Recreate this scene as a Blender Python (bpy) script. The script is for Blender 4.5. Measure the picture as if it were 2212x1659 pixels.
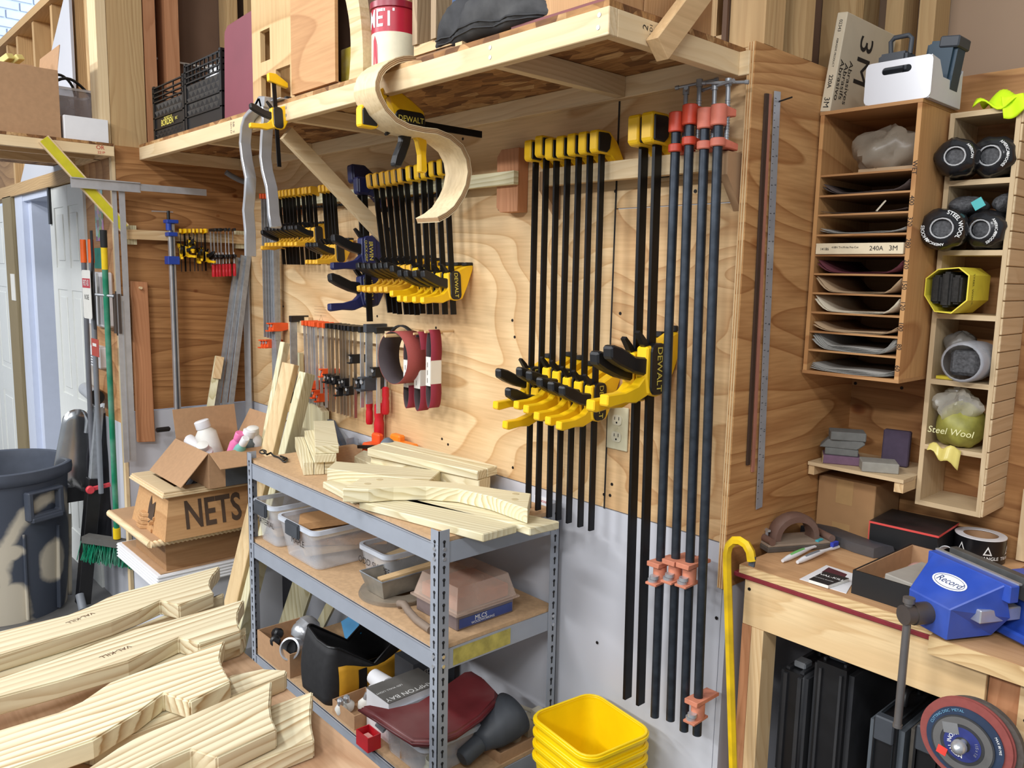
import bpy, bmesh, math, random
from mathutils import Vector as V, Matrix, Euler
random.seed(7)
for o in list(bpy.data.objects): bpy.data.objects.remove(o)
scene = bpy.context.scene
COL = scene.collection
# ---------------------------------------------------------------- camera
IMG_W, IMG_H, FPX = 2212.0, 1659.0, 1743.4855
CAM = V((1.014, -1.63, 1.65))
_y, _p, _r = [math.radians(a) for a in (-47.85085, 7.837696, 1.216305)]
_fw = V((math.sin(_y)*math.cos(_p), math.cos(_y)*math.cos(_p), -math.sin(_p)))
_ri = V((math.cos(_y), -math.sin(_y), 0)); _up = _ri.cross(_fw)
_r2 = _ri*math.cos(_r) + _up*math.sin(_r); _u2 = -_ri*math.sin(_r) + _up*math.cos(_r)
cd = bpy.data.cameras.new('camera'); cam = bpy.data.objects.new('camera', cd); COL.objects.link(cam)
cd.sensor_fit = 'HORIZONTAL'; cd.sensor_width = 36.0; cd.lens = FPX/IMG_W*36.0; cd.clip_start = 0.02
_m = Matrix((_r2, _u2, -_fw)).transposed().to_4x4(); _m.translation = CAM
cam.matrix_world = _m
scene.camera = cam
# ---------------------------------------------------------------- light
scene.view_settings.view_transform = 'Standard'
try: scene.view_settings.look = 'None'
except Exception: pass
scene.view_settings.gamma = 1.0
scene.view_settings.use_curve_mapping = False
scene.view_settings.exposure = 0.0
w = bpy.data.worlds.new('world'); scene.world = w; w.use_nodes = True
w.node_tree.nodes['Background'].inputs[0].default_value = (0.86, 0.93, 1.0, 1)
w.node_tree.nodes['Background'].inputs[1].default_value = 0.42
def area(name, loc, target, sx, sy, power, col=(.98, .985, 1)):
    l = bpy.data.lights.new(name, 'AREA'); l.shape = 'RECTANGLE'; l.size = sx; l.size_y = sy; l.energy = power; l.color = col
    o = bpy.data.objects.new(name, l); COL.objects.link(o); o.location = loc
    o.rotation_euler = (V(target)-V(loc)).to_track_quat('-Z', 'Y').to_euler()
    return o
for lx, ly, tx, pw in ((-.5, -2.3, -.4, 42), (-3.2, -3.0, -2.8, 62), (2.1, -2.6, 1.6, 46), (-1.6, -4.9, -1.2, 95), (1.4, -4.9, .8, 95), (-4.4, -4.9, -3.4, 80)):
    area('ceiling_light', (lx, ly, 3.45), (tx, ly+1.3, .9), 1.25, .2, pw)
area('window_daylight', (-5.0, 1.2, 3.9), (-7.4, -.2, 2.2), 1.4, 1.4, 130, (.72, .84, 1))
# ---------------------------------------------------------------- measuring helpers (photo pixel -> point on a real plane of the room)
def ray(px, py): return _r2*((px-IMG_W/2)/FPX) - _u2*((py-IMG_H/2)/FPX) + _fw
def PY(px, py, Y): d = ray(px, py); return CAM + d*((Y-CAM.y)/d.y)
def PX(px, py, X): d = ray(px, py); return CAM + d*((X-CAM.x)/d.x)
def PZ(px, py, Z): d = ray(px, py); return CAM + d*((Z-CAM.z)/d.z)
# ---------------------------------------------------------------- mesh builder
WM = {}
def mx(loc=(0, 0, 0), rot=(0, 0, 0)): return Matrix.Translation(V(loc)) @ Euler(rot, 'XYZ').to_matrix().to_4x4()
class MB:
    def __init__(s): s.v = []; s.f = []
    def add(s, vs, fs, M=None):
        o = len(s.v)
        for p in vs:
            p = V(p); s.v.append((M @ p) if M is not None else p)
        s.f += [tuple(i+o for i in f) for f in fs]; return s
    def box(s, a, b, M=None):
        x0, y0, z0 = a; x1, y1, z1 = b
        return s.add([(x0, y0, z0), (x1, y0, z0), (x1, y1, z0), (x0, y1, z0), (x0, y0, z1), (x1, y0, z1), (x1, y1, z1), (x0, y1, z1)],
                     [(0, 3, 2, 1), (4, 5, 6, 7), (0, 1, 5, 4), (1, 2, 6, 5), (2, 3, 7, 6), (3, 0, 4, 7)], M)
    def cbox(s, c, d, M=None): return s.box([c[i]-d[i]/2 for i in range(3)], [c[i]+d[i]/2 for i in range(3)], M)
    def beam(s, p, q, w, h, up=(0, 0, 1), M=None):
        p = V(p); q = V(q); d = (q-p); L = d.length; d.normalize()
        sd = d.cross(V(up)); sd = sd.normalized() if sd.length > 1e-6 else V((1, 0, 0)); u = sd.cross(d)
        R = Matrix((d, sd, u)).transposed().to_4x4(); R.translation = p
        if M is not None: R = M @ R
        return s.box((0, -w/2, -h/2), (L, w/2, h/2), R)
    def cyl(s, p, q, r, r2=None, n=16, M=None, cap=True):
        if r2 is None: r2 = r
        p = V(p); q = V(q); d = (q-p).normalized(); a = d.orthogonal().normalized(); b = d.cross(a)
        vs = []
        for i in range(n):
            t = 2*math.pi*i/n; e = a*math.cos(t)+b*math.sin(t); vs += [p+e*r, q+e*r2]
        fs = [(2*i, 2*((i+1) % n), 2*((i+1) % n)+1, 2*i+1) for i in range(n)]
        if cap: fs += [tuple(2*i for i in range(n))[::-1], tuple(2*i+1 for i in range(n))]
        return s.add(vs, fs, M)
    def tube(s, pts, r, n=8, closed=False, M=None, rs=None):
        pts = [V(p) for p in pts]; N = len(pts); vs = []; prev = None
        for i, p in enumerate(pts):
            if closed: t = pts[(i+1) % N]-pts[i-1]
            else: t = pts[min(i+1, N-1)]-pts[max(i-1, 0)]
            t.normalize()
            a = t.orthogonal().normalized() if prev is None else (prev-t*prev.dot(t)).normalized()
            prev = a; b = t.cross(a); rr = rs[i] if rs else r
            for k in range(n):
                g = 2*math.pi*k/n; vs.append(p+(a*math.cos(g)+b*math.sin(g))*rr)
        fs = []
        for i in range(N if closed else N-1):
            for k in range(n):
                j = (i+1) % N; k2 = (k+1) % n; fs.append((i*n+k, i*n+k2, j*n+k2, j*n+k))
        if not closed: fs += [tuple(range(n))[::-1], tuple((N-1)*n+k for k in range(n))]
        return s.add(vs, fs, M)
    def lathe(s, prof, n=24, M=None, closed=False, cap=True):
        vs = []; m = len(prof)
        for i in range(n):
            t = 2*math.pi*i/n
            for r, z in prof: vs.append((r*math.cos(t), r*math.sin(t), z))
        fs = []
        for i in range(n):
            for k in range(m if closed else m-1):
                k2 = (k+1) % m; j = (i+1) % n; fs.append((i*m+k, j*m+k, j*m+k2, i*m+k2))
        if not closed and cap:
            if prof[0][0] > 1e-5: fs.append(tuple(i*m for i in range(n))[::-1])
            if prof[-1][0] > 1e-5: fs.append(tuple(i*m+m-1 for i in range(n)))
        return s.add(vs, fs, M)
    def prism(s, poly, z0, z1, M=None):
        n = len(poly); vs = [(x, y, z0) for x, y in poly]+[(x, y, z1) for x, y in poly]
        return s.add(vs, [tuple(range(n))[::-1], tuple(range(n, 2*n))]+[(i, (i+1) % n, (i+1) % n+n, i+n) for i in range(n)], M)
    def sweep(s, path, sec, M=None, closed_sec=True, cap=True):
        # path: list of (pos, xaxis, yaxis); sec: 2D points
        m = len(sec); vs = []
        for p, a, b in path:
            for x, y in sec: vs.append(V(p)+V(a)*x+V(b)*y)
        fs = []
        for i in range(len(path)-1):
            for k in range(m if closed_sec else m-1):
                k2 = (k+1) % m; fs.append((i*m+k, i*m+k2, (i+1)*m+k2, (i+1)*m+k))
        if cap and closed_sec: fs += [tuple(range(m))[::-1], tuple((len(path)-1)*m+k for k in range(m))]
        return s.add(vs, fs, M)
    def grid(s, fn, nu, nv, M=None):
        vs = [fn(i/nu, j/nv) for i in range(nu+1) for j in range(nv+1)]
        return s.add(vs, [(i*(nv+1)+j, (i+1)*(nv+1)+j, (i+1)*(nv+1)+j+1, i*(nv+1)+j+1) for i in range(nu) for j in range(nv)], M)
    def frame(s, poly_out, poly_in, z0, z1, M=None):     # ring prism, same vertex count
        n = len(poly_out); vs = [(x, y, z) for z in (z0, z1) for P in (poly_out, poly_in) for x, y in P]
        fs = []
        for i in range(n):
            j = (i+1) % n; o0, i0, o1, i1 = 0, n, 2*n, 3*n
            fs += [(o0+i, i0+i, i0+j, o0+j), (o1+i, o1+j, i1+j, i1+i), (o0+i, o0+j, o1+j, o1+i), (i0+i, i1+i, i1+j, i0+j)]
        return s.add(vs, fs, M)
    def build(s, name, mat, parent=None, world=False, bev=0, seg=1, smooth=None, sub=0, thick=0, label=None, M=None, kind=None):
        vs = s.v
        if world and parent is not None:
            I = WM[parent.name].inverted(); vs = [I @ p for p in vs]
        if M is not None: vs = [M @ p for p in vs]
        me = bpy.data.meshes.new(name); me.from_pydata([tuple(p) for p in vs], [], s.f)
        bm = bmesh.new(); bm.from_mesh(me)
        if not thick: bmesh.ops.recalc_face_normals(bm, faces=bm.faces)
        if bev:
            es = [e for e in bm.edges if len(e.link_faces) == 2 and e.calc_face_angle(0) > .45]
            bmesh.ops.bevel(bm, geom=es, offset=bev, segments=seg, affect='EDGES', clamp_overlap=True)
        bm.to_mesh(me); bm.free()
        if smooth:
            for p in me.polygons: p.use_smooth = True
            me.set_sharp_from_angle(angle=math.radians(smooth))
        me.materials.append(mat)
        o = bpy.data.objects.new(name, me); COL.objects.link(o)
        if parent is not None: o.parent = parent; WM[o.name] = WM[parent.name]
        else: WM[o.name] = Matrix.Identity(4)
        if sub or thick:
            if thick: md = o.modifiers.new('solid', 'SOLIDIFY'); md.thickness = thick; md.offset = 0
            if sub: md = o.modifiers.new('sub', 'SUBSURF'); md.levels = sub; md.render_levels = sub
        if label: o['label'] = label
        if kind: o['kind'] = kind
        return o
def tag(o, label, cat, group=None, kind=None):
    if label: o['label'] = label
    if cat: o['category'] = cat
    if group: o['group'] = group
    if kind: o['kind'] = kind
    return o
def thing(name, label, cat, loc=(0, 0, 0), rot=(0, 0, 0), group=None, kind=None, M=None):
    o = bpy.data.objects.new(name, None); COL.objects.link(o); o.empty_display_size = .05
    if M is not None: loc = M.to_translation(); rot = M.to_euler('XYZ')
    o.location = loc; o.rotation_euler = rot; WM[o.name] = mx(loc, rot)
    return tag(o, label, cat, group, kind)
def place(o, loc, rot=(0, 0, 0)):
    o.location = loc; o.rotation_euler = rot; WM[o.name] = mx(loc, rot); return o
def dup(root, loc, rot=(0, 0, 0), label=None, parent=None, keep=False):
    r = root.copy(); COL.objects.link(r)
    if parent is None:
        r.location = loc; r.rotation_euler = rot; WM[r.name] = mx(loc, rot)
        if label: r['label'] = label
    else: r.parent = parent; WM[r.name] = WM[parent.name]
    for ch in list(root.children): dup(ch, None, parent=r)
    return r
def solo(mb, name, mat, label, cat, group=None, loc=None, rot=(0, 0, 0), kind=None, **k):
    """a thing that is one mesh; loc given: mesh is local, else world coordinates re-based to its lowest centre"""
    if loc is None:
        xs = [p.x for p in mb.v]; ys = [p.y for p in mb.v]; zs = [p.z for p in mb.v]
        loc = V(((min(xs)+max(xs))/2, (min(ys)+max(ys))/2, min(zs))); mb.v = [p-loc for p in mb.v]
    o = mb.build(name, mat, **k); o.location = loc; o.rotation_euler = rot; WM[o.name] = mx(loc, rot)
    return tag(o, label, cat, group, kind)
_fontcache = {}
def text_mb(s, size, M, depth=0.0, align='CENTER', bold=0, shear=0, sx=1.0):
    key = (s, align, bold, shear)
    if key not in _fontcache:
        cu = bpy.data.curves.new('t', 'FONT'); cu.body = s; cu.size = 1; cu.align_x = align; cu.align_y = 'CENTER'; cu.offset = bold; cu.shear = shear; cu.resolution_u = 3
        ob = bpy.data.objects.new('t', cu); me = bpy.data.meshes.new_from_object(ob)
        _fontcache[key] = ([tuple(v.co) for v in me.vertices], [tuple(p.vertices) for p in me.polygons])
        bpy.data.objects.remove(ob); bpy.data.curves.remove(cu); bpy.data.meshes.remove(me)
    vs, fs = _fontcache[key]; mb = MB()
    return mb.add([(x*size*sx, y*size, depth) for x, y, z in vs], fs, M)
def text(s, size, M, mat, parent, name='lettering', world=False, **k):
    mb = text_mb(s, size, M, **k); o = mb.build(name, mat, parent, world=world); return o
def face_m(o, xd, yd):   # matrix whose x axis = reading direction, y = up of letters
    xd = V(xd).normalized(); yd = V(yd); yd = (yd-xd*yd.dot(xd)).normalized(); n = xd.cross(yd)
    M = Matrix((xd, yd, n)).transposed().to_4x4(); M.translation = V(o)+n*.0006; return M
# ---------------------------------------------------------------- materials
def lin(c): return tuple((x/12.92 if x <= .04045 else ((x+.055)/1.055)**2.4) for x in [v/255 for v in c])+(1,)
MATS = {}
def _new(name):
    m = bpy.data.materials.new(name); m.use_nodes = True; nt = m.node_tree
    return m, nt, nt.nodes['Principled BSDF']
def N(nt, t, **kw):
    n = nt.nodes.new(t)
    for k, v in kw.items():
        if k.startswith('i_'):
            n.inputs[int(k[2:])].default_value = v
        else: setattr(n, k, v)
    return n
def ramp(nt, fac, stops):
    r = N(nt, 'ShaderNodeValToRGB'); e = r.color_ramp.elements
    while len(e) < len(stops): e.new(.5)
    for el, (p, c) in zip(e, stops): el.position = p; el.color = c
    nt.links.new(fac, r.inputs[0]); return r
def coords(nt, scale=(1, 1, 1), rot=(0, 0, 0), rnd=0.0):
    tc = N(nt, 'ShaderNodeTexCoord'); mp = N(nt, 'ShaderNodeMapping'); mp.inputs['Scale'].default_value = scale; mp.inputs['Rotation'].default_value = rot
    src = tc.outputs['Object']
    if rnd:
        oi = N(nt, 'ShaderNodeObjectInfo'); vm = N(nt, 'ShaderNodeVectorMath', operation='SCALE'); vm.inputs[0].default_value = (1, .73, .51)
        mm = N(nt, 'ShaderNodeMath', operation='MULTIPLY', i_1=rnd); nt.links.new(oi.outputs['Random'], mm.inputs[0]); nt.links.new(mm.outputs[0], vm.inputs[3])
        ad = N(nt, 'ShaderNodeVectorMath', operation='ADD'); nt.links.new(src, ad.inputs[0]); nt.links.new(vm.outputs[0], ad.inputs[1]); src = ad.outputs[0]
    nt.links.new(src, mp.inputs[0]); return mp.outputs[0]
def bump(nt, b, h, strength, dist=.002):
    n = N(nt, 'ShaderNodeBump'); n.inputs['Strength'].default_value = strength; n.inputs['Distance'].default_value = dist
    nt.links.new(h, n.inputs['Height']); nt.links.new(n.outputs[0], b.inputs['Normal'])
def plain(name, c, rough=.5, metal=0, var=.08, scale=25, bmp=0.0, dust=None, spec=.5, alpha=1, trans=0):
    if name in MATS: return MATS[name]
    m, nt, b = _new(name); L = lin(c)
    no = N(nt, 'ShaderNodeTexNoise', i_2=scale, i_3=4.0); nt.links.new(coords(nt), no.inputs[0])
    d = tuple(x*(1-var) for x in L[:3])+(1,); u = tuple(min(1, x*(1+var)) for x in L[:3])+(1,)
    r = ramp(nt, no.outputs[0], [(.3, d), (.7, u)]); out = r.outputs[0]
    if dust:
        n2 = N(nt, 'ShaderNodeTexNoise', i_2=scale*.35, i_3=6.0); nt.links.new(coords(nt), n2.inputs[0])
        r2 = ramp(nt, n2.outputs[0], [(.45, (0, 0, 0, 1)), (.75, (1, 1, 1, 1))]); mxn = N(nt, 'ShaderNodeMix', data_type='RGBA')
        mu = N(nt, 'ShaderNodeMath', operation='MULTIPLY', i_1=dust[1]); nt.links.new(r2.outputs[0], mu.inputs[0]); nt.links.new(mu.outputs[0], mxn.inputs[0])
        nt.links.new(out, mxn.inputs[6]); mxn.inputs[7].default_value = lin(dust[0]); out = mxn.outputs[2]
    nt.links.new(out, b.inputs['Base Color']); b.inputs['Roughness'].default_value = rough; b.inputs['Metallic'].default_value = metal
    b.inputs['Specular IOR Level'].default_value = spec
    if alpha < 1: b.inputs['Alpha'].default_value = alpha
    if trans: b.inputs['Transmission Weight'].default_value = trans; b.inputs['IOR'].default_value = 1.2
    if bmp: bump(nt, b, no.outputs[0], bmp)
    MATS[name] = m; return m
AX = {'x': (0, 0, 0), 'y': (0, 0, math.pi/2), 'z': (0, math.pi/2, 0)}
def wood(name, light, dark, axis='x', rings=26, contrast=1.0, tilt=.05, fine=.35, rough=.62, distort=1.6, knots=0.0, off=(.0, .13, .21)):
    """sawn lumber: growth rings around an axis, stretched along the grain"""
    if name in MATS: return MATS[name]
    m, nt, b = _new(name)
    tc = coords(nt, rnd=3.0)
    mp = N(nt, 'ShaderNodeMapping'); mp.inputs['Rotation'].default_value = AX[axis]; nt.links.new(tc, mp.inputs[0])
    m2 = N(nt, 'ShaderNodeMapping'); m2.inputs['Rotation'].default_value = (0, tilt, tilt*.7); m2.inputs['Location'].default_value = off; m2.inputs['Scale'].default_value = (1, 1, 1); nt.links.new(mp.outputs[0], m2.inputs[0])
    # slow wander of the ring centre along the grain
    st = N(nt, 'ShaderNodeMapping'); st.inputs['Scale'].default_value = (1.6, 5, 5); nt.links.new(m2.outputs[0], st.inputs[0])
    nz = N(nt, 'ShaderNodeTexNoise', i_2=1.0, i_3=2.0); nt.links.new(st.outputs[0], nz.inputs[0])
    sep = N(nt, 'ShaderNodeSeparateXYZ'); nt.links.new(m2.outputs[0], sep.inputs[0])
    p1 = N(nt, 'ShaderNodeMath', operation='POWER', i_1=2.0); p2 = N(nt, 'ShaderNodeMath', operation='POWER', i_1=2.0)
    fr = N(nt, 'ShaderNodeMath', operation='PINGPONG', i_1=.35)      # keeps the ring radius small for any offset
    nt.links.new(sep.outputs[1], fr.inputs[0]); nt.links.new(fr.outputs[0], p1.inputs[0])
    fr2 = N(nt, 'ShaderNodeMath', operation='PINGPONG', i_1=.3); nt.links.new(sep.outputs[2], fr2.inputs[0]); nt.links.new(fr2.outputs[0], p2.inputs[0])
    ad = N(nt, 'ShaderNodeMath', operation='ADD'); nt.links.new(p1.outputs[0], ad.inputs[0]); nt.links.new(p2.outputs[0], ad.inputs[1])
    sq = N(nt, 'ShaderNodeMath', operation='SQRT'); nt.links.new(ad.outputs[0], sq.inputs[0])
    nd = N(nt, 'ShaderNodeMath', operation='MULTIPLY_ADD', i_1=.06*distort); nt.links.new(nz.outputs[0], nd.inputs[0]); nt.links.new(sq.outputs[0], nd.inputs[2])
    s2 = N(nt, 'ShaderNodeMapping'); s2.inputs['Scale'].default_value = (.7, 22, 22); nt.links.new(m2.outputs[0], s2.inputs[0])
    n2 = N(nt, 'ShaderNodeTexNoise', i_2=1.0, i_3=3.0); nt.links.new(s2.outputs[0], n2.inputs[0])
    nd2 = N(nt, 'ShaderNodeMath', operation='MULTIPLY_ADD', i_1=.9/(rings*4.0)*1.6); nt.links.new(n2.outputs[0], nd2.inputs[0]); nt.links.new(nd.outputs[0], nd2.inputs[2])
    mu = N(nt, 'ShaderNodeMath', operation='MULTIPLY', i_1=rings*4.0); nt.links.new(nd2.outputs[0], mu.inputs[0])
    fc = N(nt, 'ShaderNodeMath', operation='FRACT'); nt.links.new(mu.outputs[0], fc.inputs[0])
    L = lin(light); D = lin(dark); mid = tuple(L[i]*.6+D[i]*.4 for i in range(3))+(1,); lo = tuple(L[i]*(1-contrast)+D[i]*contrast for i in range(3))+(1,)
    r = ramp(nt, fc.outputs[0], [(0, L), (.28, L), (.7, tuple(L[i]*(1-contrast*.6)+D[i]*contrast*.6 for i in range(3))+(1,)), (.9, lo), (1, L)])
    fm = N(nt, 'ShaderNodeMapping'); fm.inputs['Scale'].default_value = (6, 160, 160); nt.links.new(mp.outputs[0], fm.inputs[0])
    fn = N(nt, 'ShaderNodeTexNoise', i_2=1.0, i_3=3.0); nt.links.new(fm.outputs[0], fn.inputs[0])
    r3 = ramp(nt, fn.outputs[0], [(.3, (.62, .58, .52, 1)), (.65, (1, 1, 1, 1))])
    mm = N(nt, 'ShaderNodeMix', data_type='RGBA', blend_type='MULTIPLY'); mm.inputs[0].default_value = fine; nt.links.new(r.outputs[0], mm.inputs[6]); nt.links.new(r3.outputs[0], mm.inputs[7])
    out = mm.outputs[2]
    fl = N(nt, 'ShaderNodeMapping'); fl.inputs['Scale'].default_value = (1.2, 14, 14); nt.links.new(m2.outputs[0], fl.inputs[0]); fz = N(nt, 'ShaderNodeTexNoise', i_2=1.0, i_3=2.0); nt.links.new(fl.outputs[0], fz.inputs[0])
    rf = ramp(nt, fz.outputs[0], [(.42, (0, 0, 0, 1)), (.62, (.75, .75, .75, 1))]); m5 = N(nt, 'ShaderNodeMix', data_type='RGBA'); nt.links.new(rf.outputs[0], m5.inputs[0]); nt.links.new(out, m5.inputs[6]); m5.inputs[7].default_value = tuple(L[i]*.66+D[i]*.34 for i in range(3))+(1,); out = m5.outputs[2]
    oi = N(nt, 'ShaderNodeObjectInfo'); hs = N(nt, 'ShaderNodeHueSaturation'); mr = N(nt, 'ShaderNodeMapRange', i_3=.9, i_4=1.08); nt.links.new(oi.outputs['Random'], mr.inputs[0]); nt.links.new(mr.outputs[0], hs.inputs['Value']); nt.links.new(out, hs.inputs['Color']); out = hs.outputs[0]
    nt.links.new(out, b.inputs['Base Color']); b.inputs['Roughness'].default_value = rough; b.inputs['Specular IOR Level'].default_value = .3
    bump(nt, b, fn.outputs[0], .12, .001)
    MATS[name] = m; return m
def plywood(name, light, dark, gx=1.0, gy=3.0, bands=6, plane='xz', knots=0, warp=1.0, rough=.6, soft=.5, seed=0.0, fine=.45):
    """rotary-cut veneer: contour bands of a stretched noise"""
    if name in MATS: return MATS[name]
    m, nt, b = _new(name)
    tc = coords(nt, rnd=0)
    mp = N(nt, 'ShaderNodeMapping'); mp.inputs['Location'].default_value = (seed, seed*.7, seed*.3)
    sc = {'xz': (gx, 1, gy), 'yz': (1, gx, gy), 'xy': (gx, gy, 1), 'zx': (gy, 1, gx), 'zy': (1, gy, gx)}[plane]; mp.inputs['Scale'].default_value = sc
    nt.links.new(tc, mp.inputs[0])
    nz = N(nt, 'ShaderNodeTexNoise', i_2=1.0, i_3=1.6, i_4=.45, i_8=warp*.4); nt.links.new(mp.outputs[0], nz.inputs[0])
    mu = N(nt, 'ShaderNodeMath', operation='MULTIPLY', i_1=float(bands)*3); nt.links.new(nz.outputs[0], mu.inputs[0])
    fc = N(nt, 'ShaderNodeMath', operation='FRACT'); nt.links.new(mu.outputs[0], fc.inputs[0])
    L = lin(light); D = lin(dark)
    r = ramp(nt, fc.outputs[0], [(0, L), (soft*.6, L), (.86, tuple(L[i]*.35+D[i]*.65 for i in range(3))+(1,)), (.95, D), (1, L)])
    f2 = N(nt, 'ShaderNodeMapping'); f2.inputs['Scale'].default_value = tuple((7 if v == gx and v != gy else 130) for v in sc); nt.links.new(tc, f2.inputs[0])
    fn = N(nt, 'ShaderNodeTexNoise', i_2=1.0, i_3=3.0); nt.links.new(f2.outputs[0], fn.inputs[0])
    r3 = ramp(nt, fn.outputs[0], [(.3, (.72, .66, .58, 1)), (.62, (1, 1, 1, 1))])
    big = N(nt, 'ShaderNodeTexNoise', i_2=1.7, i_3=2.0); nt.links.new(tc, big.inputs[0]); rb = ramp(nt, big.outputs[0], [(.3, (.86, .82, .78, 1)), (.65, (1.0, 1.0, 1.0, 1))])
    mm = N(nt, 'ShaderNodeMix', data_type='RGBA', blend_type='MULTIPLY'); mm.inputs[0].default_value = fine; nt.links.new(r.outputs[0], mm.inputs[6]); nt.links.new(r3.outputs[0], mm.inputs[7])
    m3 = N(nt, 'ShaderNodeMix', data_type='RGBA', blend_type='MULTIPLY'); m3.inputs[0].default_value = 1; nt.links.new(mm.outputs[2], m3.inputs[6]); nt.links.new(rb.outputs[0], m3.inputs[7])
    out = m3.outputs[2]
    if knots:
        km = N(nt, 'ShaderNodeMapping'); km.inputs['Scale'].default_value = {'xz': (1, .01, 1.5), 'yz': (.01, 1, 1.5)}.get(plane, (1, 1, 1)); nt.links.new(tc, km.inputs[0])
        vo = N(nt, 'ShaderNodeTexVoronoi'); vo.inputs['Scale'].default_value = knots; vo.inputs['Randomness'].default_value = .8; nt.links.new(km.outputs[0], vo.inputs[0])
        rk = ramp(nt, vo.outputs['Distance'], [(0, (.16, .07, .035, 1)), (.05, (.3, .14, .07, 1)), (.085, (.62, .42, .28, 1)), (.12, (1, 1, 1, 1))])
        m4 = N(nt, 'ShaderNodeMix', data_type='RGBA', blend_type='MULTIPLY'); m4.inputs[0].default_value = .9; nt.links.new(out, m4.inputs[6]); nt.links.new(rk.outputs[0], m4.inputs[7]); out = m4.outputs[2]
    nt.links.new(out, b.inputs['Base Color']); b.inputs['Roughness'].default_value = rough; b.inputs['Specular IOR Level'].default_value = .3
    bump(nt, b, fn.outputs[0], .1, .001)
    MATS[name] = m; return m
def osb(name):
    if name in MATS: return MATS[name]
    m, nt, b = _new(name); tc = coords(nt, scale=(14, 30, 20), rot=(0, 0, .3))
    no = N(nt, 'ShaderNodeTexNoise', i_2=.35, i_3=3.0); nt.links.new(tc, no.inputs[0])
    ad = N(nt, 'ShaderNodeMix', data_type='VECTOR'); ad.inputs[0].default_value = .35; nt.links.new(tc, ad.inputs[4]); nt.links.new(no.outputs['Color'], ad.inputs[5])
    vo = N(nt, 'ShaderNodeTexVoronoi'); vo.inputs['Scale'].default_value = 1.6; nt.links.new(ad.outputs[1], vo.inputs[0])
    sp = N(nt, 'ShaderNodeSeparateColor'); nt.links.new(vo.outputs['Color'], sp.inputs[0])
    r = ramp(nt, sp.outputs[0], [(0, lin((112, 72, 36))), (.35, lin((150, 104, 58))), (.7, lin((176, 130, 78))), (1, lin((205, 168, 118)))])
    f = coords(nt, scale=(20, 160, 60), rot=(0, 0, .5)); fn = N(nt, 'ShaderNodeTexNoise', i_2=1.0, i_3=3.0); nt.links.new(f, fn.inputs[0])
    r3 = ramp(nt, fn.outputs[0], [(.35, (.55, .5, .45, 1)), (.6, (1, 1, 1, 1))]); mm = N(nt, 'ShaderNodeMix', data_type='RGBA', blend_type='MULTIPLY'); mm.inputs[0].default_value = .8
    nt.links.new(r.outputs[0], mm.inputs[6]); nt.links.new(r3.outputs[0], mm.inputs[7]); nt.links.new(mm.outputs[2], b.inputs['Base Color'])
    b.inputs['Roughness'].default_value = .75; bump(nt, b, sp.outputs[0], .3, .002)
    MATS[name] = m; return m
def plastic_clear(name, c=(225, 228, 232), alpha=.35, rough=.18):
    if name in MATS: return MATS[name]
    m, nt, b = _new(name); no = N(nt, 'ShaderNodeTexNoise', i_2=9.0, i_3=4.0); nt.links.new(coords(nt), no.inputs[0])
    r = ramp(nt, no.outputs[0], [(.3, (alpha*.7,)*3+(1,)), (.75, (min(1, alpha*1.35),)*3+(1,))])
    b.inputs['Base Color'].default_value = lin(c); b.inputs['Roughness'].default_value = rough
    nt.links.new(r.outputs[0], b.inputs['Alpha']); MATS[name] = m; return m
# palette
PINE = {a: wood('pine_'+a, (226, 196, 150), (186, 142, 90), a, rings=20, contrast=.55, fine=.3) for a in 'xyz'}
PINE_L = {a: wood('pale_pine_'+a, (233, 210, 170), (206, 172, 122), a, rings=18, contrast=.5, fine=.25) for a in 'xyz'}
TREAT = {a: wood('treated_pine_'+a, (228, 222, 188), (184, 170, 118), a, rings=20, contrast=.75, fine=.18, distort=.9, tilt=.05) for a in 'xyz'}
OAKY = {a: wood('tan_wood_'+a, (196, 152, 106), (160, 114, 70), a, rings=40, contrast=.4, fine=.4) for a in 'xyz'}
STUD = {a: wood('stud_pine_'+a, (205, 172, 124), (165, 124, 78), a, rings=22, contrast=.5, fine=.35) for a in 'xyz'}
REDP = {a: wood('red_pine_'+a, (196, 140, 100), (158, 100, 62), a, rings=22, contrast=.5, fine=.35) for a in 'xyz'}
M_PLYW = plywood('wall_plywood', (232, 202, 156), (206, 166, 116), .8, 2.3, 5, 'xz', warp=1.2, seed=3.3, soft=.35)
M_PLYW2 = plywood('wall_plywood_fine', (224, 188, 140), (194, 150, 102), 1.4, 4.0, 4, 'xz', warp=1.6, seed=9.1)
M_PLYL = plywood('side_plywood', (178, 130, 82), (138, 92, 52), .5, 4.5, 5, 'yz', knots=6.5, seed=1.2, fine=.8)
M_PLYR = plywood('return_plywood', (208, 160, 106), (168, 116, 68), .6, 3.4, 5, 'yz', knots=3.0, seed=5.5, fine=.7)
M_PLYA = plywood('alcove_plywood', (190, 142, 92), (150, 102, 60), .7, 4.0, 5, 'xz', knots=4.0, seed=2.2, fine=.7)
M_PLYEDGE = plywood('ply_edge', (216, 186, 140), (170, 130, 84), 200, .2, 1, 'xz')
M_MDF = plain('mdf_brown', (176, 140, 104), .75, var=.06)
M_MDFD = plain('mdf_dark', (148, 112, 78), .75, var=.06)
M_GREYW = plain('grey_painted_panel', (196, 198, 205), .55, var=.03, scale=4)
M_DRY = plain('brown_drywall', (110, 84, 66), .85, var=.08, scale=6)
M_DRYR = plain('taupe_drywall', (150, 126, 104), .85, var=.05, scale=4)
M_BLACK = plain('black_plastic', (22, 22, 24), .4, var=.2)
M_BLACKR = plain('black_rubber', (30, 30, 32), .7, var=.2)
M_BAR = plain('black_steel_bar', (26, 26, 28), .38, metal=.6, var=.2)
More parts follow.
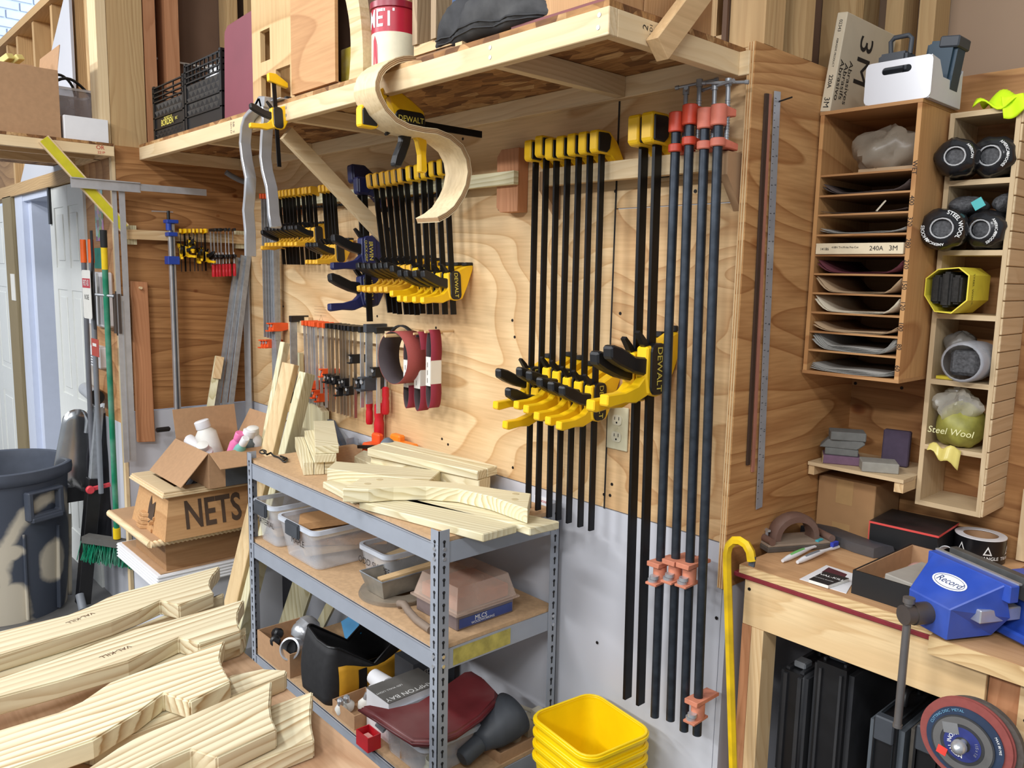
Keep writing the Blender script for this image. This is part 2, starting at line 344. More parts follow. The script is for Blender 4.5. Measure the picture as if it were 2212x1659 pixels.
M_PIPE = plain('black_pipe', (58, 64, 72), .42, metal=.7, var=.25, scale=40)
M_YEL = plain('clamp_yellow', (246, 196, 22), .38, var=.04)
M_YELD = plain('old_clamp_yellow', (226, 172, 44), .45, var=.06)
M_STEEL = plain('bright_steel', (196, 198, 202), .3, metal=.65, var=.1)
M_ZINC = plain('galvanised_steel', (160, 164, 168), .42, metal=.5, var=.15, scale=40)
M_ALU = plain('aluminium', (192, 193, 196), .36, metal=.45, var=.08)
M_ALUS = plain('satin_aluminium', (186, 188, 192), .32, metal=.6, var=.06)
M_ORANGE = plain('clamp_orange', (226, 86, 34), .45, var=.1)
M_RED = plain('red_plastic', (196, 28, 40), .35, var=.08)
M_SALMON = plain('faded_red_paint', (214, 112, 84), .5, var=.15)
M_NAVY = plain('navy_plastic', (32, 38, 84), .42, var=.1)
M_BLUE = plain('blue_paint', (34, 66, 158), .42, var=.1)
M_WHITE = plain('white_plastic', (232, 232, 234), .4, var=.02)
M_OFFW = plain('off_white', (226, 224, 216), .55, var=.03)
M_CARD = plain('cardboard', (176, 138, 102), .85, var=.06, scale=60)
M_CARDD = plain('cardboard_inside', (150, 112, 78), .85, var=.06, scale=60)
M_INK = plain('black_ink', (24, 22, 22), .7, var=.05)
M_REDINK = plain('red_ink', (190, 60, 48), .7, var=.05)
M_WINK = plain('white_ink', (235, 235, 232), .6, var=.03)
M_YINK = plain('yellow_ink', (222, 206, 90), .6, var=.03)
M_GREY = plain('mid_grey_plastic', (120, 124, 130), .5, var=.06)
M_DGREY = plain('dark_grey_plastic', (66, 70, 76), .55, var=.1)
M_SCREW = plain('dark_screw', (40, 36, 34), .5, metal=.6, var=.2)
# ================================================================ the room
LX = -2.66; LN = -.555          # left wall plane, its near end
ZP0, ZP1 = 1.017, 2.155         # plywood lining bottom / top
def struct(name, mb, mat, **k):
    o = mb.build(name, mat, **k); o['kind'] = 'structure'; return o
def sthing(name, loc=(0, 0, 0)):
    o = bpy.data.objects.new(name, None); COL.objects.link(o); o.location = loc; WM[o.name] = mx(loc); o['kind'] = 'structure'; return o
def concrete():
    m, nt, b = _new('concrete_floor'); no = N(nt, 'ShaderNodeTexNoise', i_2=3.0, i_3=8.0); nt.links.new(coords(nt), no.inputs[0])
    r = ramp(nt, no.outputs[0], [(.3, lin((84, 82, 80))), (.7, lin((132, 130, 128)))]); nt.links.new(r.outputs[0], b.inputs['Base Color']); b.inputs['Roughness'].default_value = .6; return m
FZ = .06
struct('floor', MB().box((-9, -6, -.1), (4, 3, FZ)), concrete())
# --- back wall (the clamp wall)
wb = sthing('wall_back')
def screws(pts, parent, fn, name='screw_heads'):
    mb = MB()
    for px, py in pts:
        p, n = fn(px, py); mb.cyl(p, V(p)+V(n)*.0012, .0045, n=8)
    o = mb.build(name, M_SCREW, parent, world=True, kind='stuff'); return o
MB().box((LX, 0, ZP0+.004), (-.402, .014, ZP1)).build('panel', M_PLYW, wb, world=True)
MB().box((-.398, .001, 1.822), (-.019, .014, ZP1)).build('panel', M_PLYW, wb, world=True)
MB().box((-.398, 0, ZP0+.004), (-.019, .014, 1.819)).build('panel', M_PLYW2, wb, world=True)
MB().box((LX, .002, 0), (-.019, .014, ZP0)).build('panel', M_GREYW, wb, world=True)
screws([(875, 545), (815, 683), (942, 708), (1078, 452), (1107, 238), (955, 948), (968, 960), (1107, 692), (1112, 728), (1108, 1010), (1330, 413), (1340, 677), (1502, 413), (1590, 412), (1588, 685), (1322, 1046), (1305, 1068), (1318, 1070), (1398, 1010), (1290, 1388), (1548, 1335), (600, 560), (612, 662), (780, 420), (1000, 300)], wb, lambda x, y: (PY(x, y, 0), (0, -1, 0)))
struct('trim_1', MB().box((-.4025, -.0008, ZP0), (-.3975, .0, 2.09)), M_INK)
# upper back wall: studs and dark board behind
MB().box((LX-.1, .108, ZP1), (-.107, .12, 3.3)).build('backing_board', M_DRY, wb, world=True)
for x in (-2.64, -2.2, -1.79, -1.38, -.97, -.56, -.15, -.03):
    MB().box((x-.02, .016, ZP1-.02), (x+.02, .106, 3.3)).build('stud', STUD['z'], wb, world=True)
MB().box((-.262, .045, 2.12), (-.14, .055, 3.2)).build('grey_panel', M_GREYW, wb, world=True)
MB().box((-.095, .03, 2.1), (-.075, .05, 3.2)).build('steel_strip', M_ZINC, wb, world=True)
MB().box((-.235, .016, 2.157), (-.095, .05, 2.2)).build('ledger', PINE['x'], wb, world=True)
# --- alcove: return panel and back
wr = sthing('wall_right')
MB().box((-.018, -.022, ZP0-.1), (0, .56, ZP1+.003)).build('panel', M_PLYR, wr, world=True)
me_ = MB()
for i, (a, b) in enumerate([(-.0178, -.0155), (-.0125, -.0095), (-.0065, -.003)]): me_.box((a, -.0228, ZP0-.1), (b, -.0221, ZP1+.003))
me_.build('edge_plies', PINE['z'], wr, world=True)
MB().box((-.016, 0, 0), (-.002, .56, ZP0-.1)).build('panel', M_GREYW, wr, world=True)
for y in (.03, .2, .44):
    MB().box((-.09, y-.02, ZP1+.004), (-.0, y+.02, 3.3)).build('stud', STUD['z'], wr, world=True)
MB().box((-.104, .0, ZP1+.004), (-.092, .6, 3.3)).build('backing_board', M_DRY, wr, world=True)
wa = sthing('wall_alcove')
MB().box((-.02, .56, .9), (2.2, .574, 2.149)).build('panel', M_PLYA, wa, world=True)
MB().box((-.02, .56, 0), (2.2, .572, .9)).build('panel', M_GREYW, wa, world=True)
MB().box((-.1, .67, 2.0), (2.2, .682, 3.3)).build('backing_board', M_DRYR, wa, world=True)
for x0, x1 in ((-.1, -.055), (.005, .05), (.09, .13), (.45, .49), (.86, .90)):
    MB().box((x0, .576, 2.1), (x1, .665, 3.3)).build('stud', STUD['z'], wa, world=True)
screws([(1848, 828), (1948, 838), (2206, 585), (1803, 170), (1757, 165)], wa, lambda x, y: (PY(x, y, .56), (0, -1, 0)))
# --- left wall
wl = sthing('wall_left')
MB().box((LX-.014, LN, ZP0), (LX, 0, 2.14)).build('panel', M_PLYL, wl, world=True)
MB().box((LX-.014, LN, 0), (LX-.002, 0, ZP0-.004)).build('panel', M_GREYW, wl, world=True)
MB().box((LX-.13, LN, 2.12), (LX-.12, .1, 3.3)).build('backing_board', M_DRY, wl, world=True)
MB().box((LX-.118, -.4, 2.54), (LX-.11, -.02, 2.548)).build('white_joint', M_OFFW, wl, world=True)
for y0, y1, mt in ((LN-.05, LN-.012, PINE_L), (LN-.01, -.425, STUD), (-.42, -.372, REDP), (-.33, -.275, REDP), (-.05, -.012, STUD)):
    MB().box((LX-.115, y0, 2.13), (LX-.002, y1, 3.3)).build('stud', mt['z'], wl, world=True)
MB().box((LX-.03, LN-.016, .1), (LX+.003, LN-.002, 2.14)).build('corner_board', PINE_L['z'], wl, world=True)
# --- partition with the doors, facing the room
wp = sthing('wall_front')
YP = -.545
MB().box((-3.16, YP, .0), (LX-.03, YP+.014, 2.12)).build('panel', plywood('door_side_ply', (206, 158, 108), (170, 120, 74), .9, 2.2, 4, 'xz', seed=7.7), wp, world=True)
MB().box((-3.16, YP-.001, .0), (LX-.031, YP+.012, .95)).build('panel', M_GREYW, wp, world=True)
MB().box((-5.9, YP+.1, 2.12), (-2.8, YP+.112, 2.9)).build('backing_board', plywood('partition_ply', (176, 138, 92), (140, 104, 64), .9, 2.2, 4, 'xz', seed=8.7), wp, world=True)
MB().box((-6.2, YP-.02, 2.9), (-2.8, YP+.115, 2.94)).build('top_plate', STUD['x'], wp, world=True)
for x in (-4.62, -4.36, -3.98, -3.6, -3.2, -3.02, -2.9):
    MB().box((x-.02, YP, 2.1), (x+.02, YP+.098, 2.9)).build('stud', STUD['z'], wp, world=True)
MB().prism([(-4.35, 2.1), (-3.17, 2.1), (-3.17, 2.86), (-3.26, 2.84)], 0, .012, Matrix.Translation((0, YP-.014, 0)) @ Matrix.Rotation(math.pi/2, 4, 'X')).build('grey_board', M_GREYW, wp, world=True)
MB().box((-6.2, YP-.03, 2.035), (-3.16, YP+.05, 2.1)).build('lintel', STUD['x'], wp, world=True)
# doors: six-panel white leaves
M_DOOR = plain('door_white', (224, 226, 222), .45, var=.015)
def panel_door(name, x0, x1, z0, z1, y):
    d = sthing(name, ((x0+x1)/2, y, z0)); W = x1-x0; H = z1-z0; mb = MB()
    mb.box((-W/2, .006, 0), (W/2, .035, H))
    st, rl = W*.14, [0, .11, .40, .475, .745, .80, .935, 1.0]    # stiles and rails as raised bands
    for a, b in ((-W/2, -W/2+st), (-st*.45, st*.45), (W/2-st, W/2)): mb.box((a, 0, 0), (b, .006, H))
    for a, b in ((0, .105), (.395, .475), (.745, .80), (.95, 1)): mb.box((-W/2+st, .0006, H*a), (-st*.45, .006, H*b)); mb.box((st*.45, .0006, H*a), (W/2-st, .006, H*b))
    mb.build('leaf', M_DOOR, d)
    for cx, hw in ((-W*.205, W*.155-st*.12), (W*.205, W*.155-st*.12)):
        for a, b in ((.105, .395), (.475, .745), (.80, .95)):
            z0_, z1_ = H*a+.035, H*b-.035
            if z1_ > z0_+.02:
                q = MB(); q.box((cx-hw+.03, .001, z0_), (cx+hw-.03, .008, z1_)); q.build('raised_panel', M_DOOR, d, bev=.005)
    return d
d1 = panel_door('door_1', -3.80, -3.17, .02, 2.03, YP-.01)
MB().box((-.295, -.012, 1.83), (-.265, .0, 2.06)).build('bolt', M_BLACK, d1)
d2 = panel_door('door_2', -5.9, -4.86, .02, 2.0, YP-.01)
MB().box((-4.86, YP-.03, 0), (-4.62, YP+.06, 2.04)).build('post', wood('grey_treated_post', (150, 134, 100), (112, 98, 70), 'z', rings=20, contrast=.6), wp, world=True)
hg = MB(); hg.box((-4.74, YP-.034, 1.42), (-4.63, YP-.0302, 1.58)); hg.build('hinge_plate', M_OFFW, wp, world=True)
M_JAMB = plain('blue_white_paint', (206, 214, 232), .5, var=.02)
jm = MB(); jm.box((-4.615, YP-.01, 0), (-4.42, YP+.12, 2.035)); jm.box((-4.42, YP+.02, 0), (-4.34, YP+.12, 2.03)); jm.build('jamb', M_JAMB, wp, world=True)
MB().box((-4.615, YP-.005, 2.0), (-3.81, YP+.12, 2.036)).build('head_jamb', M_JAMB, wp, world=True)
# far brick wall seen over the partition and through the doorway
wf = sthing('wall_far')
M_BRICK = plain('painted_brick', (206, 214, 228), .6, var=.05, scale=12, bmp=.3)
XF = -7.4
MB().box((XF-.2, -1.6, 0), (XF-.008, 4.5, 5.2)).build('mortar', plain('painted_mortar', (194, 202, 218), .8), wf, world=True)
bk = MB().box((0, 0, 0), (.012, .206, .068)); bk = bk.build('brick', M_BRICK, wf, bev=.004)
first = True
def bricks(px0, px1, py0, py1):
    global first
    c = [PX(a, b, XF) for a in (px0, px1) for b in (py0, py1)]
    ya, yb = min(p.y for p in c), max(p.y for p in c); za, zb = min(p.z for p in c), max(p.z for p in c)
    z = math.floor(za/.078)
    while z*.078 < zb:
        off = .109 if z % 2 else 0; k = math.floor((ya-off)/.218)
        while k*.218+off < yb:
            if first: o = bk; first = False
            else: o = bk.copy(); COL.objects.link(o)
            o.location = (XF-.006, k*.218+off, z*.078); k += 1
        z += 1
bricks(-6, 118, -6, 96); bricks(76, 112, 400, 985)
# ================================================================ one-handed bar clamps (template; bar hangs down -z, jaws towards +y, handle towards -y)
def rrect(w, h, r, n=4, cx=0, cy=0):
    P = []
    for sx, sy, a0 in ((1, 1, 0), (-1, 1, 90), (-1, -1, 180), (1, -1, 270)):
        for i in range(n+1):
            a = math.radians(a0+90*i/n); P.append((cx+sx*(w/2-r)+r*math.cos(a), cy+sy*(h/2-r)+r*math.sin(a)))
    return P
YZ = Matrix(((0, 0, 1, 0), (1, 0, 0, 0), (0, 1, 0, 0), (0, 0, 0, 1)))      # 2D (u,v) -> (y,z), extrude along x
XZ = Matrix(((1, 0, 0, 0), (0, 0, 1, 0), (0, 1, 0, 0), (0, 0, 0, 1)))      # 2D (u,v) -> (x,z), extrude along y
def bar_clamp(label, L, zs, s=1.0, yel=None, body=None, cover=None, brand='DEWALT', group=None, barw=.018, style='new', ink=None, cat='clamp', name='bar_clamp', detail=True):
    yel = yel or M_YEL; body = body or yel; cover = cover or M_BLACK
    t = thing(name, label, cat, group=group)
    b = MB(); b.box((-.003*s, -barw/2, -L), (.003*s, barw/2, -.004)); b.build('bar', M_BAR, t)
    h = MB()
    if style == 'new':
        h.prism([(-.03, -.004), (-.03, -.044), (-.024, -.05), (.004, -.05), (.02, -.052), (.062, -.086), (.07, -.086), (.07, -.066), (.04, -.02), (.014, 0), (-.026, 0)], -.0115, .0115, YZ)
    else:
        h.prism([(-.026, -.004), (-.026, -.034), (.0, -.04), (.05, -.05), (.06, -.05), (.06, -.03), (.01, 0), (-.02, 0)], -.010, .010, YZ)
    ho = h.build('fixed_jaw', yel, t, bev=.0025*s, M=Matrix.Scale(s, 4))
    if style == 'new':
        c = MB(); c.prism([(-.0245, -.005), (-.0245, -.046), (.004, -.047), (.014, -.038), (.018, -.012), (.01, -.004)], -.0135, .0135, YZ); c.build('cover', cover, ho, bev=.002*s, M=Matrix.Scale(s, 4))
    p = MB(); p.box((-.011, .045, -.094), (.011, .074, -.085)); p.build('jaw_pad', M_BLACKR, ho, bev=.002, M=Matrix.Scale(s, 4))
    # sliding body: separate part, moved along the bar by its location
    g = MB(); g.prism([(-.024, .03), (.012, .036), (.05, .052), (.078, .056), (.078, .044), (.052, -.012), (.03, -.05), (.004, -.056), (-.02, -.05), (-.026, -.02)], -.0125, .0125, YZ)
    go = g.build('sliding_jaw', body, t, bev=.003*s, M=Matrix.Scale(s, 4)); go.location = (0, 0, zs)
    c = MB(); c.prism(rrect(.042, .088, .014, 3, .004, -.008), -.0155, .0155, YZ); c.build('cover', cover, go, bev=.002*s, M=Matrix.Scale(s, 4))
    hd = MB(); hd.prism([(-.016, -.012), (-.042, -.034), (-.075, -.042), (-.118, -.043), (-.119, -.060), (-.112, -.064), (-.075, -.060), (-.045, -.062), (-.016, -.052)], -.0095, .0095, YZ); hd.build('handle', body, go, bev=.002*s, M=Matrix.Scale(s, 4))
    tr = MB(); tr.prism([(-.014, .012), (-.05, .016), (-.085, .032), (-.106, .038), (-.113, .034), (-.112, .016), (-.09, .004), (-.055, -.010), (-.014, -.02)], -.0105, .0105, YZ); tr.build('trigger', M_BLACK, go, bev=.003*s, M=Matrix.Scale(s, 4))
    rl = MB(); rl.prism([(-.010, .03), (-.02, .044), (-.036, .058), (-.04, .054), (-.026, .034), (-.016, .024)], -.005, .005, YZ); rl.build('release_lever', M_BLACK, go, M=Matrix.Scale(s, 4))
    p = MB(); p.box((-.012, .05, .054), (.012, .082, .064)); p.build('jaw_pad', M_BLACKR, go, bev=.002, M=Matrix.Scale(s, 4))
    if brand:
        ink = ink or M_YINK
        text(brand, .019*s, Matrix.Translation((.0158*s, .004*s, -.008*s)) @ Matrix.Rotation(math.pi/2, 4, 'Y') @ Matrix.Rotation(math.pi, 4, 'Z') if False else face_m((.0158*s, .004*s, -.008*s), (0, 0, -1), (0, 1, 0)), ink, go, bold=.01)
    return t
def slide_to(t, dz):
    for c in t.children:
        if c.name.split('.')[0] == 'sliding_jaw': c.location.z += dz
# ================================================================ long storage shelf over the clamps
SF, SZ0, SZ1, SX0, SX1 = -.458, 2.09, 2.141, -2.67, -.036
sh = thing('storage_shelf', 'long wooden storage shelf with pale lumber frame and chipboard deck above the clamps', 'shelf', ((SX0+SX1)/2, -.23, SZ0))
PL = PINE_L
MB().box((SX0, SF, SZ0), (SX1, SF+.025, SZ1)).build('front_board', PL['x'], sh, world=True, bev=.0015)
MB().box((SX0+.003, -.026, SZ0), (-.012, -.001, SZ1)).build('back_board', PL['x'], sh, world=True, bev=.0015)
for x in (SX0, -1.99, -1.335, -.385, SX1-.025):
    MB().box((x, SF+.0255, SZ0+.0005), (x+.025, -.0265, SZ1-.0005)).build('joist', PL['y'], sh, world=True, bev=.001)
MB().box((SX0, SF+.002, SZ1+.0003), (SX1-.002, -.001, SZ1+.012)).build('deck', osb('osb_deck'), sh, world=True)
DK = SZ1+.0125
br = MB(); br.beam((-1.44, -.40, 2.075), (-1.44, .0, 1.74), .022, .05, (0, 1, 1)); br.build('brace', PL['y'], sh, world=True, bev=.001)
st = MB(); st.beam((SX1+.017, -.335, 2.083), (SX1+.017, .06, 2.5), .03, .05, (0, 1, -1)); st.build('strut', REDP['y'] if False else wood('strut_pine', (214, 180, 134), (176, 132, 86), 'y', rings=12, contrast=.25), sh, world=True, bev=.0015)
sc = MB()
for x, z in ((-.06, 2.129), (-.062, 2.107), (-.373, 2.128), (-.373, 2.108), (-1.32, 2.128), (-1.32, 2.106)): sc.cyl((x, SF-.001, z), (x, SF+.002, z), .0045, n=10)
sc.build('screw_heads', M_ZINC, sh, world=True, kind='stuff')
text('2', .022, face_m((SX1, -.352, 2.124), (0, .15, 1), (0, -1, 0)), M_INK, sh, world=True); text('2x4 D1', .012, face_m((SX1, -.335, 2.116), (0, 0, 1), (0, -1, 0)), M_INK, sh, world=True)
text('SB  2', .018, face_m((-1.7, SF-.0005, 2.115), (0, 0, -1), (1, 0, 0)), plain('grey_ink', (120, 112, 100), .8), sh, world=True)
text('S&M EZ', .012, face_m((-1.72, SF-.0005, 2.115), (0, 0, -1), (1, 0, 0)), MATS['grey_ink'], sh, world=True)
# --- milk crates
def crate(label, x0, y0, w, d, h, lettered):
    t = thing('milk_crate', label, 'crate', (x0+w/2, y0+d/2, DK), group='black milk crates on the shelf')
    body = MB(); body.box((-w/2, -d/2, 0), (w/2, d/2, .006))
    st_ = MB(); rim = MB(); posts = []
    for k in range(4):
        R = Matrix.Rotation(k*math.pi/2, 4, 'Z'); hw, hd = (w/2, d/2) if k % 2 == 0 else (d/2, w/2)
        body.box((-hw+.004, -hd+.004, .006), (hw-.004, -hd+.007, h*.68), R)
        for z in (.002, h*.22, h*.42, h*.70, h*.78, h*.86, h*.95): rim.box((-hw, -hd-.001, z), (hw, -hd+.006, z+.005), R)
        nb = 9 if not lettered else 3
        for i in range(nb+1): rim.box((-hw+2*hw*i/nb-.002, -hd, h*.70), (-hw+2*hw*i/nb+.002, -hd+.005, h*.97), R)
        posts.append(MB().box((-hw-.001, -hd-.001, 0), (-hw+.016, -hd+.016, h), R))
        zones = [(.02, h*.2), (h*.45, h*.68)] if lettered else [(h*.24, h*.68)]
        for za, zb in zones:
            nr = 2 if lettered else 5; rh = (zb-za)/nr; ncol = 7
            for r in range(nr):
                for c in range(ncol):
                    cw = (2*hw-.05)/ncol; cx = -hw+.025+cw*(c+.5)+(cw*.25 if r % 2 else -cw*.25); cz = za+rh*(r+.5)
                    st_.add([(cx-cw*.42, -hd+.004, cz+rh*.42), (cx+cw*.42, -hd+.004, cz+rh*.42), (cx, -hd+.004, cz-rh*.5), (cx, -hd-.006, cz+rh*.1)], [(0, 1, 3), (1, 2, 3), (2, 0, 3)], R)
    body.build('shell', M_BLACK, t); rim.build('lattice', M_BLACK, t); [p_.build('corner_post', M_BLACK, t) for p_ in posts]
    MCR = plain('paler_black_plastic', (84, 80, 76), .4, var=.15); st_.build('raised_diamonds', MCR, t, kind='stuff')  # diamonds paler than the shell so their pattern shows
    if lettered:
        text('PROPERTY OF', .014, face_m((.0, -d/2-.0015, h*.375), (1, 0, 0), (0, 0, 1)), M_YINK, t); text('BORDEN', .034, face_m((-.01, -d/2-.0015, h*.30), (1, 0, 0), (0, 0, 1)), M_YINK, t, bold=.01); text('INC', .016, face_m((.09, -d/2-.0015, h*.315), (1, 0, 0), (0, 0, 1)), M_YINK, t)
    return t
crate('black plastic milk crate with yellow lettering at the left end of the high shelf', -2.57, -.425, .345, .3, .225, True)
crate('taller black milk crate with round handhole beside the maroon board', -2.215, -.425, .345, .3, .255, False)
wr_ = MB(); wr_.grid(lambda u, v: (-2.13+.13*u, -.36+.02*math.sin(u*19+v*7), 2.27+.12*v+.012*math.sin(u*13+v*23)), 10, 10)
solo(wr_, 'plastic_wrap', plain('silvery_wrap', (205, 205, 205), .2, metal=.5), 'crumpled silvery plastic showing through the handhole of the taller crate', 'plastic', thick=.0006, smooth=20)
# --- boards and boxes on the shelf
M_MAROON = plain('maroon_paint', (122, 56, 68), .5, var=.08, scale=7)
mb = MB(); mb.prism([(-1.845, DK), (-1.575, DK), (-1.565, 2.462), (-1.60, 2.476), (-1.80, 2.466), (-1.826, 2.45), (-1.829, 2.43)], -.428, -.41, XZ)
solo(mb, 'maroon_board', M_MAROON, 'maroon painted board with rounded corner standing on the high shelf', 'board', bev=.002)
mb = MB(); Z1 = 2.62
mp_ = [(-1.606, -1.545, DK, Z1), (-1.478, -1.44, DK, Z1), (-1.545, -1.478, DK+.105, 2.30), (-1.545, -1.478, 2.395, Z1), (-1.44, -1.315, 2.262, Z1), (-1.345, -1.315, DK, 2.262)]
for a, b, c, d in mp_: mb.box((a, -.43, c), (b, -.414, d))
for a, b in ((-1.606, -1.59), (-1.335, -1.315)): mb.box((a, -.4138, DK), (b, -.3, Z1))
mb.box((-1.59, -.31, DK), (-1.335, -.3, Z1))
solo(mb, 'slotted_template', plywood('template_ply', (222, 190, 140), (196, 158, 108), 2.2, .5, 2, 'zx', seed=4.1), 'tall pale plywood box front with square slots beside the maroon board', 'plywood box')
t = thing('plywood_box', 'shallow tan plywood box standing on edge, open towards the right', 'box', (-1.18, -.4, DK))
M_TANP = plywood('tan_ply_face', (206, 160, 112), (186, 138, 92), 1.0, 2.4, 2, 'xz', seed=6.0)
MB().box((-1.31, -.444, DK+.012), (-1.052, -.434, 2.62)).build('front_panel', M_TANP, t, world=True)
b = MB(); b.box((-1.31, -.434, DK), (-1.048, -.35, DK+.012)); b.box((-1.31, -.434, DK+.012), (-1.3, -.35, 2.62)); b.build('sides', M_MDFD, t, world=True)
MB().box((-1.3, -.36, DK+.012), (-1.055, -.35, 2.62)).build('back_panel', M_DRY, t, world=True)
mb = MB(); mb.box((-1.098, -.40, DK), (-1.005, -.37, DK+.112))
MM = plain('peeling_mustard_paint', (168, 150, 52), .6, var=.1, scale=20, dust=((226, 220, 196), .9)); solo(mb, 'paint_block', MM, 'small block with peeling mustard paint at the shelf edge', 'block', bev=.003)
mb = MB(); pl, pr = [], []
for i in range(15):
    u = i/14; z = DK+u*.5; c = -.965-.095*u**1.6+.012*math.sin(u*6); pl.append((c-.05+.012*math.sin(u*5), z)); pr.append((c+.03-.01*math.sin(u*4+.5), z))
mb.prism(pl+pr[::-1], -.425, -.395, XZ)
solo(mb, 'curved_plywood_leg', plywood('birch_ply', (232, 210, 168), (214, 186, 138), .6, 9, 2, 'xz'), 'tall gently curved pale plywood piece standing beside the cleanser can', 'plywood piece')
# --- cleanser can
t = thing('cleanser_can', 'red and cream cleanser can with white lettering on the high shelf', 'can', (-.864, -.375, DK))
r = .060; MB().lathe([(r, 0), (r, .105)], 32).build('lower_label', plain('cream_label', (222, 214, 186), .5), t, smooth=40)
MB().lathe([(r, .105), (r, .165)], 32).build('upper_label', plain('can_red', (176, 16, 44), .4), t, smooth=40)
MB().lathe([(r, .165), (r+.004, .167), (r+.004, .182), (r-.003, .186), (0, .186)], 32).build('lid', plain('can_lid_red', (140, 14, 40), .35), t, smooth=40)
def wrap_text(s, size, r, ang, z, mat, parent, bold=0.0, sx=1.0):
    m_ = text_mb(s, size, Matrix.Identity(4), bold=bold, sx=sx)
    for p in m_.v: a = ang+p.x/r; p.x, p.y, p.z = (r+.0008)*math.cos(a), (r+.0008)*math.sin(a), z+p.y
    return m_.build('lettering', mat, parent)
wrap_text('COMET', .062, r, math.radians(246), .137, M_WINK, t, bold=.012, sx=.8)
figm = MB(); figm.add([((r+.0007)*math.cos(math.radians(a)), (r+.0007)*math.sin(math.radians(a)), z) for a, z in ((262, .0), (282, .0), (280, .07), (276, .085), (270, .098), (264, .085))], [(0, 1, 2, 3, 4, 5)])
figm.build('label_mark', MATS['can_red'], t)
# --- paint can behind a small wooden rack
t = thing('paint_can', 'metal can with blue and yellow label behind the wooden rack on the high shelf', 'can', (-.675, -.315, DK))
MB().lathe([(.062, .0), (.064, .006), (.045, .04), (.044, .11), (.052, .118), (.055, .124), (.055, .128), (0, .128)], 28).build('base', M_STEEL, t, smooth=40)
MB().lathe([(.050, .129), (.050, .33), (0, .33)], 28).build('label', plain('label_blue', (84, 120, 176), .4, var=.2), t, smooth=40)
yl = MB(); yl.add([(.0508*math.cos(a), .0508*math.sin(a), z) for a in [math.radians(196+i*9) for i in range(4)] for z in (.13, .32)], [(0, 2, 3, 1), (2, 4, 5, 3), (4, 6, 7, 5)]); yl.build('yellow_band', plain('label_yellow', (232, 216, 40), .5), t)
t = thing('wooden_rack', 'small weathered wooden rack with two uprights on the high shelf', 'rack', (-.58, -.42, DK))
MW = wood('weathered_wood', (176, 152, 120), (130, 104, 76), 'z', rings=26, contrast=.6)
MB().box((-.672, -.452, DK+.035), (-.652, -.405, 2.6)).build('upright', MW, t, world=True); MB().box((-.597, -.452, DK+.035), (-.577, -.405, 2.6)).build('upright', MW, t, world=True)
MB().box((-.675, -.445, DK+.012), (-.49, -.39, DK+.0345)).build('rail', PINE['x'], t, world=True); MB().box((-.672, -.44, DK), (-.50, -.39, DK+.0115)).build('base_board', M_MDFD, t, world=True)
# --- black fabric bag
t = thing('canvas_bag', 'dusty black fabric bag drooping over the shelf edge', 'bag', (-.45, -.40, DK))
def bag(u, v):
    a = 2*math.pi*v; x = -.60+.42*u; hh = .052*math.sin(math.pi*min(1, max(0, .06+u*.94)))**.55*(1.25-.7*u)+.002; ww = .075*(math.sin(math.pi*(.08+.88*u))**.5)
    c = math.cos(a); s_ = math.sin(a); q = lambda k: math.copysign(abs(k)**.65, k)
    wob = .006*math.sin(u*17+a*2)+.004*math.sin(u*31+a*5)
    return (x, -.40+(ww+wob)*q(c), DK+.003+hh*(1+q(s_))+wob*.4*(1+s_))
bg = MB(); bg.grid(bag, 26, 26); M_BAG = plain('black_canvas', (48, 48, 50), .8, var=.25, scale=30, bmp=.4, dust=((104, 102, 98), .35))
bg.build('body', M_BAG, t, world=True, smooth=70)
zp = MB(); zp.tube([V(bag(u, .56))+V((0, -.001, .002)) for u in [i/16 for i in range(1, 16)]], .0022, 6); zp.tube([V(bag(u, .60))+V((0, -.001, .002)) for u in [i/16 for i in range(1, 16)]], .0022, 6); zp.build('zipper', M_BLACKR, t, world=True, smooth=60)
solo(MB().box((-.50, -.455, DK), (-.475, -.42, DK+.008)), 'wood_offcut', PINE['x'], 'tiny wood offcut lying on the shelf edge below the bag', 'offcut', bev=.0006)
# --- red-edged wooden crate on the right end
t = thing('wooden_case', 'wooden case with dark red base edge at the right end of the high shelf', 'box', (-.17, -.30, DK))
MB().box((-.068-.25, -.448, DK), (-.055, -.06, DK+.008)).build('base', plain('dark_red_paint', (110, 30, 28), .5), t, world=True)
for y0, y1 in ((-.44, -.33), (-.325, -.215), (-.21, -.1)):
    MB().box((-.072, y0, DK+.008), (-.062, y1, 2.4)).build('side_board', OAKY['z'], t, world=True, bev=.001)
MB().box((-.29, -.444, DK+.008), (-.075, -.432, 2.4)).build('front_board', OAKY['z'], t, world=True, bev=.001)
# ================================================================ things clamped to the shelf edge
# S-shaped bent plywood
E = [(900, 127.5), (886, 126), (873, 127), (858, 131), (843, 139), (831, 148), (822, 160), (816, 179), (816, 195), (821, 210), (835, 236), (857, 260), (884, 274), (916, 281), (944, 284), (973, 296), (998, 317), (1011, 344), (1015, 372), (1010, 401), (1000, 424), (984, 449), (966, 464), (947, 474)]
XS = -.715
pts = [PX(x, y, XS) for x, y in E]
off_ = V((0, -.0, 0))
def bent(x0, x1, o0, o1):
    m_ = MB(); path = []
    for i, p in enumerate(pts):
        tg = (pts[min(i+1, len(pts)-1)]-pts[max(i-1, 0)]).normalized(); nm = V((1, 0, 0)).cross(tg); path.append((p, V((1, 0, 0)), nm))
    m_.sweep(path, [(x0, o0), (x1, o0), (x1, o1), (x0, o1)]); return m_
t = thing('bent_plywood', 'S-shaped strip of bent pale plywood hooked over the shelf edge', 'plywood strip', tuple(pts[-1]))
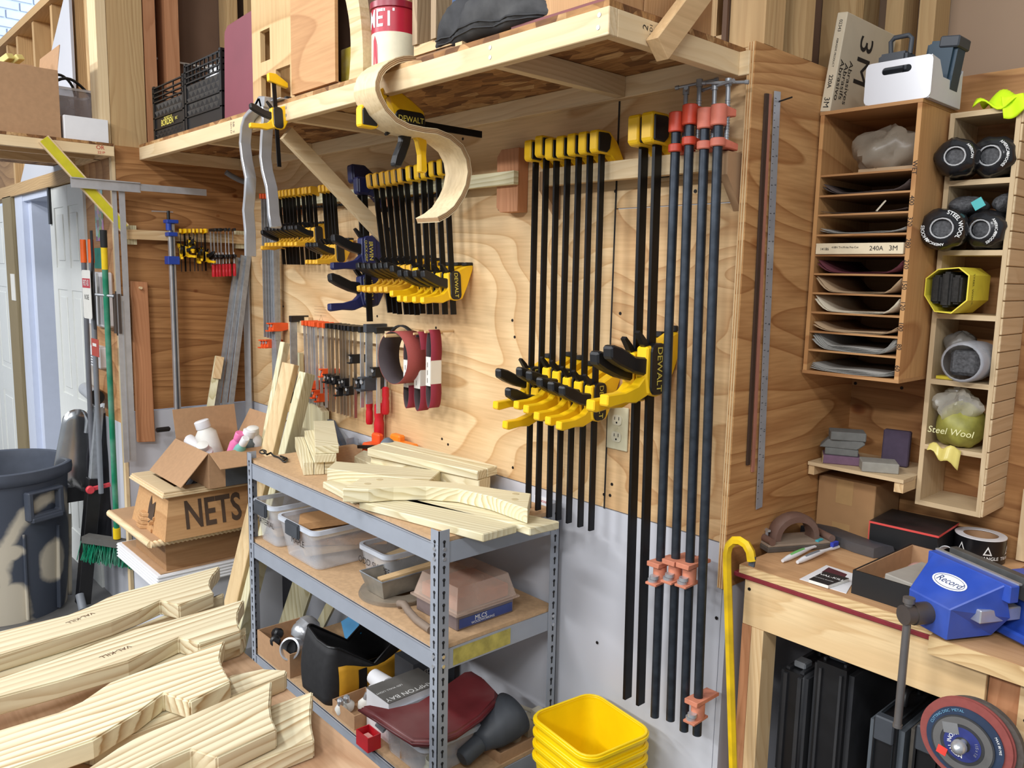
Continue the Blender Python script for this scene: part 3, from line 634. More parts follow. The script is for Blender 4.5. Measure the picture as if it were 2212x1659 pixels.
M_BIRCH = plywood('bent_birch', (240, 222, 184), (224, 200, 156), 5, .8, 1, 'zy'); M_PLYDK = plain('dark_ply', (150, 112, 76), .7); M_PLYLT = plain('light_ply', (204, 172, 128), .7)
bent(-.098, 0, -.0075, -.0051).build('ply_layer', M_BIRCH, t, world=True, smooth=50)
for k, m_ in enumerate((M_PLYDK, M_PLYLT, M_PLYDK, M_PLYLT, M_PLYDK)): bent(-.0975, .0003 if k % 2 else -.0002, -.005+.002*k, -.0031+.002*k).build('ply_layer', m_, t, world=True, smooth=50)
bent(-.098, 0, .0051, .0075).build('ply_layer', M_BIRCH, t, world=True, smooth=50)
c = bar_clamp('yellow and black bar clamp lying level, gripping the shelf front behind the S-shaped plywood', .40, -.14, 1.05, group=None); place(c, (-.80, -.525, 2.035), (math.pi/2, 0, 0))
# aluminium wishbone
t = thing('aluminium_wishbone', 'satin aluminium wishbone frame with two bent legs hanging from the shelf edge', 'metal frame', (-1.45, -.475, 1.69))
YW = -.477
def leg(pxs, w0=.02):
    P = [PY(x, y, YW) for x, y in pxs]; path = []
    for i, p in enumerate(P):
        tg = (P[min(i+1, len(P)-1)]-P[max(i-1, 0)]).normalized(); sd = tg.cross(V((0, 1, 0))); path.append((p, sd, V((0, 1, 0))))
    m_ = MB(); m_.sweep(path, [(-.007, -.018), (.007, -.018), (.007, .018), (-.007, .018)]); return m_
leg([(571, 214), (562, 232), (548, 243), (538, 255), (532, 275), (529, 310), (533, 345), (541, 385), (539, 425), (536, 455), (540, 500), (541, 554)]).build('leg', M_ALUS, t, world=True, smooth=40, bev=.002)
leg([(571, 214), (577, 238), (578, 262), (575, 300), (573, 340), (577, 370), (586, 405), (589, 435), (591, 465), (596, 492)]).build('leg', M_ALUS, t, world=True, smooth=40, bev=.002)
m_ = MB(); m_.prism([(-1.475, 2.135), (-1.395, 2.135), (-1.39, 2.166), (-1.43, 2.172), (-1.462, 2.155)], -.495, -.46, XZ); m_.build('crown', M_ALUS, t, world=True, bev=.003)
m_ = MB(); m_.box((-1.50, -.472, DK+.0005), (-1.33, -.40, DK+.0045)); m_.build('top_plate', M_ALU, t, world=True, bev=.001)
c = bar_clamp('small yellow and black clamp gripping the aluminium frame to the shelf edge', .275, -.125, .72, brand=None, barw=.012, style='old'); place(c, (-1.345, -.485, 2.225), (0, math.radians(-6), 0))
# ================================================================ clamp racks on the back wall
ORD = ['first', 'second', 'third', 'fourth', 'fifth', 'sixth', 'seventh', 'eighth', 'ninth', 'tenth', 'eleventh', 'twelfth', 'thirteenth', 'fourteenth', 'fifteenth']
YB = -.082
# upper rack: cleat on blocks
rk = thing('clamp_rack', 'wooden cleat rack on the back wall carrying the rows of short yellow clamps', 'rack', (-1.5, -.03, 1.90))
MB().box((-2.30, -.060, 1.90), (-.732, -.041, 1.938)).build('cleat', TREAT['x'], rk, world=True, bev=.001)
b = MB(); b.prism([(-.828, 1.84), (-.81, 1.825), (-.735, 1.825), (-.735, 2.004), (-.81, 2.004), (-.828, 1.985)], -.0405, -.001, XZ); b.build('block', REDP['z'], rk, world=True, bev=.001)
MB().box((-2.2, -.0405, 1.87), (-2.1, -.001, 1.95)).build('block', REDP['z'], rk, world=True); MB().box((-1.44, -.0405, 1.87), (-1.36, -.001, 1.95)).build('block', REDP['z'], rk, world=True)
# right rack
rk = thing('clamp_rack', 'wooden cleat rack with triangular brackets carrying the long clamps', 'rack', (-.33, -.03, 1.87))
MB().box((-.622, -.062, 1.886), (-.046, -.04, 1.932)).build('cleat', PINE_L['x'], rk, world=True, bev=.001)
for x, n in ((-.046, 0), (-.622, 1)):
    b = MB(); b.prism([(-.064, 1.925), (-.064, 1.875), (-.001, 1.80), (-.001, 1.925)], x+.0002, x+.020, YZ); b.build('bracket', M_MDF, rk, world=True)
# lower rack
rk = thing('clamp_rack', 'wooden cleat rack low on the back wall carrying the steel screw clamps', 'rack', (-1.75, -.03, 1.36))
MB().box((-2.12, -.040, 1.385), (-1.22, -.021, 1.435)).build('cleat', PINE_L['x'], rk, world=True)
for x in (-2.05, -1.27): MB().box((x-.025, -.0205, 1.36), (x+.025, -.001, 1.45)).build('block', PINE['z'], rk, world=True)
# --- long clamps (row of seven)
C7 = bar_clamp('long yellow clamp with black bar, first from left in the row of seven', 1.025, -.60, 1.12, group='row of seven long clamps'); G7 = 'row of seven long clamps'
tops = [(1157, 305), (1178, 296), (1200, 301), (1226, 296), (1250, 291), (1276, 287), (1303, 283)]
sl = [-.652, -.655, -.585, -.592, -.606, -.612, -.618]
for i, (x, y) in enumerate(tops):
    xb = PY([1151, 1173, 1196, 1218.5, 1242, 1266.5, 1291][i], 640, YB).x; z = PY(x, y, YB).z; xt = PY([1157.5, 1180, 1202, 1226, 1250, 1274, 1299][i], 345, YB).x
    r = (0, math.atan2(xt-xb, .39), 0)
    c = C7 if i == 0 else dup(C7, (xt, YB, z), r, 'long yellow clamp with black bar, %s from left in the row of seven' % ORD[i])
    if i == 0: place(c, (xt, YB, z), r)
    slide_to(c, sl[i]+.60)
# --- two larger clamps
C2 = bar_clamp('extra long heavy yellow clamp, left one of the pair beside the pipe clamps', 1.455, -.55, 1.42, barw=.026, group='pair of extra long clamps')
for i, (xt, xb, zt, s_) in enumerate(((-.249, -.2385, 2.022, -.60), (-.208, -.199, 2.024, -.535))):
    xt = PY([1389, 1418][i], 330, YB).x; xb = PY([1380, 1409][i], 640, YB).x
    r = (0, math.atan2(xt-xb, .36), 0); c = C2 if i == 0 else dup(C2, (0, 0, 0), r, 'extra long heavy yellow clamp, right one of the pair beside the pipe clamps')
    place(c, (xt, YB, zt), r); slide_to(c, s_+.55)
# --- pipe clamps
def pipe_clamp(i, xt, xb, zt, zb, ztail, hot, handle, faded, flip):
    L = ['first', 'second', 'third', 'fourth'][i]
    red = plain('pipe_clamp_red', (204, 70, 44), .42, var=.15) if hot else plain('pipe_clamp_faded', (214, 120, 98), .55, var=.15)
    t = thing('pipe_clamp', 'black pipe clamp with %s head, %s from left of the four pipes' % ('orange-red' if hot else 'faded pink', L), 'clamp', (xt, YB-.012, zt), (0, math.atan2(xt-xb, .36), 0), group='four pipe clamps')
    r = .0108; H = zt-zb
    MB().cyl((0, 0, -H), (0, 0, .005), r, n=16).build('pipe', M_PIPE, t, smooth=40)
    h = MB(); h.cyl((0, 0, -.018), (0, 0, .026), .0175, n=16); h.prism([(.0, .0), (.05, .006), (.05, .022), (.0, .026)], -.012, .012, YZ); h.build('fixed_head', red, t, smooth=40, bev=.002)
    h = MB(); h.cyl((0, 0, -.062), (0, 0, -.044), .0165, n=16); h.prism([(.0, -.062), (.06, -.066), (.06, -.05), (.0, -.044)], -.013, .013, YZ); h.build('screw_jaw', red, t, smooth=40, bev=.002)
    s = MB(); s.cyl((.004, .026, -.055), (.004, .026, .075), .0052, n=10)
    for k in range(14): s.cyl((.004, .026, -.04+k*.006), (.004, .026, -.0385+k*.006), .0064, n=10)
    s.cyl((.004, .026, .068), (.004, .026, .084), .0075, n=10); s.build('screw', M_ZINC, t, smooth=40)
    a = handle; hb = MB(); d = V((math.cos(a), math.sin(a), flip)).normalized(); p = V((.004, .026, .076)); hb.cyl(p-d*.055, p+d*.04, .0034, n=8); hb.cyl(p+d*.036, p+d*.044, .0048, n=8); hb.cyl(p-d*.058, p-d*.05, .0048, n=8); hb.build('tommy_bar', M_ZINC, t, smooth=40)
    z = ztail-zt; q = MB(); q.cyl((0, 0, z-.024), (0, 0, z+.016), .0165, n=16); q.prism([(-.03, z+.018), (.06, z+.018), (.06, z+.026), (-.03, z+.03)], -.018, .018, YZ); q.prism([(-.036, z-.026), (.02, z-.024), (.02, z-.018), (-.036, z-.02)], -.016, .016, YZ)
    q.build('tail_jaw', plain('tail_jaw_red', (198, 124, 96), .6, var=.2), t, smooth=40, bev=.001)
    q = MB(); q.cyl((0, -.022, z-.004), (.0, -.022, z-.012), .011, n=12); q.cyl((-.004, -.022, z-.02), (-.004, -.022, z-.013), .012, n=12); q.build('clutch_discs', M_STEEL, t, smooth=40)
for i, (pt, pb, top, bot, tail, hot, hd, fl) in enumerate((((1459, 330), (1448, 640), (1463, 268), (1422, 1552), (1428, 1236), True, 2.2, .1), ((1488, 330), (1478.6, 640), (1493, 252), (1453, 1558), (1462, 1232), True, .2, .05), ((1521, 330), (1511, 640), (1526, 260), (1485, 1582), (1492, 1240), False, 2.9, .0), ((1550, 330), (1540, 640), (1560, 252), (1515, 1592), (1516, 1535), False, .3, -.1))):
    Y = YB-.012; xt = PY(*pt, Y).x; xb = PY(*pb, Y).x
    pipe_clamp(i, xt+(xt-xb)*.22, xb+(xt-xb)*.22, PY(*top, Y).z, PY(*bot, Y).z, PY(*tail, Y).z, hot, hd, False, fl)
# --- row B of short clamps
YB2 = -.078
CB = bar_clamp('short yellow clamp in the row left of the S-shaped plywood, first from right', .475, -.345, 1.0, group='short clamps left of the S-shaped plywood', barw=.019)
CBo = bar_clamp('older orange-yellow short clamp, right neighbour of the navy clamps', .48, -.345, .98, yel=M_YELD, group='short clamps left of the S-shaped plywood', barw=.018)
bt = [803, 817, 831.5, 844, 857, 871, 890, 908, 922, 940, 958]; bb = [833, 845, 856, 870, 882, 894, 908, 924, 938, 957, 975]; ty = [388, 386, 383, 381, 378, 375, 370, 367, 364, 360, 356]
nr = 0
for i in range(11):
    zt = PY(bt[i], ty[i]-10, YB2).z; xt = PY(bt[i]+5, ty[i], YB2).x; xb = PY(bb[i], 600, YB2).x; r = (0, math.atan2(xt-xb, .34), 0)
    if i < 6:
        lb = 'older orange-yellow short clamp, %s to the right of the navy clamps' % ORD[i]
        c = CBo if i == 0 else dup(CBo, (0, 0, 0)); c['label'] = lb
    else:
        lb = 'short yellow clamp beside the S-shaped plywood, %s from right in its row' % ORD[10-i]
        c = CB if i == 6 else dup(CB, (0, 0, 0)); c['label'] = lb
    place(c, (xt, YB2, zt), r); slide_to(c, [.0, .0, .0, .0, .0, .0, -.012, -.014, -.016, -.018, -.02][i])
# --- row A, smaller clamps further left
CA = bar_clamp('small yellow clamp far left on the back wall, first of its row', .30, -.205, .80, yel=M_YELD, group='small clamps far left on the back wall', barw=.014, style='old', brand=None)
at_ = [601, 610, 617, 624, 632, 641, 652, 661, 667, 676, 697, 705, 713, 719]; ab = [613, 619, 626, 633, 641, 651, 659, 670, 680, 690, 711, 720, 730, 738]
for i in range(14):
    zt = PY(at_[i], 413-(at_[i]-601)*.13, YB2).z; xt = PY(at_[i]+2, 440, YB2).x; xb = PY(ab[i], 500, YB2).x; r = (0, math.atan2(xt-xb, .11), 0)
    r = (0, max(-.12, min(.12, r[1])), 0)
    c = CA if i == 0 else dup(CA, (0, 0, 0)); c['label'] = 'small yellow clamp far left on the back wall, %s from left in its row' % ORD[i]
    place(c, (xt, YB2, zt), r); slide_to(c, .012 if i < 10 else -.055)
# --- navy clamps
for i, (xt_, yt_, xb_, sl_, s_) in enumerate(((770, 358, 786, -.43, 1.3), (788, 385, 800, -.245, 1.2))):
    zt = PY(xt_, yt_, YB2).z; xt = PY(xt_+4, yt_, YB2).x; xb = PY(xb_, 560, YB2).x
    c = bar_clamp('navy blue clamp with black trigger, %s of the two beside the older yellow ones' % ('larger left' if i == 0 else 'right'), .50, sl_, s_, yel=M_NAVY, body=M_NAVY, cover=M_NAVY, brand='IRWIN', ink=M_YINK, group='two navy clamps', barw=.022); place(c, (xt, YB2-.012*i, zt), (0, math.atan2(xt-xb, .3), 0))
    for sj in c.children:
        if sj.name.startswith('sliding_jaw'): text('QUICK-GRIP', .011*s_, face_m((.0158*s_, -.012*s_, -.008*s_), (0, 0, -1), (0, 1, 0)), M_YINK, sj)
# --- steel screw clamps
def fclamp(label, L, zs, col, s=1.0, handle=None, barc=None, barw=.011, group=None, name='screw_clamp'):
    t = thing(name, label, 'clamp', group=group); barc = barc or M_STEEL
    MB().box((-.0025*s, -barw/2, -L), (.0025*s, barw/2, -.004)).build('bar', barc, t)
    h = MB(); h.prism([(-.012*s, 0), (-.012*s, -.02*s), (.012*s, -.02*s), (.075*s, -.012*s), (.08*s, -.02*s), (.09*s, -.02*s), (.09*s, 0)], -.007*s, .007*s, YZ); h.build('fixed_arm', col, t, bev=.0015)
    g = MB(); g.prism([(-.018*s, .017*s), (.02*s, .017*s), (.08*s, .012*s), (.085*s, -.004*s), (.02*s, -.017*s), (-.018*s, -.017*s)], -.009*s, .009*s, YZ); go = g.build('sliding_arm', col, t, bev=.0015); go.location = (0, 0, zs)
    d = MB(); d.cyl((-.002, -.019*s, .005*s), (-.002, -.022*s, .005*s), .006*s, n=10); d.build('clutch', M_STEEL, go); d = MB(); d.box((-.010*s, -.03*s, -.017*s), (.010*s, -.018*s, -.012*s)); d.box((-.010*s, -.026*s, .012*s), (.010*s, -.018*s, .017*s)); d.build('clutch_tabs', col, go, kind='stuff')
    if handle:
        q = MB(); q.cyl((0, .028*s, .03*s), (0, .028*s, -.05*s), .0042*s, n=8); q.build('screw', M_STEEL, go)
        q = MB(); q.lathe([(.005, -.05), (.0115, -.055), (.012, -.08), (.0105, -.09), (.0125, -.10), (.0125, -.135), (.010, -.142), (0, -.142)], 12, Matrix.Translation((0, .028*s, 0)) @ Matrix.Scale(s, 4)); q.build('handle', handle, go, smooth=40)
    return t
FO = fclamp('orange screw clamp with steel bar', .335, -.22, M_ORANGE, group='orange screw clamps on the low rack')
for i, (px, sy) in enumerate(((658, 830), (666, 835), (673, 838), (678, 830), (682, 850), (692, 858), (702.6, 805))):
    Y = -.056; zt = PY(px, 692+(px-655)*.12, Y).z
    c = FO if i == 0 else dup(FO, (0, 0, 0)); c['label'] = 'orange screw clamp on the low rack, %s from left of the orange ones' % ORD[i]; place(c, (PY(px, 720, Y).x, Y, zt), (0, -.06+.008*i, random.uniform(-.15, .15)))
    for ch in c.children:
        if ch.name.startswith('sliding_arm'): ch.location.z = PY(px, sy, Y).z-zt
FB = fclamp('black screw clamp', .345, -.2, M_BLACK, group='black screw clamps on the low rack', barc=plain('dull_steel', (172, 162, 150), .35, metal=.9))
for i, (px, sy) in enumerate(((709.5, 816), (717.5, 818), (727, 820), (736, 845), (743, 828), (749, 826), (757, 843), (767, 775))):
    Y = -.056; zt = PY(px, 698+(px-709)*.12, Y).z
    c = FB if i == 0 else dup(FB, (0, 0, 0)); c['label'] = 'black screw clamp on the low rack, %s from left of the black ones' % ORD[i]; place(c, (PY(px, 720, Y).x, Y, zt), (0, -.03+.004*i, random.uniform(-.15, .15)))
    for ch in c.children:
        if ch.name.startswith('sliding_arm'): ch.location.z = PY(px, sy, Y).z-zt
for i, (px, zt_, L, zs, s, lab) in enumerate(((782, 705, .30, -.21, 1.1, 'black screw clamp with red handle just left of the thick-barred one'), (817, 707, .31, -.16, 1.1, 'black screw clamp with red handle half behind the sanding belt'))):
    Y = -.062; c = fclamp(lab, L, zs, M_BLACK, s, handle=M_RED, barw=.014, group='screw clamps with red handles'); place(c, (PY(px, 740, Y).x, Y, PY(px, zt_, Y).z))
c = fclamp('thick-barred steel clamp with black arms and red handle on the low rack', .29, -.215, M_DGREY, 1.5, handle=M_RED, barc=M_ZINC, barw=.026, group=None); place(c, (PY(797, 740, -.07).x, -.07, PY(797, 700, -.07).z))
c = fclamp('heavy steel clamp with black head at the left end of the low rack', .42, -.34, M_BLACK, 1.3, barc=M_ZINC, barw=.03); place(c, (PY(634, 720, -.065).x, -.065, PY(634, 682, -.065).z))
# tall thin clamps in the corner
FT = fclamp('tall thin steel clamp', .62, -.58, M_ORANGE, 1.1, barc=M_ZINC, barw=.014, group='tall thin clamps in the corner')
for i, (px, sy) in enumerate(((571, 742), (577, 742), (583, 742), (589, 706), (595, 706))):
    Y = -.05; zt = PY(px, 418, Y).z; c = FT if i == 0 else dup(FT, (0, 0, 0)); c['label'] = 'tall thin steel clamp with red arms in the wall corner, %s from left' % ORD[i]; place(c, (PY(px, 600, Y).x, Y, zt))
    for ch in c.children:
        if ch.name.startswith('sliding_arm'): ch.location.z = PY(px, sy, Y).z-zt
        if ch.name.startswith('fixed_arm') and i == 0: pass
solo(MB().box((-2.30, -.052, 1.1), (-2.255, -.03, 1.93)), 'aluminium_flat_bar', M_ZINC, 'flat grey metal bar hanging beside the tall thin clamps', 'metal bar')
# --- sanding belts on dowels
def ribbon(path, y0, y1, name, mat, parent=None, **k):
    m_ = MB(); n = len(path); vs = []
    for x, z in path: vs += [(x, y0, z), (x, y1, z)]
    m_.add(vs, [(2*i, 2*((i+1) % n), 2*((i+1) % n)+1, 2*i+1) for i in range(n)]); return m_.build(name, mat, parent, thick=.0012, smooth=60, **k)
M_BELT = plain('sanding_belt_red', (150, 68, 62), .8, var=.06, scale=400, bmp=.3); M_BELTI = plain('belt_backing', (66, 56, 58), .8, var=.1)
cx, cz = PY(848, 773, -.155).x, PY(848, 773, -.155).z; R_ = .0865
t = thing('sanding_belt', 'open red sanding belt loop hanging from a dowel', 'sanding belt', (cx, -.1, cz-R_))
circ = [(R_*math.sin(2*math.pi*i/40)*(1.0), R_+R_*math.cos(2*math.pi*i/40)) for i in range(40)]
ribbon(circ, -.055, .028, 'abrasive_side', M_BELT, t); ribbon([(x*.985, R_+(z-R_)*.985) for x, z in circ], -.0548, .0278, 'cloth_side', M_BELTI, t)
solo(MB().cyl((cx+.01, -.19, cz+R_-.012), (cx+.01, -.001, cz+R_-.012), .006, n=10), 'dowel', PINE['y'], 'wooden dowel carrying the open sanding belt', 'dowel')
ring = MB(); ring.lathe([(.088, -.006), (.094, -.006), (.094, .006), (.088, .006)], 40, Matrix.Translation((PY(868, 760, -.035).x, -.035, PY(868, 760, -.035).z)) @ Matrix.Rotation(math.pi/2, 4, 'X'), closed=True)
solo(ring, 'rubber_ring', M_BLACKR, 'dark ring hanging behind the open sanding belt', 'ring', smooth=40)
for i, (px, py0, py1, wd) in enumerate(((893, 722, 880, .020), (917, 716, 886, .024), (941, 712, 880, .018))):
    Y = -.07; p0 = PY(px, py0, Y); p1 = PY(px, py1, Y); H = p0.z-p1.z; L = ['left', 'middle', 'right'][i]
    t = thing('packed_sanding_belts', 'flattened dark red sanding belts in a white paper sleeve, %s of three packs' % L, 'sanding belt', (p1.x, Y, p1.z), group='three sleeved belt packs')
    P = []
    for k in range(28):
        a = 2*math.pi*k/28; z = H/2+H/2*math.cos(a); pin = 1-.55*math.exp(-((z-H*.45)/(H*.2))**2); P.append((wd*math.sin(a)*pin*(1.0 if z > H*.5 else 1.15), z))
    ribbon(P, -.03, .012, 'abrasive_side', plain('belt_maroon', (138, 36, 54), .75, var=.1), t); ribbon([(x*.9, H/2+(z-H/2)*.985) for x, z in P], -.0298, .0118, 'cloth_side', M_BELTI, t)
    q = MB(); hh = wd*.62; q.frame(rrect(hh*2+.004, .048, .004, 2, 0, -.009), rrect(hh*2+.001, .045, .003, 2, 0, -.009), H*.29, H*.66); q.build('paper_sleeve', M_OFFW, t)
    q = MB()
    for k in range(3): q.box((-.0012, -.0345, H*(.33+.1*k)), (.0012, -.0335, H*(.39+.1*k)))
    q.build('sleeve_print', plain('grey_print', (150, 146, 140), .8), t, kind='stuff')
    solo(MB().cyl((p1.x, -.115, p0.z-.006), (p1.x, -.001, p0.z-.006), .004, n=8), 'dowel', PINE['y'], 'thin dowel carrying the %s sleeved belt pack' % L, 'dowel')
# --- outlet
p = PY(1336, 925, 0); t = thing('wall_outlet', 'ivory double wall outlet on the plywood beside the long clamps', 'outlet', (p.x, -.001, p.z-.058))
M_IV = plain('ivory_plastic', (218, 212, 180), .4, var=.02)
MB().box((-.036, -.005, 0), (.036, 0, .117)).build('cover_plate', M_IV, t, bev=.002)
for z in (.036, .081):
    q = MB(); q.prism(rrect(.033, .028, .010, 4, 0, z), -.0075, -.005, XZ); so = q.build('socket', plain('ivory_socket', (226, 221, 196), .4), t)
    q = MB(); q.box((-.008, -.008, z+.0), (-.006, -.0074, z+.008)); q.box((.006, -.008, z+.0), (.008, -.0074, z+.009)); q.cyl((0, -.008, z-.007), (0, -.0074, z-.007), .0028, n=8); q.build('slots', M_INK, so, kind='stuff')
q = MB(); q.cyl((0, -.0065, .0585), (0, -.005, .0585), .003, n=8); q.build('screw', M_IV, t)
text('OK', .02, face_m(PY(1327, 851, 0), (1, 0, 0), (0, 0, 1)), M_INK, wb, world=True)
# ================================================================ left side: overhead platform, left wall, doorway corner
ls = thing('storage_platform', 'wooden overhead platform above the white doors at the left', 'shelf', (-3.0, -1.1, 2.09))
lb = MB(); lb.box((-2.635, -1.75, 2.088), (-2.61, -.572, 2.127)); lb.build('front_board', PINE_L['y'], ls, world=True, bev=.001)
MB().box((-3.6, -1.75, 2.128), (-2.612, -.572, 2.139)).build('deck', osb('osb_deck'), ls, world=True)
for x in (-2.80, -3.1): MB().box((x-.012, -1.75, 2.09), (x+.012, -.572, 2.127)).build('joist', PINE['y'], ls, world=True)
MB().box((-3.1, -.6, 2.09), (-2.636, -.574, 2.127)).build('end_joist', PINE['x'], ls, world=True)
b = MB(); b.beam((-2.602, -.83, 2.125), (-2.602, -.548, 1.80), .012, .045, (0, 1, 1)); b.build('brace', PINE_L['y'], ls, world=True)
b = MB(); b.beam((-2.595, -.83, 2.125), (-2.595, -.55, 1.80), .002, .034, (0, 1, 1)); b.build('yellow_paint', plain('brace_yellow', (206, 196, 36), .6, var=.1), ls, world=True)
text('2', .03, face_m((-2.609, -1.035, 2.11), (0, 1, 0), (0, 0, 1)), M_REDINK, ls, world=True); text('OR', .022, face_m((-2.609, -.625, 2.117), (0, 1, 0), (0, 0, 1)), M_REDINK, ls, world=True); text('221P', .014, face_m((-2.609, -.622, 2.098), (0, 1, 0), (0, 0, 1)), M_REDINK, ls, world=True)
DL = 2.1395
def carton(label, loc, rz, w, d, h, flaps, mat=None, inner=None, name='cardboard_box', tape=None, group=None, rx=0, ry=0):
    """open carton: four walls, bottom, flaps dict side->(length, angle from horizontal outward)"""
    mat = mat or M_CARD; inner = inner or M_CARDD
    t = thing(name, label, 'box', loc, (rx, ry, rz), group=group); k = .004
    mb = MB(); mb.box((-w/2, -d/2, 0), (w/2, d/2, k)); mb.box((-w/2, -d/2, k), (w/2, -d/2+k, h)); mb.box((-w/2, d/2-k, k), (w/2, d/2, h)); mb.box((-w/2, -d/2+k, k), (-w/2+k, d/2-k, h)); mb.box((w/2-k, -d/2+k, k), (w/2, d/2-k, h)); mb.build('walls', mat, t)
    for s, (L, a) in flaps.items():
        a = math.radians(a); q = MB(); c, s_ = math.cos(a), math.sin(a)
        R = {'f': Matrix.Translation((0, -d/2, h)) @ Matrix.Rotation(math.pi/2*0, 4, 'Z'), 'b': Matrix.Translation((0, d/2, h)) @ Matrix.Rotation(math.pi, 4, 'Z'), 'l': Matrix.Translation((-w/2, 0, h)) @ Matrix.Rotation(-math.pi/2, 4, 'Z'), 'r': Matrix.Translation((w/2, 0, h)) @ Matrix.Rotation(math.pi/2, 4, 'Z')}[s]
        hw = (w if s in 'fb' else d)/2-.003
        q.add([(-hw, 0, 0), (hw, 0, 0), (hw, -L*c, L*s_), (-hw, -L*c, L*s_), (-hw, .0, .003), (hw, .0, .003), (hw, -L*c+.003*s_, L*s_+.003*c), (-hw, -L*c+.003*s_, L*s_+.003*c)], [(0, 3, 2, 1), (4, 5, 6, 7), (0, 1, 5, 4), (1, 2, 6, 5), (2, 3, 7, 6), (3, 0, 4, 7)], R); q.build('flap', mat, t)
    return t
carton('large open cardboard box on the overhead platform at the left edge', (-2.80, -.998, DL), 0, .325, .48, .258, {'b': (.10, 82), 'l': (.09, 60)})
for i, (y, a) in enumerate(((-.93, .3), (-.895, .5))): solo(MB().box((-.09, -.016, -.011), (.09, .016, .011)), 'yellow_wood_strip', plain('pale_yellow_wood', (226, 210, 132), .6), 'pale yellow stick poking out of the large cardboard box, %s one' % ('left' if i == 0 else 'right'), 'stick', group='yellow sticks', loc=(-2.84, y, DL+.275), rot=(.2, -.35-a*.2, .5), bev=.002)
t = thing('plastic_tub', 'clear plastic tub with dark contents behind the white box on the platform', 'tub', (-2.90, -.66, DL))
q = MB(); q.frame(rrect(.20, .18, .03), rrect(.192, .172, .028), 0, .22); q.prism(rrect(.194, .174, .028), 0, .003); q.build('walls', plastic_clear('smoky_plastic', (150, 140, 140), .55), t)
q = MB(); q.prism(rrect(.18, .16, .025), .004, .10); q.build('contents', M_DGREY, t); q = MB(); q.frame(rrect(.212, .192, .03), rrect(.192, .172, .028), .22, .23); q.build('rim', plastic_clear('clear_rim', (200, 196, 196), .6), t)
q = MB(); q.tube([V((0, -.088+.176*i/14, .225+.06*math.sin(math.pi*i/14))) for i in range(15)], .006, 8); q.tube([V((-.05, -.08+.12*i/14, .225+.08*math.sin(math.pi*i/14)**.5)) for i in range(15)], .006, 8); q.build('handle', M_BLACK, t, smooth=60)
solo(MB().box((-2.78, -.748, DL), (-2.628, -.585, DL+.092)), 'white_carton', M_WHITE, 'low white box at the right end of the overhead platform', 'box', bev=.0015)
# --- L-shaped aluminium T-square
t = thing('drywall_t_square', 'aluminium T-square hanging at the near end of the left wall', 'square', (-2.585, -.565, .81))
b = MB(); b.box((-2.592, -.745, 1.957), (-2.588, -.205, 1.985)); b.build('head', M_ALU, t, world=True); b = MB(); b.box((-2.587, -.745, 1.948), (-2.577, -.485, 1.953)); b.box((-2.587, -.745, 1.985), (-2.577, -.485, 1.989)); b.box((-2.587, -.745, 1.953), (-2.585, -.485, 1.985)); b.build('channel', M_ALU, t, world=True)
b = MB(); b.box((-2.597, -.592, 1.52), (-2.593, -.575, 1.96)); b.box((-2.597, -.566, 1.52), (-2.593, -.543, 1.96)); b.box((-2.597, -.592, .81), (-2.593, -.543, 1.52)); b.build('blade', M_ALU, t, world=True)
b = MB(); b.box((-2.5929, -.573, .82), (-2.5905, -.568, 1.5)); b.build('rib', M_ALUS, t, world=True)
# --- board on a peg
t = thing('reddish_board', 'long reddish board hanging on a peg on the left wall', 'board', (-2.635, -.49, .87))
b = MB(); b.prism([(-.522, .884), (-.522, 1.582), (-.455, 1.577), (-.449, .878)], -2.652, -2.63, YZ); b.build('plank', REDP['z'], t, world=True, bev=.002)
b = MB(); b.cyl((-2.66, -.488, 1.553), (-2.612, -.488, 1.553), .006, n=10); b.build('peg', PINE_L['x'], t, world=True)
solo(MB().cyl((-2.60, -.455, .935), (-2.60, -.395, .935), .011, n=14), 'black_tool_grip', M_BLACK, 'black rounded tool grip sticking out behind the reddish board', 'tool', bev=.004, seg=2, smooth=40)
# --- blue-headed steel pipe clamp
t = thing('long_steel_clamp', 'tall shiny steel bar clamp with blue jaws on the left wall', 'clamp', (-2.6, -.36, .9))
b = MB(); b.box((-2.61, -.372, .88), (-2.586, -.347, 1.83)); b.build('bar', M_STEEL, t, world=True, bev=.003); 
b = MB(); b.box((-2.585, -.364, .9), (-2.583, -.357, 1.8)); b.build('groove', M_DGREY, t, world=True)
for z0, z1, e, nm in ((1.83, 1.845, .012, 'end_jaw'), (1.775, 1.792, .008, 'collar'), (1.655, 1.69, .012, 'sliding_jaw')):
    b = MB(); b.box((-2.61-e, -.372-e, z0), (-2.586+e, -.347+e, z1)); b.build(nm, M_BLUE, t, world=True, bev=.002)
b = MB(); b.cyl((-2.59, -.372, 1.80), (-2.59, -.372, 1.845), .012, n=12); b.build('screw_block', M_BLUE, t, world=True, smooth=40)
b = MB(); b.cyl((-2.59, -.372, 1.845), (-2.59, -.372, 1.882), .007, n=10); b.build('screw', M_BLACK, t, world=True, smooth=40); b = MB(); b.cyl((-2.59, -.44, 1.876), (-2.59, -.352, 1.878), .0028, n=8); b.build('tommy_bar', M_STEEL, t, world=True)
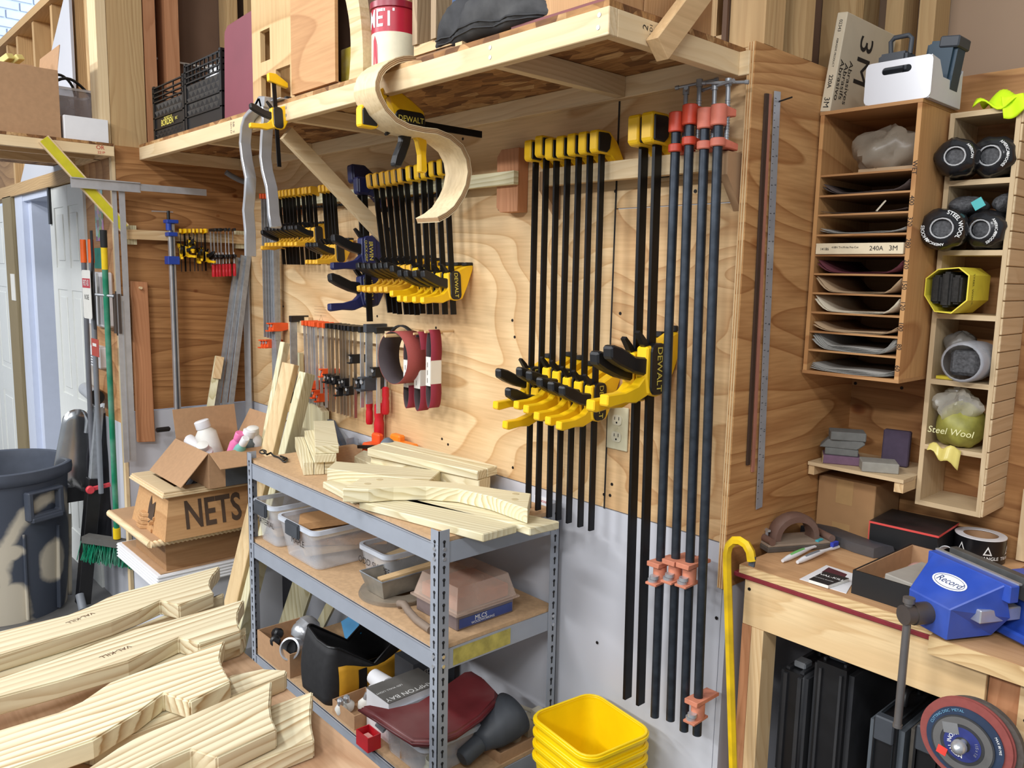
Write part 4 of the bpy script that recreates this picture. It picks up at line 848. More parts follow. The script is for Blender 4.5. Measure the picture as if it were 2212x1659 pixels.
# --- small rack on the left wall
rk = thing('small_clamp_rack', 'short wooden cleat rack on the left wall carrying the small clamps', 'rack', (-2.63, -.27, 1.75))
MB().box((-2.637, -.53, 1.757), (-2.62, -.004, 1.797)).build('cleat', PINE['y'], rk, world=True)
for y0, y1 in ((-.535, -.49), (-.055, -.005)): MB().box((-2.6595, y0, 1.735), (-2.6375, y1, 1.815)).build('block', TREAT['z'], rk, world=True)
CS = bar_clamp('tiny', .185, -.11, .52, group='tiny yellow and black clamps on the left wall', barw=.008, style='old', brand=None)
for i, px in enumerate((390, 399, 409, 419, 426, 435, 443)):
    p = PX(px, 494, -2.6); c = CS if i == 0 else dup(CS, (0, 0, 0)); c['label'] = 'tiny yellow and black clamp on the left wall rack, %s from left' % ORD[i]; place(c, (-2.605, p.y, p.z), (0, 0, math.pi/2+random.uniform(-.5, .5))); slide_to(c, random.uniform(-.03, .035))
CR = fclamp('x', .165, -.125, M_BLACK, .62, handle=M_RED, barw=.008, group='small red-handled clamps on the left wall')
for i, px in enumerate((455, 462, 470, 477, 487, 494, 503)):
    p = PX(px, 494, -2.6); c = CR if i == 0 else dup(CR, (0, 0, 0)); c['label'] = 'small red-handled clamp on the left wall rack, %s from left' % ORD[i]; place(c, (-2.605, p.y, p.z), (.02, 0, -math.pi/2+random.uniform(-.35, .35)))
# --- metal tracks and sticks leaning in the corner
def lean(name, label, cat, p, q, w, h, mat, up, group=None, **k):
    m_ = MB(); m_.beam(p, q, w, h, up); return solo(m_, name, mat, label, cat, group, **k)
T0 = PX(529, 552, -2.60); T1 = PX(480, 930, -2.52)
for i in range(3): lean('metal_track', 'galvanised track leaning in the corner, %s of three' % ['left', 'middle', 'right'][i], 'metal track', V((-2.63+.012*i, T0.y+.022*(i-1), T0.z+.01*(i-1))), V((-2.53+.02*i, -.27+.028*(i-1), .5)), .022, .012, M_ZINC, (1, 0, .1), 'leaning tracks')
solo(MB().beam((-2.62, -.018, 1.70), (-2.60, -.03, .49), .03, .012, (1, -1, 0)), 'aluminium_strip', M_ALU, 'upright aluminium strip in the wall corner below the wishbone frame', 'metal strip')
t = thing('treated_stick', 'pale wooden stick with a nailed block leaning in the corner', 'stick', (-2.55, -.2, .5))
S0 = PX(472, 770, -2.58); S1 = PX(446, 930, -2.53); dv = (S0-S1).normalized()
b = MB(); b.beam(S1-dv*.45, S0, .03, .02, (1, -.3, 0)); b.build('stick', TREAT['z'], t, world=True); b = MB(); b.beam(S0-dv*.10+V((.018, 0, 0)), S0+V((.018, 0, 0)), .034, .012, (1, -.3, 0)); b.build('nailed_block', PINE['z'], t, world=True)
# --- leaning treated boards behind the steel shelf unit
def leanb(px0, py0, y0, px1, py1, z1): return PY(px0, py0, y0), PZ(px1, py1, z1)
a, b_ = PY(628, 786, -.17), V((-1.872, -.52, FZ+.012)); lean('leaning_board', 'wide treated board with knots leaning on the back wall beside the steel shelf', 'board', b_, a, .058, .036, wood('treated_pink', (232, 206, 160), (196, 158, 108), 'z', rings=10, contrast=.6), (.45, -.9, 0), bev=.002)
a, b_ = PY(616, 740, -.14), V((-1.915, -.47, FZ+.012)); lean('leaning_board', 'tall narrow treated board leaning behind the wide knotty one', 'board', b_, a, .022, .04, TREAT['z'], (.45, -.9, 0), bev=.002)
a, b_ = PY(664, 806, -.15), V((-1.795, -.50, FZ+.012)); lean('leaning_board', 'treated board edge leaning right of the wide knotty one', 'board', b_, a, .03, .07, TREAT['z'], (.45, -.9, 0), bev=.002)
q = MB(); P = [PY(x, y, -.03) for x, y in ((672, 815), (688, 850), (684, 862), (706, 890), (706, 985), (640, 985))]; q.prism([(p.x, p.z) for p in P], -.05, -.02, XZ); solo(q, 'profiled_offcut', TREAT['z'], 'green-tinged treated offcut with a notched edge leaning on the back wall', 'board')
a = PY(643, 782, -.03); solo(MB().cbox((a.x, -.025, a.z), (.05, .02, .08)), 'pale_block', TREAT['z'], 'small pale block behind the wide leaning board', 'block', bev=.001)
# --- things at the door corner (in front of the short plywood panel)
t = thing('first_aid_box', 'white first aid box mounted beside the green broom', 'box', (-2.9, YP-.05, 1.37))
b = MB(); b.box((-3.03, YP-.05, 1.375), (-2.79, YP-.001, 1.615)); b.build('case', M_WHITE, t, world=True, bev=.008); b = MB(); b.box((-2.97, YP-.053, 1.38), (-2.955, YP-.0505, 1.61)); b.box((-2.86, YP-.053, 1.38), (-2.845, YP-.0505, 1.61)); b.build('ribs', M_OFFW, t, world=True, kind='stuff')
t = thing('hanging_card', 'long white and red first aid card hanging by the orange-topped poles', 'card', (-3.0, -.66, 1.39))
b = MB(); p0 = PY(177, 583, -.66); p1 = PY(200, 690, -.66); b.prism(rrect(p1.x-p0.x, p0.z-p1.z, .012, 3, (p0.x+p1.x)/2, (p0.z+p1.z)/2), -.662, -.660, XZ); b.build('card', M_OFFW, t, world=True)
b = MB(); b.box((p0.x+.006, -.6628, p0.z-.075), (p1.x-.004, -.6622, p0.z-.035)); b.build('red_band', plain('card_red', (186, 60, 70), .6), t, world=True)
text('FIRST AID', .036, face_m(((p0.x+p1.x)/2, -.663, p0.z-.055), (1, 0, 0), (0, 0, 1)), M_WINK, t, world=True, sx=.55)
text('IN CASE', .03, face_m(((p0.x+p1.x)/2, -.6625, p0.z-.115), (1, 0, 0), (0, 0, 1)), M_INK, t, world=True, sx=.6)
for i, px in enumerate((179, 189)):
    p = PY(px, 522, -.63); t = thing('grabber_pole', 'grey pole with orange top leaning by the door, %s of two' % ['left', 'right'][i], 'pole', (p.x, -.62, .6), group='orange-topped poles')
    z0 = .62; b = MB(); b.cyl((p.x-.03, -.63+.012*i, z0), (p.x, -.63+.012*i, 1.66), .011, n=10); b.build('shaft', M_GREY if i else plain('pole_grey', (104, 106, 112), .5), t, world=True, smooth=40); b = MB(); b.cyl((p.x, -.63+.012*i, 1.655), (p.x, -.63+.012*i, 1.755), .013, .012, n=10); b.build('orange_cap', plain('bright_orange', (240, 104, 30), .45), t, world=True, smooth=40)
b = MB(); pa = PY(199, 505, -.65)
b.sweep([(PY(x, y, -.645), V((1, 0, 0)), V((0, 1, 0))) for x, y in ((197, 498), (200, 560), (197, 620), (202, 660), (206, 712))], [(-.014, -.002), (.014, -.002), (.014, .002), (-.014, .002)]); t = thing('strap', 'black strap with a red tag hanging beside the green broom', 'strap', tuple(PY(206, 775, -.645)))
b.build('webbing', M_BLACKR, t, world=True); p0 = PY(198, 730, -.65); p1 = PY(215, 772, -.65); b = MB(); b.box((p0.x, -.652, p1.z), (p1.x, -.65, p0.z)); b.build('tag', plain('tag_red', (176, 68, 52), .6), t, world=True); b = MB(); b.box((p0.x+.02, -.6532, (p0.z+p1.z)/2+.005), (p1.x-.03, -.6522, (p0.z+p1.z)/2+.018)); b.build('tag_print', M_OFFW, t, world=True)
p0 = PY(208, 742, YP); p1 = PY(241, 796, YP); t = thing('paper_holder', 'white lidded dispenser low on the door-side panel', 'dispenser', ((p0.x+p1.x)/2, YP-.04, p1.z)); b = MB(); b.box((p0.x, YP-.05, p1.z), (p1.x, YP-.001, p0.z)); b.build('case', M_WHITE, t, world=True, bev=.006)
b = MB(); [b.box((p0.x+.03, YP-.0512, p0.z-.045-.012*k), (p1.x-.02, YP-.0502, p0.z-.042-.012*k)) for k in range(4)]; b.build('lines', M_DGREY, t, world=True, kind='stuff')
def poster(nm):
    m, nt, bb = _new(nm); v = N(nt, 'ShaderNodeTexVoronoi'); v.inputs['Scale'].default_value = 28; nt.links.new(coords(nt), v.inputs[0]); h = N(nt, 'ShaderNodeHueSaturation'); h.inputs['Saturation'].default_value = .7; h.inputs['Value'].default_value = .75; nt.links.new(v.outputs['Color'], h.inputs['Color']); nt.links.new(h.outputs[0], bb.inputs['Base Color']); return m
p0 = PY(204, 408, YP); p1 = PY(226, 520, YP); solo(MB().box((p0.x, YP-.003, p1.z), (p1.x, YP-.0008, p0.z)), 'poster', poster('colourful_print'), 'colourful sticker poster behind the broom handle', 'poster')
p0 = PY(204, 536, YP); p1 = PY(222, 580, YP); solo(MB().box((p0.x, YP-.003, p1.z), (p1.x, YP-.0008, p0.z)), 'teal_sign', plain('teal_print', (40, 140, 120), .6, var=.2), 'small teal sign above the first aid box', 'sign')
t = thing('hook_rod', 'metal rod with a dark brown block at the wall end', 'rod', (-2.74, -.62, 1.5)); p = PY(246, 640, -.60)
b = MB(); b.cyl(PY(206, 636, -.66), p, .006, n=8); b.build('rod', M_ZINC, t, world=True); b = MB(); b.box((p.x-.03, p.y-.0, p.z-.165), (p.x+.02, p.y+.03, p.z+.02)); b.build('block', plain('dark_brown_block', (70, 58, 50), .8), t, world=True, bev=.01, seg=2)
# green broom
t = thing('green_broom', 'green-handled push broom with green bristles standing by the door corner', 'broom', (-2.95, -.62, FZ))
B1 = PY(223, 497, -.63); B0 = PX(252, 1140, B1.x-.12); d = (B1-B0).normalized(); L = (B1-B0).length
MG = plain('broom_green', (8, 122, 88), .45, var=.12, dust=((170, 200, 190), .35))
b = MB(); b.cyl(B0, B1-d*.16, .0115, n=12); b.build('handle', MG, t, world=True, smooth=40)
b = MB(); b.cyl(B1-d*.16, B1-d*.07, .0125, n=12); b.build('yellow_sleeve', plain('sleeve_yellow', (232, 196, 20), .45), t, world=True, smooth=40); b = MB(); b.cyl(B1-d*.07, B1, .0135, n=12); b.build('grip', M_BLACKR, t, world=True, smooth=40)
b = MB(); b.cyl(B0-d*.05, B0, .016, n=12); b.build('socket', MATS['sleeve_yellow'], t, world=True, smooth=40)
H0 = B0-d*.06; b = MB(); b.beam(H0+V((-.12, -.10, .0)), H0+V((.1, .08, -.02)), .05, .03); b.build('head_block', plain('broom_block', (86, 84, 80), .7), t, world=True)
bb = MB()
for i in range(240):
    u = random.random(); q0 = H0+V((-.12, -.10, 0))*(1-u)+V((.1, .08, -.02))*u+V((random.uniform(-.02, .02), random.uniform(-.02, .02), -.012)); bb.cyl(q0, q0+V((random.uniform(-.02, .03), random.uniform(-.03, .01), -.085)), .0022, n=3, cap=False)
o_ = bb.build('bristles', MG, t, world=True); o_['kind'] = 'stuff'
# black roller stand
RX = -2.92
def rx(px, py): return PX(px, py, RX)
t = thing('roller_stand', 'black folding roller stand with red locking lever beside the rubbish bin', 'stand', (RX, -.70, FZ))
b = MB(); b.beam(rx(179, 1303), rx(203, 1032), .055, .055, (1, 0, 0)); b.build('outer_tube', M_BLACK, t, world=True, bev=.002); b = MB(); b.beam(rx(202, 1035), rx(213, 880), .036, .036, (1, 0, 0)); b.build('inner_post', M_ZINC, t, world=True, bev=.002)
p = rx(205, 1052); b = MB(); b.beam(p+V((.035, -.035, 0)), p+V((.04, .055, .012)), .012, .02, (0, 0, 1)); b.cyl(p+V((.028, -.03, 0)), p+V((.05, -.03, 0)), .018, n=14); b.build('lever', plain('lever_red', (206, 64, 72), .45), t, world=True, bev=.003)
p = rx(215, 858); b = MB(); b.cyl(p+V((-.02, -.01, .0)), p+V((.0, 0, 0))+V((-.30, .02, .0)), .032, n=20); b.build('roller', plain('roller_grey', (176, 178, 180), .35), t, world=True, smooth=40); b = MB(); b.cyl(p+V((-.018, -.01, 0)), p+V((-.002, -.012, 0)), .0335, n=20); b.build('roller_cap', M_BLACK, t, world=True, smooth=40); b = MB(); b.cyl(p+V((-.002, -.012, 0)), p+V((.004, -.012, 0)), .009, n=10); b.build('axle', M_WHITE, t, world=True)
b = MB(); b.beam(rx(213, 885), p+V((-.01, 0, -.03)), .05, .008, (0, 0, 1)); b.beam(rx(206, 890)+V((0, .0, 0)), rx(225, 884), .03, .02, (1, 0, 0)); b.build('bracket', M_ZINC, t, world=True)
f0 = rx(168, 1280); b = MB(); b.cyl(f0+V((.03, 0, .0)), rx(174, 1304)+V((.08, -.01, -.0)), .018, n=12); b.build('foot', M_GREY, t, world=True, smooth=40)
# shiny dustpans hanging behind the bin
t = thing('metal_dustpan', 'shiny metal dustpan hanging between the rubbish bin and the roller stand', 'dustpan', (-3.08, -.62, .72)); c = PX(178, 990, -3.1)
def dp(u, v): a = math.pi*(.05+.9*u); r_ = .055+.075*v; return (c.x+.02*math.sin(3*u), c.y-.02+r_*1.0*math.cos(a)*-1, c.z+.19-v*.33+.05*math.sin(a)*(1-v)+.018*math.sin(u*20)*v)
q = MB(); q.grid(dp, 20, 8); q.build('pan', plain('crumpled_tin', (200, 202, 204), .22, metal=.95, var=.15, scale=8), t, world=True, thick=.002, smooth=60)
q = MB(); q.tube([PX(x, y, -3.08) for x, y in ((196, 870), (190, 905), (186, 935))], .009, 8); q.build('handle', M_ZINC, t, world=True, smooth=60)
q = MB(); q.box((c.x-.02, c.y-.09, c.z-.20), (c.x+.015, c.y+.13, c.z-.13)); q.build('brush', M_BLACKR, t, world=True)
q = MB(); c2 = PX(238, 1010, -2.95); q.grid(lambda u, v: (c2.x-.05+.01*math.sin(9*u+5*v), c2.y-.08+.17*u+.012*math.sin(14*v), c2.z+.26-.72*v+.012*math.sin(12*u)), 10, 14); solo(q, 'black_bag', plain('shiny_black_bag', (34, 34, 40), .3, var=.2), 'black plastic bag hanging behind the green broom', 'bag', thick=.002, smooth=60)
# ================================================================ rubbish bin
t = thing('rubbish_bin', 'dark grey rubbish bin with sprayed cream rings at the left edge', 'bin', (-3.2, -.945, FZ))
def spray():
    m, nt, b = _new('sprayed_grey_plastic'); tc = N(nt, 'ShaderNodeTexCoord'); no = N(nt, 'ShaderNodeTexNoise', i_2=9.0, i_3=3.0); nt.links.new(tc.outputs['Object'], no.inputs[0])
    def ringm(cx, cy, cz, r0, r1, sz):
        sub = N(nt, 'ShaderNodeVectorMath', operation='SUBTRACT'); sub.inputs[1].default_value = (cx, cy, cz); nt.links.new(tc.outputs['Object'], sub.inputs[0]); ml = N(nt, 'ShaderNodeVectorMath', operation='MULTIPLY'); ml.inputs[1].default_value = (1, 1, sz); nt.links.new(sub.outputs[0], ml.inputs[0])
        ln = N(nt, 'ShaderNodeVectorMath', operation='LENGTH'); nt.links.new(ml.outputs[0], ln.inputs[0]); ad = N(nt, 'ShaderNodeMath', operation='MULTIPLY_ADD', i_1=.06); nt.links.new(no.outputs[0], ad.inputs[0]); nt.links.new(ln.outputs['Value'], ad.inputs[2])
        k = 2.0; z = (0, 0, 0, 1); o_ = (1, 1, 1, 1)
        st = [(max(0, r0-.02)*k, z), (r0*k, o_), (r1*k, o_), ((r1+.02)*k, z)] if r0 > 0 else [(0, o_), (r1*k, o_), ((r1+.02)*k, z)]
        mk = N(nt, 'ShaderNodeMath', operation='MULTIPLY', i_1=k); nt.links.new(ad.outputs[0], mk.inputs[0]); return ramp(nt, mk.outputs[0], st)
    a1 = ringm(.205, .14, .24, .222, .245, .66); a2 = ringm(.205, .15, .25, 0, .095, .8); a3 = ringm(.25, -.04, .33, 0, .085, 1.6); a4 = ringm(.25, -.04, .08, 0, .11, .8)
    out = a1.outputs[0]
    for a_ in (a2, a3, a4): mxx = N(nt, 'ShaderNodeMath', operation='MAXIMUM'); nt.links.new(out, mxx.inputs[0]); nt.links.new(a_.outputs[0], mxx.inputs[1]); out = mxx.outputs[0]
    mm = N(nt, 'ShaderNodeMix', data_type='RGBA'); nt.links.new(out, mm.inputs[0]); mm.inputs[6].default_value = lin((66, 72, 84)); mm.inputs[7].default_value = lin((198, 188, 168)); nt.links.new(mm.outputs[2], b.inputs['Base Color']); b.inputs['Roughness'].default_value = .5; return m
M_BIN = plain('bin_grey', (70, 76, 88), .5, var=.08)
M_SPRAY = spray()
MB().lathe([(.235, 0), (.252, .25), (.262, .45), (.262, .46), (.272, .62), (.272, .63)], 64, cap=False).build('body', M_SPRAY, t, smooth=50)
MB().lathe([(.272, .625), (.288, .635), (.292, .66), (.29, .685), (.28, .69), (.268, .685), (.262, .65), (.25, .25), (.23, .01), (0, .01)], 64, cap=False).build('rim_and_liner', M_BIN, t, smooth=50)
for k in range(10):
    a = k*2*math.pi/10+.1; q = MB(); q.box((.236, -.006, .02), (.2545, .006, .42), Matrix.Rotation(a, 4, 'Z') @ Matrix.Rotation(.04, 4, 'Y')); q.build('rib', M_SPRAY, t, bev=.003)
for a in (.42, math.pi+.42):
    q = MB(); M_ = Matrix.Rotation(a, 4, 'Z'); q.frame([(-.085, .47), (.085, .47), (.085, .60), (-.085, .60)], [(-.06, .495), (.06, .495), (.06, .585), (-.06, .585)], .262, .30, M_ @ Matrix(((0, 0, 1, 0), (1, 0, 0, 0), (0, 1, 0, 0), (0, 0, 0, 1)))); q.box((.262, -.075, .46), (.305, .075, .485), M_); q.build('handle', M_BIN, t, bev=.006)
q = MB(); q.beam((.03, .05, .35), (.16, -.10, .73), .03, .05, (0, 0, 1)); solo(q, 'scrap_stick', STUD['z'], 'scrap wood stick poking out of the rubbish bin', 'stick', loc=(-3.2, -.945, FZ), bev=.002)
q = MB(); q.cbox((.20, -.20, .62), (.05, .07, .12)); solo(q, 'scrap_block', M_DGREY, 'dark scrap piece just below the rim inside the rubbish bin', 'scrap', loc=(-3.2, -.945, FZ), bev=.004)
# ================================================================ stacked wooden pieces under the left wall
b = MB().box((-2.50, -.60, FZ), (-2.10, -.12, .418)); solo(b, 'grey_plinth', M_GREYW, 'plain grey plinth box under the stack of white boards', 'plinth')
for k in range(5): solo(MB().box((-2.55, -.652, .4185+.0125*k), (-2.045, -.10, .4185+.0125*k+.0115)), 'moulded_board', M_WHITE, 'white edge-moulded board, %s from top in the stack of five' % ORD[4-k], 'board', 'stack of white boards', bev=.004, seg=2)
solo(MB().box((-2.53, -.635, .4812), (-2.06, -.12, .484)), 'mdf_sheet', M_MDF, 'thin brown board on top of the white board stack', 'board')
t = thing('display_plinth', 'brown wooden plinth with rope-moulded top on the white board stack', 'plinth', (-2.27, -.41, .4842))
b = MB(); b.box((-2.43, -.608, .4842), (-2.075, -.16, .60)); b.build('base_box', plywood('plinth_brown', (170, 132, 94), (148, 110, 74), .8, 2.6, 2, 'yz'), t, world=True, bev=.001)
b = MB(); b.box((-2.55, -.668, .60), (-2.045, -.14, .626)); b.build('top_board', M_MDF, t, world=True)
rp = MB(); n = 240
def rope(p0, p1, tw):
    d_ = (p1-p0); L_ = d_.length; d_.normalize(); u = V((0, 0, 1)); s_ = d_.cross(u)
    path = []
    for i in range(int(L_/.0022)+1):
        a = i*.0022/.017*2*math.pi/1.0; path.append((p0+d_*(i*.0022), u, s_, a))
    vs = []; m_ = 12
    for p, u_, s2, a in path:
        for k in range(m_):
            g = 2*math.pi*k/m_; r_ = .0125*(1+.14*math.cos(2*(g-a/2))) if tw else .0125; vs.append(p+u_*math.cos(g)*r_+s2*math.sin(g)*r_)
    f = [(i*m_+k, i*m_+(k+1) % m_, (i+1)*m_+(k+1) % m_, (i+1)*m_+k) for i in range(len(path)-1) for k in range(m_)]; f += [tuple(range(m_))[::-1], tuple((len(path)-1)*m_+k for k in range(m_))]
    return MB().add(vs, f)
rope(V((-2.04, -.672, .613)), V((-2.04, -.14, .613)), True).build('rope_moulding', PINE_L['y'], t, world=True, smooth=60); rope(V((-2.552, -.672, .613)), V((-2.045, -.672, .613)), True).build('rope_moulding', PINE_L['x'], t, world=True, smooth=60)
# box with cut-out letters
t = thing('cutout_box', 'tapered plywood box with cut-out lettering on the rope-moulded plinth', 'box', (-2.19, -.40, .6262))
M_CB = plywood('cutout_ply', (204, 160, 112), (184, 138, 92), .7, 2.0, 2, 'yz', seed=2.7)
b = MB(); z0, z1 = .6262, .795; o0 = (-2.375, -.635, -1.995, -.16); o1 = (-2.34, -.605, -2.025, -.19); vs = []
for (xa, ya, xb, yb), z in ((o0, z0), (o1, z1)): vs += [(xa, ya, z), (xb, ya, z), (xb, yb, z), (xa, yb, z)]
for (xa, ya, xb, yb), z in ((o0, z0), (o1, z1)): vs += [(xa+.015, ya+.015, z), (xb-.015, ya+.015, z), (xb-.015, yb-.015, z), (xa+.015, yb-.015, z)]
fs = []
for i in range(4): j = (i+1) % 4; fs += [(i, j, 4+j, 4+i), (8+j, 8+i, 12+i, 12+j), (4+i, 4+j, 12+j, 12+i), (j, i, 8+i, 8+j)]
b.add(vs, fs); b.build('walls', M_CB, t, world=True)
nrm = V((z1-z0, 0, .03)).normalized(); sl_ = V((-.03, 0, z1-z0)).normalized(); M_CUT = plain('cut_shadow_wood', (74, 56, 42), .8, var=.15)  # dark faces laid on the walls carry the shade of the cut-outs
text('NETS', .150, face_m(V((-2.0080, -.445, .706)), (0, 1, 0), sl_), M_CUT, t, name='shade_letters', world=True, bold=.02, sx=.64)
q = MB(); q.add([tuple(face_m(V((-2.17, -.6225, .708)), (1, 0, 0), (0, .03, z1-z0)) @ V((x, y, 0))) for x, y in ((-.03, -.045), (-.012, -.055), (.018, -.052), (.03, -.03), (.03, .04), (.015, .03), (-.005, .02), (-.022, .055), (-.034, .02), (-.036, -.02))], [tuple(range(10))]); q.build('shade_oval', M_CUT, t, world=True)
for k in range(3):
    e = .004*k; q = MB(); q.frame([(-2.375+e, -.64+e), (-1.99-e, -.64+e), (-1.99-e, -.155-e), (-2.375+e, -.155-e)], [(-2.305, -.57), (-2.06, -.57), (-2.06, -.225), (-2.305, -.225)], .7952+.0072*k, .7952+.0072*k+.0066); q.build('rim_layer', PINE_L['y'], t, world=True, bev=.001)
RT = .8172
# pieces inside: grey gadget
t = thing('glue_gun', 'pale blue-grey plastic hand tool lying inside the cut-out box', 'tool', (-2.19, -.46, .70)); q = MB(); q.beam((-2.20, -.50, .70), (-2.22, -.42, .79), .045, .05); q.build('body', plain('bluegrey_plastic', (150, 158, 172), .45), t, world=True, bev=.008, seg=2); q = MB(); q.beam((-2.22, -.42, .79), (-2.15, -.39, .80), .04, .03); q.build('nozzle', MATS['bluegrey_plastic'], t, world=True, bev=.006)
# curved wooden brackets on the plinth
prof = [(0, 0), (.05, -.004), (.075, .012), (.11, .014), (.14, 0), (.14, .055), (.10, .062), (.06, .05), (.03, .058), (0, .05)]
for k in range(4): solo(MB().prism([(x*.9, y*1.25) for x, y in prof], 0, .0145), 'shaped_bracket', OAKY['x'], 'small wavy-edged wooden bracket, %s from top of the stack on the plinth' % ORD[3-k], 'bracket', 'stack of wavy brackets', loc=(-2.262+.006*(k % 2), -.655+.004*k, .6265+.0158*k), rot=(0, 0, math.radians(6+7*(k % 2)-3*k)), bev=.002)
# carton of bottles
cb = carton('open cardboard carton full of bottles on the cut-out box', (-2.115, -.35, RT), 0, .345, .265, .135, {'f': (.155, -48), 'r': (.11, -22), 'b': (.11, 60), 'l': (.12, 75)})
q = MB(); q.box((.1727, -.07, .0), (.1735, .1325, .09)); q.build('tape', M_DGREY, cb)
def bottle(label, loc, rot, r, h, mat, cap, group=None):
    t = thing('bottle', label, 'bottle', loc, rot, group=group); MB().lathe([(0, 0), (r*.95, 0), (r, .005), (r, h*.66), (r*.62, h*.78), (r*.6, h*.8)], 20).build('body', mat, t, smooth=40); MB().lathe([(r*.68, h*.8), (r*.7, h*.81), (r*.7, h*.98), (r*.6, h), (0, h)], 20).build('cap', cap, t, smooth=40); return t
bottle('tall white jar standing up in the carton of bottles', (-2.17, -.37, RT+.06), (.25, -.15, 0), .042, .165, M_OFFW, M_WHITE); bottle('white bottle lying at the left of the carton', (-2.24, -.39, RT+.075), (.2, -1.0, .3), .03, .13, M_WHITE, M_WHITE)
bottle('small white pot in front inside the carton', (-2.10, -.43, RT+.06), (.3, .4, 0), .034, .10, M_WHITE, M_OFFW); bottle('pink bottle with rounded cap in the carton', (-2.05, -.36, RT+.055), (-.1, .5, 0), .026, .16, plain('pink_plastic', (232, 120, 170), .35), MATS['pink_plastic'])
bottle('teal-labelled white tube leaning in the carton', (-2.02, -.37, RT+.05), (-.1, .7, 0), .022, .18, plain('teal_label', (120, 178, 168), .4), M_WHITE); bottle('white-capped bottle at the right of the carton', (-2.0, -.33, RT+.07), (-.15, .25, 0), .034, .14, plain('slate_bottle', (110, 124, 134), .4), M_WHITE); bottle('second white-capped bottle behind at the right of the carton', (-2.0, -.28, RT+.075), (.1, .2, 0), .034, .14, M_WHITE, M_OFFW)
# ================================================================ grey steel shelf unit
UX0, UX1, UY0, UY1 = -1.672, -.548, -.452, -.02
US = thing('steel_shelf_unit', 'grey slotted-steel shelf unit with particle-board decks below the clamps', 'shelf unit', ((UX0+UX1)/2, -.24, FZ))
M_SU = plain('shelf_grey_paint', (152, 158, 168), .42, var=.05, scale=14)
M_SLOT = plain('slot_dark', (34, 34, 36), .8)
decks = (.970, .682, .262); PT = 1.005
hole = MB()
def slots(mb, face, x, y, sgn):
    k = 0; z = PT-.03
    while z > .10:
        if face == 'y':      # on -y face
            mb.cyl((x, y-.0004, z), (x, y+.0004, z), .0045, n=8); mb.box((x-.0022, y-.0004, z-.017), (x+.0022, y+.0004, z-.002))
        else:
            mb.cyl((x-.0004, y, z), (x+.0004, y, z), .0045, n=8); mb.box((x-.0004, y-.0022, z-.017), (x+.0004, y+.0022, z-.002))
        z -= .0335
for (x, y, sx, sy) in ((UX0, UY0, 1, 1), (UX1, UY0, -1, 1), (UX0, UY1, 1, -1), (UX1, UY1, -1, -1)):
    m_ = MB(); xa, xb = sorted((x, x+sx*.034)); ya, yb = sorted((y, y+sy*.034)); e = .002
    m_.box((xa, min(y, y+sy*e), FZ), (xb, max(y, y+sy*e), PT if y == UY0 and x == UX1 or x == UX0 else PT)); m_.box((min(x, x+sx*e), ya, FZ), (max(x, x+sx*e), yb, PT))
    po = m_.build('post', M_SU, US, world=True)
    h = MB()
    slots(h, 'y', x+sx*.017, y-.0005 if y == UY0 else y-.0026, 1); slots(h, 'x', x+.0006 if x == UX1 else x+.0026, y+sy*.017, 1)
    h.build('keyhole_slots', M_SLOT, po, world=True, kind='stuff')
M_DECK = plain('particle_board', (190, 156, 118), .8, var=.1, scale=80)
for z in decks:
    for (a, b, nm) in (((UX0+.004, UY0+.003, z-.055), (UX1-.004, UY0+.006, z), 'beam'), ((UX0+.004, UY1-.006, z-.055), (UX1-.004, UY1-.003, z), 'beam'), ((UX1-.006, UY0+.006, z-.055), (UX1-.003, UY1-.006, z), 'end_beam'), ((UX0+.003, UY0+.006, z-.055), (UX0+.006, UY1-.006, z), 'end_beam')):
        MB().box(a, b).build(nm, M_SU, US, world=True)
    m_ = MB(); m_.box((UX0+.004, UY0-.001, z-.0015), (UX1-.001, UY0+.012, z)); m_.build('lip', M_SU, US, world=True)
    MB().box((UX0+.008, UY0+.008, z+.0002), (UX1-.007, UY1-.007, z+.0115)).build('deck', M_DECK, US, world=True)
q = MB()
for z in (decks[0], decks[1]):
    for dz in (.014, .04):
        q.cyl((UX1-.017, UY0-.003, z-dz), (UX1-.017, UY0, z-dz), .005, n=10); q.cyl((UX1, UY0+.017, z-dz), (UX1+.003, UY0+.017, z-dz), .005, n=10); q.cyl((UX1, UY1-.017, z-dz), (UX1+.003, UY1-.017, z-dz), .005, n=10)
q.build('rivets', M_STEEL, US, world=True, kind='stuff')
MB().box((UX1-.0028, -.40, decks[1]-.05), (UX1-.0022, -.20, decks[1]-.005)).build('yellow_smear', plain('yellow_smear', (176, 164, 84), .6, var=.3, scale=30), US, world=True)
D0, D1, D2 = [z+.012 for z in decks]
